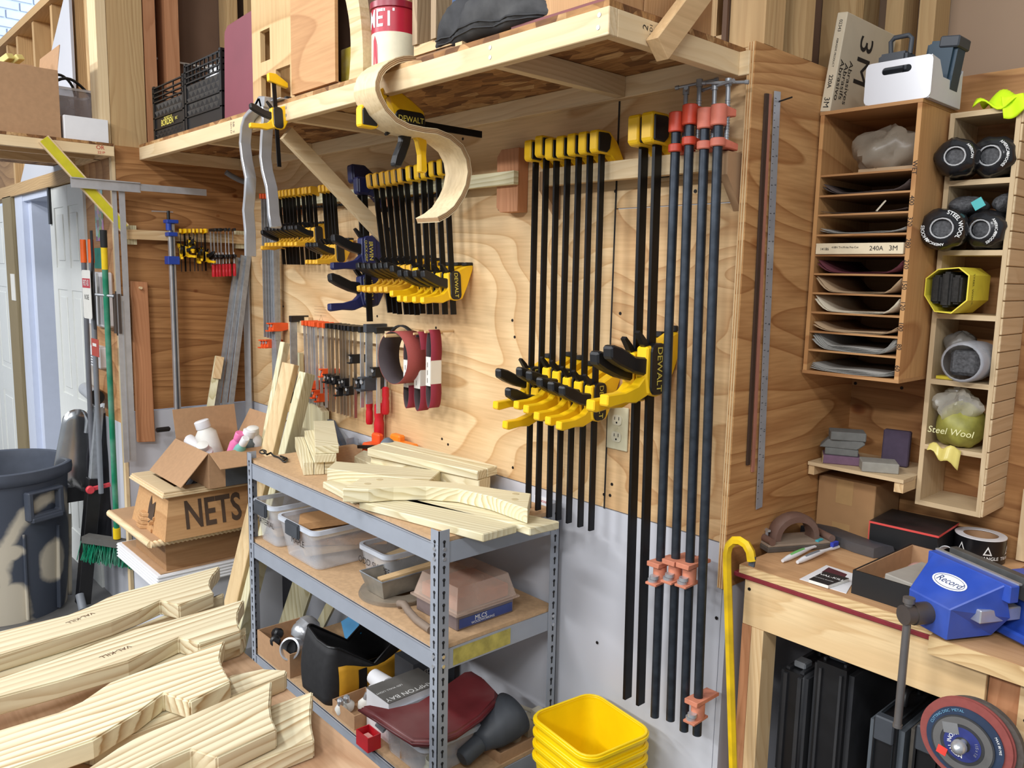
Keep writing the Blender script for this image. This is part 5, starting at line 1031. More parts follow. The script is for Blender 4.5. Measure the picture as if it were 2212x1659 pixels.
# --- clear storage tubs on the middle deck
M_TUB = plastic_clear('frosted_plastic', (222, 224, 228), .30, .3); M_TRIM = plastic_clear('frosted_rim', (214, 220, 230), .8, .3)
def tub(label, x0, x1, y0, y1, z, h, latch, word, cont, group=None, name='plastic_tub', taper=.88):
    t = thing(name, label, 'tub', ((x0+x1)/2, (y0+y1)/2, z), group=group); W, Dp = x1-x0, y1-y0
    def ring(s, zz, ins): P = rrect(W*s-2*ins, Dp*s-2*ins, .025, 4); return [(px_, py_, zz) for px_, py_ in P]
    m_ = MB(); n = len(rrect(1, 1, .1, 4)); vs = ring(taper, .003, 0)+ring(1, h-.012, 0)+ring(1, h-.012, .003)+ring(taper, .006, .003)
    fs = []
    for a in range(3): fs += [(a*n+i, a*n+(i+1) % n, (a+1)*n+(i+1) % n, (a+1)*n+i) for i in range(n)]
    fs += [tuple(range(n))[::-1], tuple(range(3*n, 4*n))]; m_.add(vs, fs); m_.build('walls', M_TUB, t, smooth=50)
    m_ = MB(); m_.frame(rrect(W+.012, Dp+.012, .028, 4), rrect(W-.006, Dp-.006, .025, 4), h-.014, h); m_.build('rim', M_TRIM, t, smooth=40)
    if latch:
        for cy in (-1, 1):
            m_ = MB(); m_.box((-.045, cy*(Dp/2+.009)-.006, h-.045), (.045, cy*(Dp/2+.009)+.006, h+.004)); m_.build('latch', M_DGREY, t, bev=.004, seg=2)
    if word: text(word, .030, face_m((.0, -Dp/2*taper*1.045-.006, h*.52), (1, -.12 if False else 0, 0), (0, -.05, 1)), M_INK, t, name='handwriting', shear=.15)
    for i, (sx_, sy_, mt) in enumerate(cont):
        m_ = MB(); m_.beam((-W*.3+sx_*.02, -Dp*.34, h*.2+.028*i), (W*.26-sx_*.03, Dp*.36, h*.22+.03*i+sy_*.01), W*.5, .022); m_.build('offcut', mt, t)
    return t
OC = [(1, 1, PINE['y']), (-1, 0, OAKY['y']), (2, 1, PINE_L['y']), (0, 2, OAKY['y'])]
tub('clear plastic tub with dark latch at the left end of the middle shelf', -1.645, -1.49, -.445, -.12, D1, .15, True, 'MATERIAL', OC[:3], 'clear tubs with latches')
tub('clear plastic tub of wood strips with dark latch, right of its neighbour', -1.455, -1.205, -.446, -.10, D1, .137, True, 'MAPLE', OC, 'clear tubs with latches')
tub('small clear tub with handwritten marking behind the tin pan', -1.105, -.945, -.345, -.10, D1, .11, False, 'ODD SHAPES', OC[1:3])
# rings, pan
RC = (-.925, -.325)
for k in range(4):
    m_ = MB(); m_.lathe([(.062, 0), (.112, 0), (.112, .0035), (.062, .0035)], 40, closed=True); solo(m_, 'metal_ring', plain('dull_ring_metal', (150, 138, 122), .5, metal=.35, var=.1), 'flat metal ring under the tin pan, %s from top' % ORD[3-k], 'ring', 'stack of flat metal rings', loc=(RC[0]+.003*k, RC[1], D1+.0002+.0042*k), smooth=30)
t = thing('tin_pan', 'dusty tin loaf pan lying on the metal rings', 'pan', (-.91, -.29, D1+.0175)); z0 = D1+.0175
m_ = MB(); n = 4; P0 = [(-.955, -.405), (-.870, -.405), (-.870, -.175), (-.955, -.175)]; P1_ = [(-.972, -.422), (-.853, -.422), (-.853, -.158), (-.972, -.158)]; 
vs = [(x, y, z0) for x, y in P0]+[(x, y, z0+.058) for x, y in P1_]; m_.add(vs, [(0, 1, 2, 3)]+[(i, (i+1) % 4, 4+(i+1) % 4, 4+i) for i in range(4)]); m_.build('walls', plain('tin', (168, 162, 150), .4, metal=.6, var=.25, scale=18), t, world=True, thick=.002)
m_ = MB(); m_.tube([V((x, y, z0+.058)) for x, y in P1_], .0022, 6, True); m_.build('rolled_rim', M_ZINC, t, world=True)
solo(MB().beam((-.90, -.40, z0+.045), (-.86, -.17, z0+.068), .03, .012), 'wood_strip', PINE['y'], 'flat wood strip lying in the tin pan', 'strip')
# blade case
t = thing('blade_case', 'clear-lidded case of orange parts with blue label strip', 'case', (-.69, -.25, D1))
MB().box((-.785, -.352, D1), (-.597, -.148, D1+.045)).build('base', plain('smoky_base', (116, 104, 104), .35), t, world=True, bev=.003)
m_ = MB(); m_.box((-.596, -.345, D1+.006), (-.5955, -.155, D1+.032)); m_.build('label', plain('case_label_blue', (52, 70, 128), .5, var=.15), t, world=True)
text('MLCS', .018, face_m((-.5954, -.27, D1+.023), (0, 1, 0), (0, 0, 1)), M_WINK, t, world=True); text('WOODWORKING', .010, face_m((-.5954, -.262, D1+.012), (0, 1, 0), (0, 0, 1)), M_WINK, t, world=True)
MB().box((-.775, -.342, D1+.0455), (-.607, -.158, D1+.085)).build('tray', plain('orange_tray', (190, 112, 76), .6, var=.15), t, world=True, bev=.004)
m_ = MB(); a_, b_ = (-.79, -.357, -.592, -.143), (-.772, -.34, -.61, -.16); vs = [(x, y, D1+.05) for x, y in ((a_[0], a_[1]), (a_[2], a_[1]), (a_[2], a_[3]), (a_[0], a_[3]))]+[(x, y, D1+.115) for x, y in ((b_[0], b_[1]), (b_[2], b_[1]), (b_[2], b_[3]), (b_[0], b_[3]))]
m_.add(vs, [(4, 5, 6, 7)]+[(i, (i+1) % 4, 4+(i+1) % 4, 4+i) for i in range(4)]); m_.build('lid', plastic_clear('dusty_lid', (214, 190, 172), .34, .3), t, world=True, thick=.0015)
m_ = MB(); m_.frame([(-.797, -.364), (-.585, -.364), (-.585, -.136), (-.797, -.136)], [(-.785, -.352), (-.597, -.352), (-.597, -.148), (-.785, -.148)], D1+.046, D1+.051); m_.build('lid_flange', MATS['dusty_lid'], t, world=True)
m_ = MB(); m_.tube([(-.80, -.395, D1+.018), (-.79, -.405, D1+.03), (-.775, -.40, D1+.032), (-.745, -.405, D1+.022), (-.70, -.41, D1+.014), (-.63, -.415, D1+.012)], .011, 10); solo(m_, 'bent_pipe', plain('dusty_pipe', (128, 112, 98), .7), 'short bent dusty pipe in front of the blade case', 'pipe', smooth=60)
# ---------------------------------------------------------------- lumber on the top deck
def slab(name, label, pxs, ztop, h, mat, cat='board', group=None, bev=.0025, parent=None):
    P = [PZ(x, y, ztop) for x, y in pxs]; m_ = MB(); m_.prism([(p.x, p.y) for p in P], ztop-h, ztop); return solo(m_, name, mat, label, cat, group, bev=bev)
TG = {}
def tgrain(name, deg, **k): # treated pine with grain along an angle in plan
    if name in MATS: return MATS[name]
    AX[name] = (0, 0, -math.radians(deg)); dk = k.pop('dk', (180, 160, 108)); return wood(name, (230, 222, 190), dk, name, **k)
T_a = tgrain('treated_a', 157, rings=26, contrast=.8, fine=.18, distort=.8); T_b = tgrain('treated_b', 22, rings=20, contrast=.75, fine=.18, distort=1.0)
dv = V((-.83, .36, 0)).normalized(); sv = V((.36, .83, 0)).normalized(); e0 = V((-1.33, -.395, 0))
for k in range(3): q = MB(); a = e0+sv*(.034*k)+V((0, 0, D0+.022)); q.beam(a, a+dv*.42, .032, .043); solo(q, 'lumber_offcut', T_a, 'treated square stick, %s from front under the crossed pair' % ORD[k], 'stick', 'three square sticks', bev=.001)
q = MB(); a = e0+sv*.045+V((.02, 0, D0+.0575)); q.beam(a, a+dv*.42, .07, .026); solo(q, 'lumber_offcut', T_a, 'lower of two flat treated boards on the square sticks', 'board', bev=.001)
q = MB(); a = e0+sv*.055+V((.01, 0, D0+.0845)); q.beam(a, a+V((-.80, .42, 0)).normalized()*.45, .075, .026); solo(q, 'lumber_offcut', T_b, 'upper of two flat treated boards on the square sticks', 'board', bev=.001)
# boards along the wall side
zt = D0+.045
slab('treated_board', 'long treated board at the back of the top deck, front one of two', [(793, 968), (820, 958), (1052, 1012), (1032, 1018)], 1.062, .028, tgrain('treated_c', 18, rings=26, contrast=.75, fine=.18, distort=.8), group='two long back boards')
slab('treated_board', 'long treated board at the back of the top deck, one against the plywood', [(821, 957), (846, 950), (1075, 1006), (1053, 1012)], 1.062, .028, MATS['treated_c'], group='two long back boards')
slab('treated_board', 'treated board lying under the two long back boards', [(800, 985), (850, 972), (1060, 1028), (1035, 1038)], 1.033, .05, T_b)
slab('treated_board', 'pointed treated board beside the orange clamps on the top deck', [(765, 985), (785, 972), (870, 990), (1035, 1037), (1010, 1047), (880, 1014), (800, 1002)], D0+.03, .028, T_b)
slab('treated_board', 'thick treated board with a mitred end in the middle of the top deck', [(706, 1012), (724, 996), (953, 1016), (926, 1040)], D0+.055, .044, tgrain('treated_d', 40, rings=30, contrast=.8, fine=.18, distort=.6))
slab('treated_board', 'lower treated board with sawn end showing under the thick mitred one', [(712, 1035), (730, 1020), (935, 1045), (915, 1062)], D0+.012, .011, T_a)
# flat wide boards at the front right
slab('wide_treated_board', 'wide treated board overhanging the front right corner of the top deck', [(775, 1083), (860, 1070), (1117, 1134), (1044, 1154)], D0+.0225, .0215, tgrain('treated_e', 21, rings=16, contrast=.6, fine=.15, distort=1.2))
slab('wide_treated_board', 'treated board overhanging the back right corner of the top deck', [(800, 1066), (900, 1058), (1209, 1126), (1145, 1141), (1118, 1132)], D0+.0225, .0215, tgrain('treated_f', 33, rings=16, contrast=.6, fine=.15, distort=1.2))
slab('flat_treated_board', 'flat treated board end under the arched piece at the left', [(697, 1040), (730, 1036), (900, 1065), (760, 1073)], D0+.0225, .0215, T_b)
# arched piece: thick curved chair rail with plugs
zt2 = D0+.064; t = thing('arched_rail', 'thick arched treated rail with round plugs lying across the boards', 'chair part', tuple(PZ(950, 1070, D0+.024)))
top = [(740, 1055), (780, 1032), (820, 1031), (980, 1042), (1147, 1066), (1140, 1100), (1117, 1092), (1060, 1072), (990, 1056), (920, 1051), (850, 1052), (796, 1056)]
P = [PZ(x, y, zt2) for x, y in top]; m_ = MB(); m_.prism([(p.x, p.y) for p in P], D0+.0245, zt2); m_.build('rail', tgrain('treated_g', 51, rings=24, contrast=.85, fine=.15, distort=1.8, tilt=.12), t, world=True, bev=.002)
m_ = MB()
for x, y in ((820, 1036), (794, 1045), (1114, 1067), (1112, 1079)): p = PZ(x, y, zt2); m_.cyl(p, p+V((0, 0, .0006)), .010, n=14)
m_.build('plugs', plain('wood_plug', (196, 180, 140), .7), t, world=True, kind='stuff')
# orange spring clamps, cable tie, grey clamp
M_OR2 = plain('orange_plastic', (238, 132, 34), .4, var=.06)
c0 = V((-1.40, -.085, D0)); t = thing('orange_saw_jig', 'orange plastic jig with blade and grey rag behind the lumber', 'jig', tuple(c0))
for i, (dx, dy, sx_, sy_, sz_, z_, m2) in enumerate(((0, .0, .14, .05, .05, 0, M_ORANGE), (.10, .045, .11, .05, .07, 0, M_OR2), (.05, .05, .06, .03, .09, 0, M_OR2), (-.05, .03, .05, .025, .08, 0, M_ORANGE))):
    q = MB(); q.box((dx-sx_/2, dy-sy_/2, z_+.0002), (dx+sx_/2, dy+sy_/2, z_+sz_)); q.build('jaw_block', m2, t, bev=.006)
q = MB(); q.beam((-.09, -.02, .03), (.05, -.035, .055), .02, .012); q.build('blade', M_BLACK, t)
q = MB(); q.grid(lambda u, v: (.05+.10*u, -.06+.09*v, .085+.03*math.sin(3*u)*math.cos(2.5*v)-.06*(u-.4)**2*4-.04*(v-.6)**2*5), 10, 10); q.build('grey_rag', plain('grey_cloth', (104, 112, 122), .9), t, thick=.003, smooth=60)
t = thing('grey_spring_clamp', 'dark slate plastic clamp arm leaning on the wall behind the lumber', 'clamp', (-1.55, -.05, D0)); a = PY(715, 908, -.02); b_ = PY(745, 968, -.05)
for k in (-1, 0, 1): q = MB(); q.beam(b_+V((.012*k, 0, 0)), a+V((.012*k, 0, 0)), .006, .018, (0, 1, 0)); q.build('rib', plain('slate_plastic', (78, 88, 102), .5), t, world=True)
m_ = MB(); p = [PZ(x, y, D0+.004) for x, y in ((570, 975), (577, 982), (585, 978), (592, 985), (602, 988), (612, 996), (618, 990), (606, 985))]; m_.tube(p, .0035, 6); m_.tube([PZ(568+7*math.cos(a), 976+4*math.sin(a), D0+.004) for a in [i*.6 for i in range(11)]], .0028, 6); m_.tube([PZ(615+6*math.cos(a), 993+5*math.sin(a), D0+.004) for a in [i*.6 for i in range(11)]], .0028, 6)
solo(m_, 'bungee_cord', M_BLACK, 'twisted black cord lying on the top deck at the left', 'cord', smooth=60)
# ---------------------------------------------------------------- lower deck
cb = carton('cardboard box holding silver taps and fittings on the bottom shelf', (-1.505, -.36, D2), 0, .25, .175, .085, {})
t = thing('silver_fitting', 'shiny ridged metal fitting with a round black mouth in the cardboard box', 'fitting', (-1.46, -.37, D2+.03))
q = MB(); q.lathe([(0, -.03), (.03, -.03), (.042, -.015), (.046, 0), (.044, .01), (.047, .012), (.044, .03), (.046, .033), (.036, .05), (.02, .062), (0, .065)], 28, Matrix.Translation((-.03, .03, .06)) @ Matrix.Rotation(-.9, 4, 'X')); q.build('dome', M_STEEL, t, smooth=40)
q = MB(); q.lathe([(.026, -.02), (.036, -.02), (.038, .02), (.032, .022), (.026, .0)], 24, Matrix.Translation((.045, -.05, .055)) @ Matrix.Rotation(1.1, 4, 'X') @ Matrix.Rotation(.5, 4, 'Y'), closed=True); q.build('mouth', M_STEEL, t, smooth=40)
q = MB(); q.cyl((.045, -.048, .053), (.045, -.056, .0565), .027, n=20); q.build('mouth_disc', M_BLACK, t)
for i, (x, y) in enumerate(((-1.585, -.40), (-1.535, -.425))):
    q = MB(); q.lathe([(0, 0), (.016, 0), (.019, .006), (.019, .03), (.013, .036), (0, .036)], 10, Matrix.Rotation(1.3, 4, 'Y') @ Matrix.Rotation(.4*i, 4, 'X')); solo(q, 'tap_fitting', M_BLACK, 'black tap fitting in the cardboard box, %s one' % ['back', 'front'][i], 'fitting', loc=(x, y, D2+.075), smooth=40)
# tool bag
t = thing('tool_bag', 'black and yellow open tool bag on the bottom shelf', 'bag', (-1.22, -.27, D2))
X0, X1, Y0, Y1 = -1.325, -1.135, -.44, -.09
def bagwall(u, v):
    P = rrect(X1-X0, Y1-Y0, .03, 5, (X0+X1)/2, (Y0+Y1)/2); n = len(P); f = u*n; i = int(f) % n; w_ = f-int(f); x = P[i][0]*(1-w_)+P[(i+1) % n][0]*w_; y = P[i][1]*(1-w_)+P[(i+1) % n][1]*w_
    cx_, cy_ = (X0+X1)/2, (Y0+Y1)/2; top = .135+.05*math.cos(2*math.pi*(y-Y0)/(Y1-Y0))*1.0+(.02 if x < cx_ else 0); s_ = 1+.04*math.sin(math.pi*v)-.10*v*v
    return (cx_+(x-cx_)*s_, cy_+(y-cy_)*s_, D2+.001+top*v)
q = MB(); q.grid(bagwall, 48, 8); q.build('walls', plain('black_nylon', (34, 34, 36), .7, var=.2, scale=60), t, world=True, thick=.004, smooth=50)
q = MB(); q.tube([V(bagwall(i/48, 1.0)) for i in range(48)], .0045, 6, True); q.build('rim_binding', M_BLACK, t, world=True, smooth=50)
q = MB(); q.box((X0+.01, Y0+.01, D2+.001), (X1-.01, Y1-.01, D2+.004)); q.build('bottom', M_BLACK, t, world=True)
q = MB(); q.grid(lambda u, v: (X1+.0075-.004*v+.004*math.sin(math.pi*v), -.405+.29*u, D2+.02+(.085+.02*math.cos(2*math.pi*u))*v), 10, 6); q.build('yellow_panel', plain('bag_yellow', (206, 150, 30), .7, var=.1), t, world=True, thick=.003, smooth=40)
q = MB(); q.box((X1+.009, -.335, D2+.02), (X1+.0125, -.305, D2+.095)); q.build('strap', M_BLACK, t, world=True)
solo(MB().box((-1.16, -.075, D2), (-1.0, -.04, D2+.13)), 'blue_lamp_carton', plain('lamp_carton', (52, 56, 62), .5), 'dark lamp carton behind the tool bag', 'box', bev=.001)
t = thing('lamp_carton', 'dark carton with blue base beside the yellow bag panel', 'box', (-1.02, -.15, D2)); q = MB(); q.box((-1.09, -.22, D2), (-.985, -.10, D2+.05)); q.build('lower', plain('carton_blue', (30, 96, 150), .5), t, world=True); q = MB(); q.box((-1.09, -.22, D2+.0502), (-.985, -.10, D2+.13)); q.build('upper', M_DGREY, t, world=True); text('LED', .022, face_m((-.9845, -.17, D2+.09), (0, 1, 0), (0, 0, 1)), M_WINK, t, world=True)
q = MB(); q.box((-1.42, -.17, D2), (-1.335, -.05, D2+.12)); solo(q, 'white_device', M_WHITE, 'white appliance carton behind the box of taps', 'box', bev=.004)
q = MB(); q.beam((-1.39, -.235, D2+.10), (-1.345, -.20, D2+.14), .08, .004, (.5, -.5, .7)); solo(q, 'blue_card', plain('blue_card', (36, 136, 190), .5, var=.1), 'bright blue packaging card standing in the box of taps', 'card')
# bulbs tray
cb = carton('low cardboard tray of light bulbs in front of the tool bag', (-1.035, -.385, D2), 0, .13, .12, .045, {})
for i, (x, y, rx_) in enumerate(((-1.075, -.40, .3), (-1.05, -.37, -.3), (-1.07, -.43, .2))):
    t = thing('light_bulb', 'small silver-based light bulb in the tray, %s' % ['left', 'back', 'front'][i], 'bulb', (x, y, D2+.006), (rx_, .2, 0), group='small bulbs'); MB().lathe([(0, 0), (.016, .004), (.020, .02), (.011, .036)], 16).build('glass', M_OFFW, t, smooth=50); MB().lathe([(.010, .036), (.010, .055), (.005, .06), (0, .06)], 14).build('screw_base', M_STEEL, t, smooth=40)
t = thing('white_hand_dryer', 'white plastic hand lamp standing in the bulb tray', 'lamp', (-1.01, -.36, D2+.005)); q = MB(); q.cyl((0, 0, .0), (-.01, .02, .08), .016, .02, n=16); q.build('handle', M_WHITE, t, smooth=40); q = MB(); q.cyl((-.035, .03, .10), (.045, .03, .095), .024, .032, n=18); q.build('head', M_WHITE, t, smooth=40)
t = thing('fixture_carton', 'grey and white carton with large white lettering on the bottom shelf', 'box', (-.90, -.31, D2)); q = MB(); q.box((-.965, -.405, D2), (-.845, -.215, D2+.125)); q.build('body', M_WHITE, t, world=True); q = MB(); q.box((-.966, -.406, D2+.1252), (-.844, -.214, D2+.127)); q.build('printed_top', plain('carton_grey', (104, 102, 98), .5), t, world=True)
text('HAMPTON BAY', .027, face_m((-.862, -.31, D2+.1268), (0, -1, 0), (1, 0, 0)), M_WINK, t, world=True); text('LED WALL LIGHT', .012, face_m((-.91, -.36, D2+.1268), (0, -1, 0), (1, 0, 0)), M_WINK, t, world=True)
# clear tub, red seat on it
tub('clear plastic tub under the red vinyl seat', -.84, -.62, -.44, -.18, D2, .105, False, None, [(0, 0, M_CARD)])
q = MB(); q.box((-.022, -.016, -.004), (.022, .016, .004))
solo(q, 'grey_clip', M_GREY, 'loose grey plastic clip on the rim of the tub under the seat', 'clip', loc=(-.80, -.455, D2+.10), rot=(.7, .1, 0), bev=.003)
t = thing('vinyl_seat', 'dusty dark red vinyl seat pad lying on the clear tub', 'seat pad', (-.72, -.31, D2+.125))
so = [(775, 1524), (800, 1520), (840, 1528), (900, 1515), (960, 1478), (1000, 1450), (1020, 1447), (1045, 1462), (1074, 1492), (1074, 1508), (1040, 1545), (990, 1580), (940, 1598), (890, 1597), (850, 1572), (810, 1545)]
P = [PZ(x, y, D2+.155) for x, y in so]; q = MB(); q.prism([(p.x, p.y) for p in P], D2+.128, D2+.155); q.build('pad', plain('red_vinyl', (112, 40, 44), .4, var=.12, scale=10, dust=((142, 116, 112), .6)), t, world=True, bev=.008, seg=3, smooth=50)
q = MB(); q.tube([p-V((0, 0, .014)) for p in P], .0035, 6, True); q.build('piping', plain('dark_red_piping', (92, 26, 30), .4), t, world=True, smooth=60)
t = thing('red_bin', 'tiny red plastic parts bin in front of the clear tub', 'bin', (-.875, -.455, D2)); q = MB(); q.frame([(-.032, -.022), (.032, -.022), (.032, .022), (-.032, .022)], [(-.029, -.019), (.029, -.019), (.029, .019), (-.029, .019)], 0, .045); q.box((-.03, -.02, 0), (.03, .02, .003)); q.build('walls', M_RED, t); q = MB(); q.cbox((0, 0, .02), (.045, .03, .02)); q.build('contents', plain('pinkish_parts', (212, 150, 140), .6, var=.3), t, bev=.005)
t = thing('glass_jar', 'clear glass jar at the front right post of the steel shelf', 'jar', (-.594, -.425, D2)); MB().lathe([(0, .001), (.028, .001), (.030, .006), (.030, .062), (.024, .072), (.025, .078), (.025, .088), (.023, .088), (.022, .074), (.027, .06), (.027, .008), (0, .006)], 28).build('glass', plastic_clear('jar_glass', (214, 216, 200), .4, .1), t, smooth=50)
t = thing('reflector_lamp', 'dark grey cone-shaped clamp lamp lying on the bottom shelf', 'lamp', (-.60, -.27, D2)); _a = V((.05, -.95, -.28)).normalized(); Mx_ = Matrix.Translation((-.605, -.215, D2+.075)) @ _a.to_track_quat('Z', 'Y').to_matrix().to_4x4()
q = MB(); q.lathe([(.065, -.09), (.062, -.05), (.050, .0), (.034, .03), (.026, .05)], 32, Mx_, cap=False); q.build('shade', M_DGREY, t, world=True, thick=.002, smooth=50); q = MB(); q.lathe([(0, .05), (.026, .05), (.026, .11), (.02, .118), (0, .118)], 24, Mx_); q.build('socket', M_DGREY, t, world=True, smooth=40)
t = thing('cream_bottle', 'cream plastic bottle standing behind the cone lamp', 'bottle', (-.625, -.11, D2)); MB().lathe([(0, 0), (.022, 0), (.024, .01), (.022, .05), (.013, .075), (.013, .105), (.010, .108), (0, .108)], 20).build('body', plain('cream_plastic', (206, 198, 176), .5), t, smooth=40)
q = MB(); q.cyl((-.66, -.06, D2+.075), (-.60, -.05, D2+.078), .006, n=10); q.box((-.60, -.066, D2+.062), (-.575, -.034, D2+.092)); q.box((-.63, -.075, D2), (-.60, -.04, D2+.066)); solo(q, 'cream_fitting', MATS['cream_plastic'], 'cream plastic pipe fitting beside the cream bottle', 'fitting')
carton('shallow open cardboard tray under the cone lamp', (-.655, -.135, D2), 0, .19, .17, .03, {})
# treated sticks standing behind the left end of the unit
lean('leaning_stick', 'treated stick leaning behind the box of taps', 'stick', (-1.83, -.17, FZ+.01), (-1.60, -.03, .60), .035, .025, TREAT['z'], (.5, -.9, 0))
lean('leaning_stick', 'broad treated board leaning at the left end of the steel shelf', 'board', (-1.90, -.24, FZ+.01), (-1.74, -.03, .88), .09, .022, TREAT['z'], (.5, -.9, 0))
# ================================================================ plywood table with chair parts
TZ = .75
t = thing('plywood_table', 'plywood work table in the left foreground', 'table', (-.7, -1.2, FZ))
MB().box((-.985, -1.56, TZ-.024), (.14, -.881, TZ)).build('top', plywood('table_ply', (212, 180, 148), (188, 150, 118), .6, 2.0, 3, 'xy', seed=3.9), t, world=True, bev=.001)
for x in (-.93, .08):
    for y in (-1.51, -.94): MB().box((x-.03, y-.03, FZ), (x+.03, y+.03, TZ-.0245)).build('leg', PINE['z'], t, world=True)
for y in (-1.51, -.94): MB().box((-.9, y-.02, TZ-.11), (.05, y+.02, TZ-.0248)).build('apron', PINE['x'], t, world=True)
h = .038
parts = {
 'P1': [(-300, 1436), (0, 1363), (100, 1339), (146, 1328), (190, 1311), (230, 1291), (259, 1280), (380, 1248), (475, 1222), (470, 1231), (460, 1242), (454, 1254), (453, 1264), (456, 1272), (462, 1280), (387, 1307), (346, 1297), (300, 1318), (240, 1341), (150, 1370), (0, 1415), (-300, 1508)],
 'P2': [(-300, 1560), (0, 1464), (100, 1430), (176, 1402), (240, 1378), (293, 1358), (368, 1339), (528, 1294), (520, 1308), (514, 1322), (513, 1338), (516, 1354), (521, 1362), (429, 1390), (386, 1377), (340, 1398), (277, 1427), (126, 1471), (0, 1505), (-300, 1592)],
 'P3': [(-200, 1640), (0, 1576), (126, 1538), (176, 1515), (236, 1474), (300, 1450), (400, 1414), (486, 1382), (478, 1403), (475, 1421), (479, 1436), (488, 1454), (499, 1471), (411, 1516), (353, 1497), (300, 1537), (201, 1598), (31, 1657), (-200, 1735)],
 'P4': [(100, 1725), (189, 1659), (252, 1616), (299, 1589), (400, 1548), (500, 1505), (587, 1469), (585, 1495), (583, 1524), (587, 1550), (598, 1575), (468, 1636), (413, 1618), (350, 1645), (250, 1700), (150, 1745)],
 'Q1': [(-100, 1478), (240, 1372), (400, 1318), (468, 1285), (484, 1279), (483, 1287), (387, 1318), (300, 1352), (-100, 1512)],
 'Q2': [(260, 1440), (430, 1392), (505, 1368), (530, 1352), (531, 1366), (520, 1384), (432, 1414), (300, 1452)],
 'Q3': [(150, 1600), (250, 1560), (430, 1490), (500, 1458), (568, 1444), (620, 1447), (617, 1457), (505, 1503), (330, 1568), (200, 1615)],
 'Q4': [(330, 1640), (420, 1590), (584, 1524), (676, 1492), (673, 1515), (671, 1545), (673, 1570), (679, 1597), (540, 1650), (400, 1700)]}
AX['chairgrain'] = (0, 0, -math.radians(-27)); 
TCH = [tgrain('chair_grain_%d' % i, 98+d, rings=r_, contrast=.95, fine=.2, distort=ds*.35, tilt=.03+.012*i, dk=(170, 138, 94), off=(0, .17+.03*i, .10+.02*i)) for i, (d, r_, ds) in enumerate(((0, 17, 1.6), (1, 16, 2.0), (-1, 14, 2.6), (2, 17, 2.0)))]
labs = {'P1': 'shaped treated chair leg nearest the rubbish bin, farthest of the upper four', 'P2': 'shaped treated chair leg with burned stamp, second from far side', 'P3': 'shaped treated chair leg, third from far side of the upper four', 'P4': 'shaped treated chair leg nearest the camera of the upper four',
        'Q1': 'lower chair leg under the farthest shaped leg', 'Q2': 'lower chair leg under the second shaped leg', 'Q3': 'lower chair leg sticking out under the third shaped leg', 'Q4': 'lower chair leg with ogee end under the nearest shaped leg'}
for k, px in parts.items():
    zt = TZ+.0006+h*(2 if k[0] == 'P' else 1)+(.0006 if k[0] == 'P' else 0); P = [PZ(x, y, zt) for x, y in px]; lo = min(P, key=lambda p: p.x)
    c = sum(P, V())/len(P); t = thing('chair_leg', labs[k], 'chair part', (c.x, c.y, zt-h), group='shaped chair legs on the plywood table')
    m_ = MB(); m_.prism([(p.x, p.y) for p in P], zt-h, zt); m_.build('blank', TCH[int(k[1])-1], t, world=True, bev=.003, seg=2)
    if k in ('P1', 'P2'):
        a, b_ = ((200, 1325), (146, 1346)) if k == 'P1' else ((276, 1398), (222, 1419)); A = PZ(*a, zt); B = PZ(*b_, zt)
        text('VAL-KILL', .017, face_m((A+B)/2, B-A, V((.6, -.8, 0))), plain('burned_mark', (96, 66, 44), .8), t, name='burned_stamp', world=True, bold=.01)
# ================================================================ yellow bins
M_BY = plain('bin_yellow', (246, 208, 8), .35, var=.03)
for k in range(4):
    z = .50-.033*k; t = thing('yellow_bin', 'yellow plastic bin, %s from top of the nested stack beside the steel shelf' % ORD[k], 'bin', (-.285, -.155, z-.22), (0, 0, math.radians(-7)), group='nested yellow bins')
    Po, Pi = rrect(.235, .215, .04, 5), rrect(.231, .211, .0385, 5); n = len(Po); m_ = MB(); H = .22
    vs = [(x*.82, y*.82, 0) for x, y in Po]+[(x, y, H-.012) for x, y in Po]+[(x, y, H-.012) for x, y in Pi]+[(x*.82, y*.82, .002) for x, y in Pi]
    fs = [tuple(range(n))[::-1], tuple(range(3*n, 4*n))]
    for a in range(3): fs += [(a*n+i, a*n+(i+1) % n, (a+1)*n+(i+1) % n, (a+1)*n+i) for i in range(n)]
    m_.add(vs, fs); m_.build('walls', M_BY, t, smooth=50); m_ = MB(); m_.frame(rrect(.25, .23, .045, 5), Pi, H-.014, H-.005); m_.frame(rrect(.243, .223, .043, 5), Pi, H-.0049, H); m_.build('rim', M_BY, t, smooth=40, bev=.001)
# ================================================================ return panel: rulers and strips
t = thing('steel_ruler', 'long steel ruler hanging on a nail on the return panel', 'ruler', (.004, .09, 1.09))
b = MB(); b.prism([(.058, 2.066), (.084, 2.068), (.121, 1.094), (.094, 1.092)], .003, .0045, YZ); b.build('blade', plain('ruler_steel', (176, 182, 190), .35, metal=.4), t, world=True)
b = MB()
for k in range(60):
    z = 2.05-k*.0158; y = .071+(2.067-z)/.974*.0365; b.box((.0046, y-.0115, z), (.0049, y-.0115+(.007 if k % 4 == 0 else .004), z+.0012))
b.build('graduations', M_INK, t, world=True, kind='stuff')
for k in range(1, 15): text(str(k), .009, face_m((.0044, .078+(.0365/.974)*(k*.064), 2.055-k*.064), (0, 0, -1), (0, 1, 0)), M_INK, t, name='numeral', world=True)
b = MB(); b.cyl((.0, .078, 2.045), (.035, .082, 2.052), .0018, n=6); b.build('nail', M_SCREW, t, world=True)
solo(MB().prism([(.022, 2.055), (.034, 2.056), (.052, 1.21), (.040, 1.21)], .001, .006, YZ), 'dark_strip', plain('dark_brown_strip', (62, 44, 34), .6), 'dark brown wooden strip hanging beside the steel ruler', 'strip')
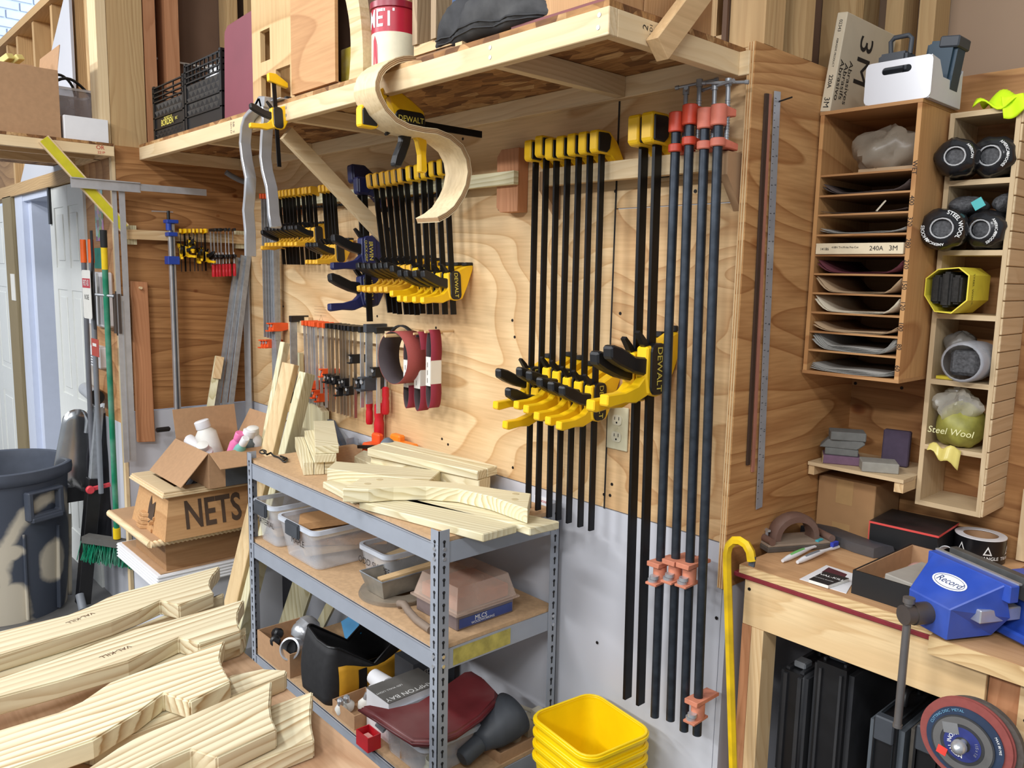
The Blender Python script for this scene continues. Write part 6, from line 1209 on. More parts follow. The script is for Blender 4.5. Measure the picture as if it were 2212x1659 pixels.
solo(MB().prism([(.036, 2.056), (.046, 2.057), (.074, 1.19), (.064, 1.19)], .001, .005, YZ), 'pink_strip', plain('pinkish_strip', (176, 118, 98), .6), 'pinkish wooden strip between the dark one and the steel ruler', 'strip')
# ================================================================ paper sorter
SX, SXr, SY, SYb, SZb, SZt = .006, .242, .27, .556, 1.424, 2.042; k_ = .010
so = thing('paper_sorter', 'tall plywood pigeonhole sorter for sandpaper in the alcove', 'sorter', ((SX+SXr)/2, .41, SZb))
M_SO = {'x': plywood('sorter_ply_x', (190, 144, 96), (164, 116, 72), .8, 3, 3, 'xz', seed=1.1), 'z': plywood('sorter_ply_z', (206, 158, 104), (178, 126, 78), 3, .8, 3, 'zy', seed=5.1)}
MB().box((SX, SY, SZb), (SX+k_, SYb, SZt)).build('side', M_SO['z'], so, world=True); MB().box((SXr-k_, SY, SZb), (SXr, SYb, SZt)).build('side', M_SO['z'], so, world=True)
MB().box((SX-.001, SY-.001, SZt), (SXr+.001, SYb, SZt+.008)).build('top', M_SO['x'], so, world=True); MB().box((SX-.001, SY-.001, SZb-.008), (SXr+.001, SYb, SZb)).build('bottom', M_SO['x'], so, world=True)
MB().box((SX+k_, SYb-.005, SZb), (SXr-k_, SYb-.001, SZt)).build('back', M_SO['x'], so, world=True)
zs = [PY(x, y, SY).z for x, y in ((1985, 362), (1977, 410), (1973, 455), (1967, 502), (1963, 549), (1958, 593), (1953, 638), (1949, 683), (1945, 728), (1941, 771))]
for z in zs: MB().box((SX+k_, SY+.002, z-.0045), (SXr-k_, SYb-.006, z)).build('divider', M_SO['x'], so, world=True)
for z0, s in zip([(zs[0]+zs[1])/2+.025]+[(zs[i]+zs[i+1])/2 for i in range(1, 9)]+[(zs[9]+SZb)/2], ('WET', '400', '320', '280', '220', '150', '120', '100', '80', '60')): text(s, .0145, face_m((SXr-.005, SY-.0003, z0), (0, 0, -1), (1, 0, 0)), M_INK, so, name='lettering', world=True)
lev = [SZt]+zs+[SZb]          # slot i between lev[i] and lev[i+1]
def sheets(slot, n, col, curl, label, dx=0.0, left=True, right=True, y0=.004):
    zb = lev[slot+1]+.0004
    for k in range(n):
        m_ = MB(); W = (SXr-k_-.004)-(SX+k_+.004); c_ = curl*(1+.25*k); hgt = lev[slot]-lev[slot+1]-.012
        def f(u, v): e = (max(0, .22-u)/.22 if left else 0)**2+(max(0, u-.80)/.20 if right else 0)**2; return (SX+k_+.004+W*(.01+.98*u)+dx, SY+y0+.004*k+.23*v, zb+.0012+k*.0022+min(hgt, c_*e)+.001*math.sin(u*9+k))
        m_.grid(f, 18, 3); solo(m_, 'sandpaper_sheet', col, label if n == 1 else '%s, %s from bottom' % (label, ORD[k]), 'sandpaper', 'sandpaper sheets in the sorter' , thick=.0008, smooth=60)
M_SPT = plain('sandpaper_tan', (176, 150, 118), .85, var=.06); M_SPB = plain('sandpaper_dark', (78, 66, 62), .9, var=.1); M_SPG = plain('sandpaper_grey', (150, 148, 142), .85); M_SPR = plain('sandpaper_maroon', (96, 44, 52), .85); M_SPW = plain('paper_backing', (204, 194, 172), .8)
sheets(1, 2, M_SPB, .018, 'dark sheet in the sorter slot marked WET'); sheets(2, 1, M_SPB, .006, 'flat dark sheet in the sorter slot marked 400'); sheets(3, 2, M_SPG, .008, 'sheet in the sorter slot marked 320')
sheets(5, 2, M_SPR, .022, 'maroon sheet in the slot below the abrasive box'); sheets(6, 2, M_SPT, .034, 'curled tan sheet in the slot marked 150'); sheets(7, 2, M_SPW, .03, 'curled pale sheet in the slot marked 120'); sheets(8, 2, M_SPT, .014, 'tan sheet in the slot marked 100'); sheets(9, 5, M_SPG, .024, 'curled grey sheet in the slot marked 80'); sheets(10, 4, M_SPG, .006, 'grey sheet in the bottom slot')
q = MB(); q.beam((.15, SY+.02, zs[2]+.004), (.165, SY+.03, zs[2]+.028), .012, .003); solo(q, 'torn_paper', M_SPW, 'small torn paper scrap in the slot marked 400', 'paper')
t = thing('abrasive_carton', 'flat cream carton with printed spine in the middle slot of the sorter', 'box', (.124, .36, zs[4]+.0003)); zc = zs[4]+.0003; q = MB(); q.box((SX+k_+.003, SY-.004, zc), (SXr-k_-.003, SY+.24, zc+.026)); q.build('carton', plain('cream_card', (222, 206, 174), .6), t, world=True, bev=.001)
text('3M', .016, face_m((.207, SY-.0042, zc+.013), (1, 0, 0), (0, 0, 1)), M_INK, t, world=True); text('240A', .015, face_m((.168, SY-.0042, zc+.013), (1, 0, 0), (0, 0, 1)), M_INK, t, world=True); text('14186', .009, face_m((.042, SY-.0042, zc+.012), (1, 0, 0), (0, 0, 1)), M_INK, t, world=True); text('418N Tri-M-ite Fre-Cut', .0068, face_m((.093, SY-.0042, zc+.016), (1, 0, 0), (0, 0, 1)), M_INK, t, world=True)
t = thing('plastic_wrapped_pads', 'crumpled translucent plastic bag in the top slot of the sorter', 'bag', (.13, .35, zs[0]))
def crump(cx, cy, cz, rx_, ry_, rz_, seed=0.0, am=.22, flat=True):
    rnd = random.Random(seed); ph = [rnd.uniform(0, 6.28) for _ in range(8)]
    def f(u, v):
        a = 2*math.pi*u; e = math.pi*(v-.5); r_ = 1+am*(math.sin(3*a+ph[0]+2*e)*.5+math.sin(5*a+ph[1]-3*e)*.35+math.sin(9*a+ph[2]+5*e)*.2+math.sin(13*a-7*e+ph[3])*.12)
        return (cx+rx_*r_*math.cos(e)*math.cos(a), cy+ry_*r_*math.cos(e)*math.sin(a), cz+rz_*(max(-.85, math.sin(e))*r_ if flat else math.sin(e)*r_))
    m_ = MB(); m_.grid(f, 30, 14); return m_
M_FILM = plastic_clear('cloudy_film', (168, 156, 138), .5, .3)
crump(.138, .36, zs[0]+.053, .082, .07, .052, 3).build('film', M_FILM, t, world=True, smooth=40); q = MB(); q.box((.09, .31, zs[0]+.001), (.225, .45, zs[0]+.012)); q.build('pads', M_SPT, t, world=True)
# ================================================================ narrow bead-board shelf
NX0, NX1, NY, NZ0, NZ1 = .25, .398, .41, 1.107, 2.036; NB = .556
ns = thing('narrow_shelf', 'narrow pale wooden shelf with bead-board side holding steel wool', 'shelf', ((NX0+NX1)/2, .48, NZ0)); M_NS = {a: wood('dusty_pine_'+a, (214, 190, 152), (186, 156, 114), a, rings=16, contrast=.45, fine=.3) for a in 'xyz'}
MB().box((NX0, NY, NZ0), (NX0+.011, NB, NZ1)).build('side', M_NS['z'], ns, world=True); MB().box((NX1-.011, NY, NZ0), (NX1-.001, NB, NZ1)).build('side', M_NS['z'], ns, world=True)
nzs = [NZ1, 1.883, 1.724, 1.576, 1.419, 1.259, NZ0+.012]
for i, z in enumerate(nzs): MB().box((NX0+.011, NY, z-.012), (NX1-.011, NB-.004, z)).build('top' if i == 0 else ('bottom' if i == 6 else 'shelf_board'), M_NS['x'], ns, world=True)
nst = 24; pit = (NZ1-NZ0)/nst; bs = MB().box((0, 0, .0012), (.0052, NB-NY, pit-.0012)).build('bead_strip', M_NS['y'], ns, bev=.0012)
for k in range(nst): o = bs if k == 0 else bs.copy(); (COL.objects.link(o) if k else None); o.location = V((NX1-.001, NY, NZ0+pit*k))-V(ns.location); o.parent = ns
# --- steel wool packs
def wool_pack(label, loc, rot, r, L, words, film=True, group='steel wool packs'):
    """roll of steel wool pads in printed plastic, axis towards the room"""
    t = thing('steel_wool_pack', label, 'steel wool pack', loc, rot, group=group)
    m_ = MB(); n = 28
    prof = [(r*.40, -L/2-.004), (r*.55, -L/2-.012), (r*.8, -L/2-.006), (r*.98, -L/2+.012), (r, -L/2+.03), (r, L/2-.01), (r*.9, L/2), (0, L/2)]
    m_.lathe(prof, n, Matrix.Rotation(math.pi/2, 4, 'X') @ Matrix.Scale(-1, 4, V((0, 0, 1))), cap=False)
    for p in m_.v: a = math.atan2(p.z, p.x); f = 1+.045*math.sin(5*a+p.y*60)+.03*math.sin(9*a-p.y*90); p.x *= f*1.05; p.z *= f*.96
    m_.build('printed_film', plain('pack_black', (36, 36, 38), .22, var=.35, scale=18), t, smooth=50)
    q = MB(); q.lathe([(0, -L/2-.001), (r*.42, -L/2-.001), (r*.42, L/2-.02), (0, L/2-.02)], 20, Matrix.Rotation(math.pi/2, 4, 'X') @ Matrix.Scale(-1, 4, V((0, 0, 1)))); q.build('steel_wool', plain('steel_wool_grey', (74, 74, 76), .7, var=.5, scale=160, bmp=.8), t, smooth=40)
    q = MB(); q.tube([V((r*.47*math.cos(a), -L/2-.008, r*.45*math.sin(a))) for a in [2*math.pi*i/20 for i in range(20)]], .0022, 6, True); q.build('film_edge', plastic_clear('film_edge', (206, 206, 206), .7, .2), t, smooth=60)
    for s, a0, sz, mt in words:
        m_ = text_mb(s, sz, Matrix.Identity(4), bold=.015)
        for p in m_.v: a = math.radians(a0)-p.x/(r*.74); rr = r*.74+p.y; p.x, p.y, p.z = rr*math.cos(a)*1.05, -L/2-.0115+max(0, (rr-r*.8))*.55, rr*math.sin(a)
        m_.build('lettering', mt, t)
    return t
W1 = [('RHODES', 200, .010, M_WINK), ('AMERICAN', 250, .008, M_WINK), ('STEEL WOOL', 20, .012, M_WINK)]; W2 = [('RHODES', 340, .008, M_WINK), ('AMERICAN', 25, .008, M_WINK)]
r_ = .041
wool_pack('black steel wool pack on the upper shelf, left one with torn film', (.279, .405, nzs[1]+.047), (0, .2, .2), .045, .10, [('AMERICAN', 30, .007, M_WINK)]); wool_pack('black steel wool pack on the upper shelf, right one with round mouth', (.347, .455, nzs[1]+.048), (0, 0, 0), .048, .11, W2)
t = thing('loose_steel_wool', 'clear bag of grey steel wool with teal label squeezed above the lower packs', 'steel wool pack', (.31, .43, nzs[2]+.085)); crump(.295, .445, nzs[2]+.102, .04, .055, .022, 8, .12, False).build('wool', MATS['steel_wool_grey'], t, world=True, smooth=40); q = MB(); q.beam((.325, .388, nzs[2]+.096), (.345, .388, nzs[2]+.108), .002, .022, (0, 0, 1)); q.build('label', plain('pack_teal', (70, 176, 176), .4), t, world=True); crump(.368, .46, nzs[2]+.105, .022, .04, .022, 9, .15, False).build('wool', MATS['steel_wool_grey'], t, world=True, smooth=40)
wool_pack('steel wool pack with white lettering on the second shelf, left one', (.270, .385, nzs[2]+.046), (0, 0, .25), .049, .11, W1); wool_pack('steel wool pack on the second shelf, right one with narrow mouth', (.348, .45, nzs[2]+.046), (0, .3, -.1), .046, .10, W2)
t = thing('yellow_wool_sleeve', 'yellow paper sleeve of dark pads on the third shelf', 'steel wool pack', (.30, .44, nzs[3])); P = [(x*1.35-.012, z*2.1+.004) for x, z in ((-.03, .036), (-.012, .046), (.02, .048), (.036, .040), (.036, .014), (.014, .0), (-.012, .001), (-.03, .018))]; Po = [((x+.012)*1.06-.012, (z-.054)*1.05+.055) for x, z in P]; m_ = MB(); m_.frame([(x+.30, z+nzs[3]) for x, z in Po], [(x+.30, z+nzs[3]+.001) for x, z in P], .365, .50, XZ); m_.build('sleeve', plain('sleeve_paper_yellow', (240, 222, 70), .6), t, world=True, smooth=30)
for k in (-1, 0, 1): q = MB(); q.box((.279+.022*k, .37, nzs[3]+.016+.008*abs(k)), (.300+.022*k, .48, nzs[3]+.098-.008*abs(k))); q.build('pad', plain('pad_dark', (46, 44, 42), .95, var=.3, scale=120), t, world=True, bev=.005, seg=2)
text('STEEL WOOL', .012, face_m((.3405, .39, nzs[3]+.058), (0, 0, -1), (0, 1, 0)), M_INK, t, world=True)
t = thing('torn_wool_bag', 'torn clear bag with grey pads on the fourth shelf', 'steel wool pack', (.33, .45, nzs[4])); q = MB(); q.lathe([(.040, -.07), (.046, -.065), (.048, .0), (.044, .05), (0, .052)], 24, Matrix.Translation((.338, .44, nzs[4]+.049)) @ Matrix.Rotation(math.pi/2, 4, 'X') @ Matrix.Scale(-1, 4, V((0, 0, 1))), cap=False); q.build('film', plastic_clear('white_film', (196, 198, 204), .42, .2), t, world=True, thick=.001, smooth=50); q = MB(); q.cbox((.338, .44, nzs[4]+.046), (.062, .11, .058)); q.build('pads', MATS['steel_wool_grey'], t, world=True, bev=.008)
crump(.30, .47, nzs[4]+.085, .035, .045, .028, 12, .15, False).build('upper_bag', plain('dull_grey_bag', (104, 100, 94), .4, var=.3), t, world=True, smooth=40); q = MB(); q.box((.268, .42, nzs[4]+.001), (.305, .45, nzs[4]+.008)); q.build('yellow_corner', plain('yellow_film', (226, 206, 60), .4), t, world=True)
t = thing('green_wool_bag', 'clear bag of yellow-green steel wool on the fifth shelf', 'steel wool pack', (.32, .44, nzs[5])); crump(.322, .455, nzs[5]+.050, .056, .06, .055, 15, .10).build('contents', plain('olive_pack', (150, 146, 66), .5, var=.3), t, world=True, smooth=40); crump(.315, .445, nzs[5]+.098, .05, .05, .036, 16, .3, False).build('film', plastic_clear('clear_bag', (206, 200, 186), .45, .2), t, world=True, smooth=40)
text('Steel Wool', .022, face_m((.322, .388, nzs[5]+.042), (1, 0, 0), (0, 0, 1)), plain('pale_yellow_print', (226, 222, 168), .6), t, world=True, shear=.2); q = MB(); q.grid(lambda u, v: (.275+.07*u, .398-.012*v+.006*math.sin(u*8), nzs[5]+.004-.045*v*(.3+.7*u)+.006*math.sin(u*11)), 10, 6); q.build('loose_flap', plastic_clear('yellow_film_clear', (232, 214, 120), .75, .25), t, world=True, thick=.0006, smooth=50)
# hi-vis cloth on top
def cl(u, v): x = .30+.20*u; y = .40+.12*v; return (x, y, NZ1+.006+.030*math.sin(math.pi*v)*(.6+.4*math.sin(u*9))+.012*math.sin(u*17+v*9)+(.0 if v > .12 else -.0))
q = MB(); q.grid(cl, 24, 14); t = thing('hi_vis_cloth', 'bright fluorescent yellow cloth draped on the narrow shelf top', 'cloth', (.38, .45, NZ1)); M_HV = plain('fluorescent_yellow', (214, 255, 20), .75, var=.06); q.build('folds', M_HV, t, world=True, thick=.003, smooth=60)
q = MB(); q.grid(lambda u, v: (.355+.045*u+.01*v, .404-.004*v+.006*math.sin(u*5), NZ1+.022-.05*v*(.4+.6*math.sin(1.2+u*1.6))), 10, 8); q.build('hanging_corner', M_HV, t, world=True, thick=.003, smooth=60)
# ================================================================ on top of the sorter
ST = SZt+.0085
t = thing('abrasives_box', 'tall cream abrasives box standing tilted on top of the sorter', 'box', (.012, .41, ST), (0, math.radians(7), 0)); bw, bd, bh = .026, .27, .225
MB().box((-bw/2, -bd/2, 0), (bw/2, bd/2, bh)).build('carton', plain('abrasive_cream', (206, 192, 166), .6, var=.03), t, bev=.002)
text('3M', .095, face_m((bw/2, -.02, .135), (0, 0, -1), (0, 1, 0)), M_INK, t)
for k, s in enumerate(('Abrasives', 'Abrasifs', 'Abrasivo')): text(s, .026, face_m((bw/2, -.075-.022*k, .075), (0, 0, -1), (0, 1, 0)), M_INK, t)
text('3M', .02, face_m((0, -bd/2, .022), (0, 0, -1), (1, 0, 0)), M_INK, t); text('220A', .014, face_m((0, -bd/2, .07), (0, 0, -1), (1, 0, 0)), M_INK, t, bold=.01); text('02343', .011, face_m((0, -bd/2, .195), (0, 0, -1), (1, 0, 0)), M_INK, t); text('ABRASIVE PRODUCT', .007, face_m((0, -bd/2, .135), (0, 0, -1), (1, 0, 0)), M_INK, t)
t = thing('white_bin', 'glossy white plastic bin with an oval handhole on top of the sorter', 'bin', (.178, .36, ST)); x0, x1, y0, y1 = .108, .256, .272, .455
M_GW = plain('glossy_white', (216, 217, 222), .25, var=.01)
Pf = rrect(x1-x0, .092, .012, 4, (x0+x1)/2, ST+.046); hole_ = rrect(.066, .016, .008, 4, (x0+x1)/2-.004, ST+.070); m_ = MB(); m_.frame(Pf, hole_, y0, y0+.003, XZ); m_.build('front', M_GW, t, world=True, smooth=30)
for xs, sg in ((x0+.003, 0), (x1-.006, 1)):
    m_ = MB(); m_.prism([(y0+.002, ST), (y1, ST), (y1, ST+.088), (y1-.03, ST+.055), (y0+.07, ST+.055), (y0+.045, ST+.088), (y0+.002, ST+.092)], xs, xs+.003, YZ); m_.build('side', M_GW, t, world=True, bev=.001)
m_ = MB(); m_.box((x0+.006, y1-.003, ST), (x1-.006, y1, ST+.088)); m_.build('back', M_GW, t, world=True); m_ = MB(); m_.box((x0+.004, y0+.003, ST), (x1-.004, y1-.003, ST+.003)); m_.build('base', M_GW, t, world=True)
t = thing('battery_charger', 'black tool case with a square loop handle standing in the white bin', 'charger', (.155, .34, ST+.004)); m_ = MB(); m_.box((.12, .30, ST+.0035), (.185, .37, ST+.118)); m_.build('case', M_DGREY, t, world=True, bev=.006, seg=2); m_ = MB(); m_.tube([(.135, .335, ST+.116), (.132, .335, ST+.15), (.14, .335, ST+.158), (.172, .335, ST+.158), (.18, .335, ST+.15), (.178, .335, ST+.116)], .0055, 8); m_.build('handle', M_DGREY, t, world=True, smooth=50)
t = thing('blue_tool_case', 'dark teal plastic case leaning in the white bin', 'case', (.222, .39, ST+.004)); m_ = MB(); m_.box((-.03, -.03, 0), (.03, .03, .14)); Mr = Matrix.Translation((.215, .405, ST+.0035)) @ Matrix.Rotation(.12, 4, 'Y'); m_ = MB(); m_.box((-.034, -.03, .0), (.034, .03, .142), Mr); m_.build('body', plain('dark_teal', (38, 62, 78), .5, var=.1), t, world=True, bev=.008, seg=2); m_ = MB(); m_.box((-.005, -.034, .125), (.038, .034, .15), Mr); m_.build('lid_edge', M_DGREY, t, world=True, bev=.003)
# ================================================================ small alcove shelf and what stands on it
AZ = 1.178; t = thing('alcove_shelf', 'small pale wooden shelf below the sorter', 'shelf', (.13, .44, AZ-.01)); MB().box((.004, .335, AZ-.009), (.248, .556, AZ)).build('board', M_NS['x'], t, world=True); MB().box((.225, .34, AZ-.034), (.247, .55, AZ-.0095)).build('cleat', PINE['y'], t, world=True); MB().box((.004, .34, AZ-.034), (.02, .55, AZ-.0095)).build('cleat', PINE['y'], t, world=True)
M_SG = plain('sponge_grey', (112, 112, 108), .9, var=.1, scale=60); M_SPU = plain('sponge_purple', (116, 88, 108), .9, var=.1, scale=60); M_STAN = plain('sponge_tan', (172, 150, 106), .9); M_SDP = plain('sponge_dark_purple', (74, 62, 80), .9, var=.1, scale=60)
def block(label, loc, rz, d, mat, prof=None, group='sanding sponges', **k): m_ = MB(); m_.box((-d[0]/2, -d[1]/2, 0), (d[0]/2, d[1]/2, d[2])); return solo(m_, 'sanding_sponge', mat, label, 'sanding block', group, loc=loc, rot=(0, 0, rz), bev=.002, **k)
t = thing('sanding_sponge', 'tan and purple sanding sponge at the bottom of the stack', 'sanding block', (.062, .395, AZ+.0002), (0, 0, .5), group='sanding sponges'); MB().box((-.045, -.035, 0), (.045, .035, .022)).build('purple_body', M_SPU, t, bev=.002); MB().box((-.0455, -.0355, .001), (-.044, .0355, .021)).build('tan_end', M_STAN, t); text('STN 001', .009, face_m((-.0456, 0, .011), (0, -1, 0), (0, 0, 1)), M_INK, t)
block('grey sanding sponge second from bottom of the stack', (.06, .40, AZ+.0226), .45, (.08, .065, .018), M_SG)
m_ = MB(); m_.prism([(-.055, 0), (-.035, .022), (.05, .022), (.055, .016), (.036, 0)], -.032, .032, Matrix(((1, 0, 0, 0), (0, 0, 1, 0), (0, 1, 0, 0), (0, 0, 0, 1)))); solo(m_, 'sanding_sponge', M_SG, 'slanted-edge grey sanding sponge third in the stack', 'sanding block', 'sanding sponges', loc=(.062, .40, AZ+.0408), rot=(0, 0, .4), bev=.002)
block('grey sanding sponge on top of the stack', (.072, .40, AZ+.0630), .55, (.085, .062, .022), M_SG); block('single grey sanding sponge lying in front on the alcove shelf', (.165, .385, AZ+.0002), .55, (.085, .065, .025), plain('sponge_pale', (148, 144, 134), .9, var=.08, scale=60))
m_ = MB(); m_.box((-.032, -.013, 0), (.032, .013, .092)); solo(m_, 'sanding_sponge', M_SDP, 'dark purple sanding sponge standing upright on the alcove shelf', 'sanding block', 'sanding sponges', loc=(.168, .475, AZ+.0002), rot=(-.05, 0, .2), bev=.003)
# ================================================================ work bench in the alcove
BZ = .985
bn = thing('work_bench', 'wooden work bench with red strip below the top in the alcove', 'bench', (.7, .25, FZ)); M_BT = plywood('bench_top', (208, 166, 122), (180, 134, 92), .8, 2, 3, 'xy', seed=6.2); M_PLE = wood('bench_edge_ply', (226, 196, 146), (166, 124, 74), 'x', rings=60, contrast=.7)
MB().box((.03, -.006, BZ-.02), (.468, .556, BZ)).build('top', M_BT, bn, world=True); MB().box((.0305, -.009, BZ-.0195), (.468, -.0062, BZ-.0005)).build('front_edge', M_PLE, bn, world=True)
MB().box((.015, -.008, BZ-.032), (.462, .05, BZ-.0205)).build('red_strip', plain('bench_red', (128, 36, 44), .5, var=.15, scale=40), bn, world=True, bev=.002)
MB().box((.469, -.045, BZ-.042), (1.6, .556, BZ-.006)).build('top', M_BT, bn, world=True); MB().box((.469, -.0475, BZ-.0415), (1.6, -.0452, BZ-.0065)).build('front_edge', M_PLE, bn, world=True)
MB().box((.042, .0, .842), (.56, .035, BZ-.033)).build('apron', wood('knotty_apron', (232, 202, 154), (200, 158, 104), 'x', rings=12, contrast=.5), bn, world=True, bev=.001); MB().box((.616, -.0, .55), (1.6, .035, BZ-.043)).build('apron', PINE['x'], bn, world=True)
MB().box((.562, .01, .5), (.615, .045, BZ-.043)).build('post', REDP['z'], bn, world=True)
MB().box((.042, .036, FZ), (.072, .07, BZ-.033)).build('leg', REDP['z'], bn, world=True); MB().box((.042, .0, FZ), (.066, .0355, .8415)).build('leg', REDP['z'], bn, world=True); MB().box((.067, .0, FZ), (.098, .06, .8415)).build('leg', PINE['z'], bn, world=True)
MB().box((1.5, .0, FZ), (1.55, .05, .549)).build('leg', PINE['z'], bn, world=True)
MB().box((.1, .02, .44), (1.5, .55, .455)).build('lower_shelf', M_DRY, bn, world=True)
q = MB(); [q.cyl((x, -.0015, z), (x, .001, z), .004, n=8) for x, z in ((.055, .93), (.63, .86), (.63, .80), (.70, .90))]; q.build('screw_heads', M_SCREW, bn, world=True, kind='stuff')
q = MB(); q.cyl((.0, .0, 0), (0, -.007, 0), .0055, n=12)
# cardboard box, black box, tape
t = thing('taped_carton', 'closed brown cardboard carton on the bench below the small shelf', 'box', (.082, .465, BZ)); MB().box((.004, .40, BZ+.0003), (.157, .55, BZ+.147)).build('carton', plain('carton_brown', (168, 128, 86), .8, var=.04), t, world=True, bev=.002); q = MB(); q.box((.055, .3994, BZ+.082), (.10, .3999, BZ+.1465)); q.build('tape', plain('carton_tape', (182, 146, 100), .25), t, world=True); q = MB(); q.box((.05, .3994, BZ+.002), (.098, .3999, BZ+.03)); q.build('tape', MATS['carton_tape'], t, world=True)
t = thing('black_gift_box', 'black box with bright red lid edge on the bench', 'box', (.245, .43, BZ+.0003), (0, 0, .06)); MB().box((-.078, -.075, 0), (.078, .075, .066)).build('body', plain('box_black', (20, 20, 22), .5), t); q = MB(); q.box((-.080, -.077, .0662), (.080, .077, .071)); q.build('lid', plain('lid_black', (40, 38, 38), .35, var=.4, scale=10, dust=((150, 90, 86), .4)), t)
q = MB(); q.box((-.0805, -.0778, .0655), (.0805, -.0772, .0705)); q.box((-.0805, -.0776, 0), (-.0785, -.0756, .066)); q.box((.0803, -.077, .0655), (.081, .077, .0705)); q.box((-.0785, -.0776, 0), (.0785, -.0757, .003)); q.build('red_edging', plain('edge_red', (222, 78, 72), .5), t)
t = thing('tape_roll', 'large black roll of tape with white triangle print on the bench', 'tape', (.377, .495, BZ+.0003)); MB().lathe([(.038, 0), (.056, 0), (.056, .058), (.038, .058)], 36, closed=True).build('tape', plain('tape_black', (22, 22, 24), .25), t, smooth=40); MB().lathe([(.036, .0005), (.0379, .0005), (.0379, .0575), (.036, .0575)], 32, closed=True).build('core', M_CARD, t, smooth=40); MB().lathe([(.038, .0582), (.056, .0582), (.056, .060), (.038, .060)], 36, closed=True).build('white_face', M_WHITE, t, smooth=40)
for a0 in (245, 305, 5, 65):
    wrap_text('TRIANGLE', .0115, .0561, math.radians(a0), .016, M_WINK, t, bold=.01)
    q = MB(); A = [(0, .046), (.010, .024), (-.010, .024)]; B = [(0, .040), (.0062, .027), (-.0062, .027)]; cvt = lambda P_: [(.0567*math.cos(math.radians(a0)+x/.056), .0567*math.sin(math.radians(a0)+x/.056), z) for x, z in P_]; va = cvt(A)+cvt(B); q.add(va, [(0, 1, 4, 3), (1, 2, 5, 4), (2, 0, 3, 5)]); q.build('triangle_mark', M_WINK, t)
q = MB(); q.tube([(.335+.004*math.cos(a), .405+.0, BZ+.035+.018*math.sin(a)) for a in [i*.5 for i in range(13)]], .0025, 6); solo(MB().lathe([(.016, 0), (.0175, 0), (.0175, .028), (.016, .028)], 24, Matrix.Rotation(1.2, 4, 'X'), closed=True), 'white_paper_roll', M_WHITE, 'small curled white paper strip beside the black box', 'paper', loc=(.342, .40, BZ+.019), smooth=40)
q = MB(); q.sweep([(PZ(x, y, BZ+.016), V((0, 0, 1)), V((.55, .83, 0))) for x, y in ((1752, 1142), (1790, 1150), (1830, 1165), (1870, 1180), (1912, 1192))], [(-.015, -.03), (.009, -.03), (.014, -.01), (.013, .02), (-.015, .032)]); solo(q, 'plastic_sleeve', plain('dusty_black_plastic', (58, 60, 66), .4, var=.3, scale=14, dust=((128, 118, 108), .5)), 'folded dusty black plastic sleeve lying on the bench', 'plastic', smooth=40)
# sanding float with arched handle
Mf = Matrix.Translation(PZ(1712, 1178, BZ+.0003)) @ Matrix.Rotation(math.radians(62), 4, 'Z'); t = thing('hand_sander', 'dusty brown hand sander with arched handle at the bench left end', 'sander', M=Mf); M_DBR = plain('dusty_brown_plastic', (112, 84, 72), .6, var=.1, dust=((150, 130, 116), .5)); MB().box((-.095, -.042, 0), (.095, .042, .013)).build('pad', plain('dusty_dark_pad', (84, 76, 68), .9, var=.2), t, bev=.002); MB().box((-.093, -.04, .0132), (.093, .04, .019)).build('plate', plain('dusty_plate', (150, 132, 114), .7), t, bev=.001)
for sx_ in (-1, 1): q = MB(); q.cyl((sx_*.083, -.041, .026), (sx_*.083, .041, .026), .009, n=14); q.build('clamp_bar', M_DBR, t, smooth=40)
q = MB(); path = []
for i in range(15): a = math.pi*i/14; path.append((V((-.056*math.cos(a), 0, .016+.058*math.sin(a)**.8)), V((0, 1, 0)), V((-math.cos(a), 0, math.sin(a)+.15)).normalized()))
q.sweep(path, [(-.020, -.009), (.020, -.009), (.020, .006), (.012, .011), (-.012, .011), (-.020, .006)]); q.build('handle', M_DBR, t, smooth=50); q = MB(); q.cyl((-.075, .0, .03), (-.075, -.0, .045), .004, n=8); q.box((-.079, -.010, .042), (-.071, .010, .047)); q.build('wing_nut', M_STEEL, t)
def toothbrush(label, p0, p1, body, grip, bris, lift): 
    p0 = V(p0); p1 = V(p1); d_ = p1-p0; t = thing('toothbrush', label, 'toothbrush', tuple(p0), group='toothbrushes'); P_ = [p0+d_*u+V((0, 0, .006+lift*math.sin(math.pi*u)*.004)) for u in (0, .12, .3, .5, .62, .75, .88, 1)]; q = MB(); q.tube(P_, .005, 8, rs=[.004, .0065, .0075, .0065, .0045, .0035, .005, .004]); q.build('body', body, t, world=True, smooth=60); q = MB(); q.tube([p+V((0, 0, .0022)) for p in P_[1:4]], .005, 8, rs=[.004, .006, .005]); q.build('grip', grip, t, world=True, smooth=60); q = MB(); c = P_[6]; dn = d_.normalized(); q.beam(c-dn*.012+V((0, 0, .010)), c+dn*.014+V((0, 0, .010)), .009, .011); q.build('bristles', bris, t, world=True, bev=.001)
toothbrush('white and green toothbrush beside the hand sander', PZ(1690, 1217, BZ), PZ(1778, 1180, BZ), M_WHITE, plain('brush_green', (120, 190, 110), .4), plain('brush_teal', (70, 170, 180), .6), 1); toothbrush('white and grey toothbrush with blue bristles on the bench', PZ(1722, 1220, BZ), PZ(1811, 1186, BZ), M_WHITE, M_GREY, plain('brush_blue', (50, 66, 180), .6), 1)
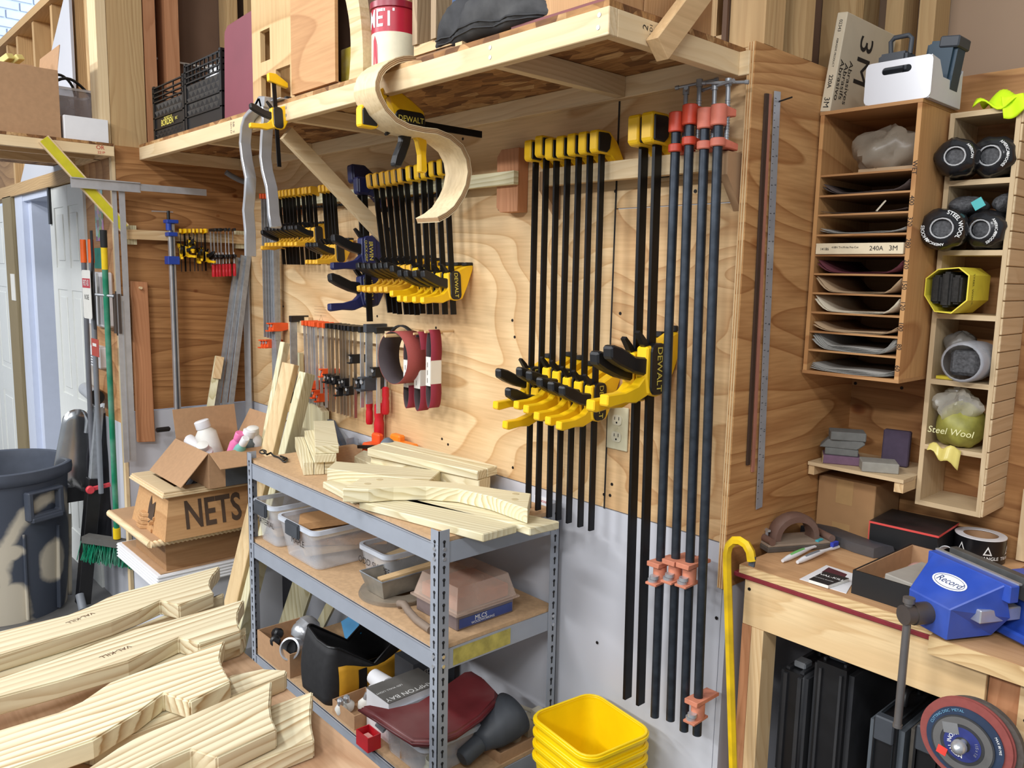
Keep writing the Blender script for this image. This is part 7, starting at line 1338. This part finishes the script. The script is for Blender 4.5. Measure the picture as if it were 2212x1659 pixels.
# papers and booklet
P = [PZ(x, y, BZ+.0008) for x, y in ((1727, 1251), (1785, 1221), (1852, 1242), (1828, 1282))]; q = MB(); q.prism([(p.x, p.y) for p in P], BZ+.0003, BZ+.0012); t = thing('paper_sheets', 'white printed paper sheet lying on the bench', 'paper', tuple(P[0])); q.build('sheet', M_WHITE, t, world=True); P = [PZ(x, y, BZ+.002) for x, y in ((1775, 1235), (1790, 1225), (1830, 1240), (1822, 1250))]; q = MB(); q.prism([(p.x, p.y) for p in P], BZ+.0013, BZ+.0016); q.build('dark_print', plain('maroon_print', (84, 40, 48), .6), t, world=True)
zb = BZ+.0095; P = [PZ(x, y, zb) for x, y in ((1747, 1251), (1781, 1234), (1834, 1249), (1789, 1264))]; t = thing('booklet', 'small black booklet with white title on the white paper', 'booklet', tuple(PZ(1788, 1252, BZ+.002))); q = MB(); q.prism([(p.x, p.y) for p in P], BZ+.0018, zb-.0008); q.build('pages', M_OFFW, t, world=True); q = MB(); q.prism([(p.x, p.y) for p in P], zb-.0007, zb); q.build('cover', plain('booklet_black', (36, 36, 38), .5), t, world=True); c = sum(P, V())/4
text('VAL-KILL', .014, face_m(V((c.x+.004, c.y+.012, zb)), P[2]-P[1], P[1]-P[0]), M_WINK, t, world=True, bold=.01); text('instruction booklet', .006, face_m(V((c.x-.004, c.y-.012, zb)), P[2]-P[1], P[1]-P[0]), M_WINK, t, world=True)
# open black tray box
t = carton('open black-sided cardboard tray on the bench front', (.362, .165, BZ+.0003), -.03, .155, .28, .052, {}, mat=plain('tray_black', (26, 26, 27), .5), name='black_tray'); q = MB(); w_, d_ = .155, .28; q.box((-w_/2+.0045, d_/2-.0065, .004), (w_/2-.0045, d_/2-.0042, .0515)); q.box((-w_/2+.0042, -d_/2+.0045, .004), (-w_/2+.0065, d_/2-.0065, .0515)); q.box((-w_/2+.0066, -d_/2+.005, .0042), (w_/2-.005, d_/2-.007, .006)); q.build('card_lining', M_CARD, t)
solo(MB().box((-.045, -.07, 0), (.045, .07, .018)), 'sharpening_stone', plain('stone_grey', (158, 152, 142), .8, var=.06), 'grey flat sharpening stone in the black tray', 'stone', loc=(.385, .13, BZ+.030), rot=(0, .05, -.15), bev=.002)
q = MB(); q.grid(lambda u, v: (.33+.10*u, .17+.10*v, BZ+.032+.018*math.sin(3.1*u)*math.sin(3.1*v)+.006*math.sin(9*u+4*v)), 10, 10); t = thing('pink_rag', 'pink and white plastic film crumpled in the black tray', 'rag', (.38, .22, BZ+.01)); q.build('film', plain('pinkish_film', (222, 176, 166), .4, var=.15, scale=12, dust=((214, 84, 64), .7)), t, world=True, thick=.001, smooth=60)
# ================================================================ vise
J0 = PZ(2023, 1190, 1.10); J1 = PZ(2205, 1270, 1.10); xa = (J1-J0).normalized(); ya = V((-xa.y, xa.x, 0)); mid = (J0+J1)/2; Mv = Matrix((xa, ya, V((0, 0, 1)))).transposed().to_4x4(); Mv.translation = V((mid.x, mid.y, BZ+.0004))
v = thing('bench_vise', 'blue bench vise clamped at the bench front corner', 'vise', M=Mv); M_VB = plain('vise_blue', (40, 74, 168), .4, var=.12, scale=20, dust=((120, 130, 170), .25))
m_ = MB(); vs = [(-.1, 0, .118), (.1, 0, .118), (.1, -.02, .118), (-.1, -.02, .118), (-.1, 0, .085), (.1, 0, .085), (.1, -.02, .085), (-.1, -.02, .085)]; m_.box((-.1, -.022, .085), (.1, 0, .118))
m_.add([(-.088, -.02, .117), (.088, -.02, .117), (.052, -.105, .062), (-.052, -.105, .062), (-.088, -.0, .05), (.088, -.0, .05), (.05, -.0, .0), (-.05, 0, 0), (.05, -.105, .0), (-.05, -.105, 0)], [(0, 3, 2, 1), (3, 9, 8, 2), (0, 4, 7, 9, 3), (1, 2, 8, 6, 5), (0, 1, 5, 4), (4, 5, 6, 7), (6, 8, 9, 7)]); m_.build('front_jaw', M_VB, v, bev=.002)
m_ = MB(); m_.box((-.1, -.004, .1182), (.1, .004, .1215)); m_.build('jaw_plate', M_STEEL, v); m_ = MB(); m_.box((-.085, .016, .085), (.13, .034, .128)); bj = m_.build('rear_jaw_plate', plain('worn_dark_steel', (92, 92, 90), .5, metal=.4, var=.2), v, bev=.001)
q = MB(); [q.cyl((x, .0155, .106), (x, .0165, .106), .007, n=12) for x in (-.03, .075)]; q.build('plate_screws', M_INK, bj, kind='stuff')
m_ = MB(); m_.box((-.05, .035, .0), (.12, .17, .085)); m_.box((-.07, .02, .0), (.16, .22, .018)); m_.build('body', M_VB, v, bev=.004); m_ = MB(); m_.box((.054, -.06, .04), (.078, .034, .066)); m_.build('slide_bar', M_STEEL, v, bev=.002)
m_ = MB(); m_.cyl((-.0, -.105, .034), (-.0, -.14, .034), .021, n=20); m_.cyl((0, -.14, .034), (0, -.16, .034), .019, n=20); m_.build('screw_boss', plain('dark_iron', (92, 84, 80), .45, metal=.5), v, smooth=40); m_ = MB(); m_.cyl((0, -.15, -.19), (0, -.15, .058), .0075, n=12); m_.cyl((0, -.15, .058), (0, -.15, .068), .011, n=12); m_.cyl((0, -.15, -.196), (0, -.15, -.19), .009, n=12); m_.build('handle_bar', plain('worn_bar_steel', (124, 120, 118), .4, metal=.6), v, smooth=40)
nrm = V((0, -.055, .085)).normalized(); up_ = V((0, .085, .055)).normalized(); fm = face_m(V((0, -.06, .0916)), (1, 0, 0), up_); q = MB(); q.add([fm @ V((.040*math.cos(a), .018*math.sin(a), 0)) for a in [2*math.pi*i/28 for i in range(28)]], [tuple(range(28))]); bdg = q.build('badge', M_WHITE, v); text('Record', .020, face_m(V((0, -.06, .0916))+nrm*.0004, (1, 0, 0), up_), plain('badge_blue', (36, 60, 110), .5), bdg, shear=.25)
q = MB(); q.tube([fm @ V((.035*math.cos(a), .0145*math.sin(a), .0004)) for a in [2*math.pi*i/28 for i in range(28)]], .0005, 4, True); q.build('badge_ring', MATS['badge_blue'], bdg)
m_ = MB(); m_.cyl((.13, .10, .018), (.13, .10, .026), .014, n=6); m_.cyl((.13, .10, .026), (.13, .10, .034), .008, n=12); m_.build('bolt', M_STEEL, v)
# ================================================================ abrasive discs hanging at the bench front
DC = PY(2085, 1600, -.07); t = thing('disc_bolt', 'chrome bolt carrying the abrasive discs on the bench front', 'bolt', (DC.x, -.08, DC.z)); Rx = Matrix.Translation((DC.x, 0, DC.z)) @ Matrix.Rotation(math.pi/2, 4, 'X')
q = MB(); q.lathe([(.006, -.0), (.006, .098), (.013, .098), (.013, .104), (.010, .112), (.004, .117), (0, .118)], 20, Rx); q.build('bolt', M_STEEL, t, world=True, smooth=40)
def disc(label, r, y, th, mat, off=(0, 0), ring=None, name='grinding_disc', words=None):
    t = thing(name, label, 'disc', (DC.x+off[0], y, DC.z+off[1]), (math.pi/2, 0, 0), group='abrasive discs on the bolt'); MB().lathe([(.0065, 0), (r, 0), (r, th), (.0065, th)], 56, closed=True).build('disc', mat, t, smooth=40)
    for (r0, r1, m2) in ring or (): q = MB(); q.lathe([(r0, th+.0003), (r1, th+.0003), (r1, th+.0006), (r0, th+.0006)], 56, closed=True); q.build('label_ring', m2, t, smooth=40)
    for s, rr, a0, sz, m2 in words or ():
        m_ = text_mb(s, sz, Matrix.Identity(4), bold=.01)
        for p in m_.v: a = math.radians(a0)-p.x/rr; R2 = rr+p.y; p.x, p.y, p.z = R2*math.cos(a), R2*math.sin(a), th+.0009
        m_.build('lettering', m2, t)
    return t
M_DDK = plain('disc_dark', (84, 76, 70), .9, var=.2, scale=90); M_DRD = plain('disc_red', (142, 72, 66), .85, var=.08, scale=90); M_DBL = plain('disc_navy', (44, 58, 82), .5, var=.15, scale=30); M_DBK = plain('disc_black', (52, 52, 54), .7, var=.12, scale=60); M_DB2 = plain('disc_label_blue', (48, 56, 118), .5, var=.2, scale=40)
disc('thick dark abrasive disc at the back of the bolt', .081, -.0505, .012, M_DDK, (.012, .0)); disc('dark red abrasive disc in front of the thick dark one', .0805, -.064, .003, M_DRD, (.002, -.0)); disc('brick red abrasive disc with black label ring', .079, -.0685, .003, M_DRD, (.0, 0))
disc('navy-labelled cutting disc second from front', .066, -.0725, .002, M_DBL, (-.0, -.003), words=[('CUTTING DISC  METAL', .060, 130, .007, plain('label_cyan', (110, 160, 190), .5)), ('MAX 80 M/S', .060, 20, .006, M_WINK)]); disc('front cutting disc with blue and grey label', .054, -.0755, .002, M_DBK, (-.002, -.006), ring=[(.014, .032, M_DB2), (.038, .051, plain('label_grey', (98, 96, 94), .7))], words=[('METAL INOX', .022, 200, .010, M_WINK), ('115 x 1.0', .025, 0, .007, plain('label_soft', (150, 150, 160), .6))])
q = MB(); q.box((DC.x-.045, -.0785, DC.z-.040), (DC.x-.028, -.0778, DC.z-.024)); solo(q, 'price_sticker', plain('sticker_red', (236, 72, 60), .5), 'small red price sticker on the front cutting disc', 'sticker', rot=(0, .2, 0)); q = MB(); q.box((DC.x-.035, -.0785, DC.z+.008), (DC.x-.008, -.0778, DC.z+.028)); solo(q, 'paper_label', plain('label_paper', (126, 126, 126), .6), 'grey barcode sticker on the front cutting disc', 'sticker', rot=(0, -.25, 0))
# ================================================================ yellow wrecking bar
YW_ = -.055; t = thing('wrecking_bar', 'chipped yellow wrecking bar leaning beside the bench leg', 'pry bar', tuple(PY(1583, 1700, YW_))); pts2 = [PY(x, y, YW_) for x, y in ((1624, 1212), (1621, 1192), (1612, 1176), (1599, 1168), (1586, 1168), (1575, 1178), (1571, 1195), (1571, 1225))]+[PY(1571+14*(k/5), 1225+470*(k/5), YW_) for k in range(1, 6)]
end = pts2[-1]; pts2.append(V((end.x+.01, YW_, FZ+.012))); MY = plain('chipped_yellow', (226, 186, 16), .45, var=.05, scale=30, dust=((70, 60, 34), .55)); q = MB(); q.tube(pts2, .0105, 6); q.build('shaft', MY, t, world=True, smooth=30); q = MB(); q.beam(pts2[0]+V((0, 0, -.012)), pts2[0]+V((.002, 0, .012)), .014, .005, (0, 1, 0)); q.build('claw', M_DGREY, t, world=True)
# ================================================================ tool cases on the lower shelf
def case(label, x0, x1, yf, zt, depth, mat, latch, tilt=0.0, name='tool_case', cham=.012, handle=True):
    w_ = (x1-x0); t = thing(name, label, 'tool case', ((x0+x1)/2, yf+depth/2, .4555), (0, tilt, 0), group='tool cases under the bench'); H = zt-.4555
    for sgn in (-1, 1):
        m_ = MB(); a, b_ = (-w_/2, -.0012) if sgn < 0 else (.0012, w_/2); m_.box((a, -depth/2, 0), (b_, depth/2, H)); m_.build('shell', mat, t, bev=cham, seg=3, smooth=40)
    m_ = MB(); m_.box((-w_/2+.012, -depth/2+.006, .004), (w_/2-.012, depth/2-.006, H-.006)); m_.build('seam', M_BLACK, t)
    m_ = MB(); m_.box((-w_*.28, -depth/2-.004, H-.05), (w_*.28, -depth/2+.02, H+.006)) if latch == 2 else m_.box((-w_*.22, -depth/2+.03, H-.004), (w_*.22, -depth/2+.065, H+.012)); m_.build('latch', M_DGREY if latch != 1 else M_ZINC, t, bev=.003)
    if handle: m_ = MB(); m_.tube([(0, -.03, H-.002), (0, -.028, H+.022), (0, -.015, H+.03), (0, .04, H+.03), (0, .052, H+.022), (0, .054, H-.002)], .008, 8); m_.build('handle', M_BLACK, t, smooth=50)
    return t
M_CK = plain('case_black', (44, 45, 48), .5, var=.15, scale=20, dust=((64, 62, 60), .4)); M_CG = plain('case_grey', (88, 94, 100), .5, var=.06); M_CD = plain('case_dusty', (86, 80, 72), .8, var=.2, scale=20)
case('black tool case with wire latch, leftmost under the bench', .103, .172, .075, .735, .32, M_CK, 1); case('tall black tool case, second from left under the bench', .178, .272, .08, .785, .34, M_CK, 0, cham=.02); case('slate grey tool case with chamfered corners under the bench', .318, .392, .075, .708, .26, M_CG, 2, cham=.02); case('dusty brown-grey tool case beside the abrasive discs', .398, .478, .09, .716, .28, M_CD, 2, cham=.022)
# ================================================================ small extras
p = PY(1170, 1082, 0); q = MB(); q.box((p.x-.03, -.0012, p.z-.012), (p.x+.03, .0019, p.z+.012)); q = q.build('sticker', M_WHITE, wb, world=True)
text('STARBOND', .010, face_m((p.x, -.0016, p.z), (1, 0, 0), (0, 0, 1)), M_REDINK, wb, world=True)
q = MB(); c = PY(692, 672, 0)
for i in range(4): q.box((c.x-.05, -.0006, c.z-.018+.012*i), (c.x+.05, -.0001, c.z-.0172+.012*i))
c = PY(694, 692, 0); tri = [V((c.x, -.0006, c.z+.022)), V((c.x-.024, -.0006, c.z-.016)), V((c.x+.024, -.0006, c.z-.016))]; q.tube(tri, .0006, 4, True); q.build('mill_stamp', plain('faded_stamp', (150, 120, 86), .8), wb, world=True, kind='stuff')
q = MB(); q.tube([PX(x, y, -2.45) for x, y in ((488, 372), (500, 380), (515, 388), (532, 394))], .012, 8); solo(q, 'grey_hook', M_GREY, 'curved grey plastic hook arm near the wall corner under the shelf', 'hook', smooth=60)
solo(MB().box((.445, .536, .99), (.49, .5595, 1.165)), 'pale_peg_strip', M_NS['z'], 'pale upright wood strip with holes at the right edge behind the tape roll', 'strip')
q = MB(); q.prism([(-.09, 0), (.10, 0), (.06, .05), (.02, .06), (-.03, .10), (-.08, .09)], -.018, .018, XZ); solo(q, 'treated_offcut', TREAT['x'], 'shaped treated offcut standing on the floor below the white boards', 'offcut', loc=(-2.42, -.74, FZ), rot=(0, 0, .3), bev=.002)
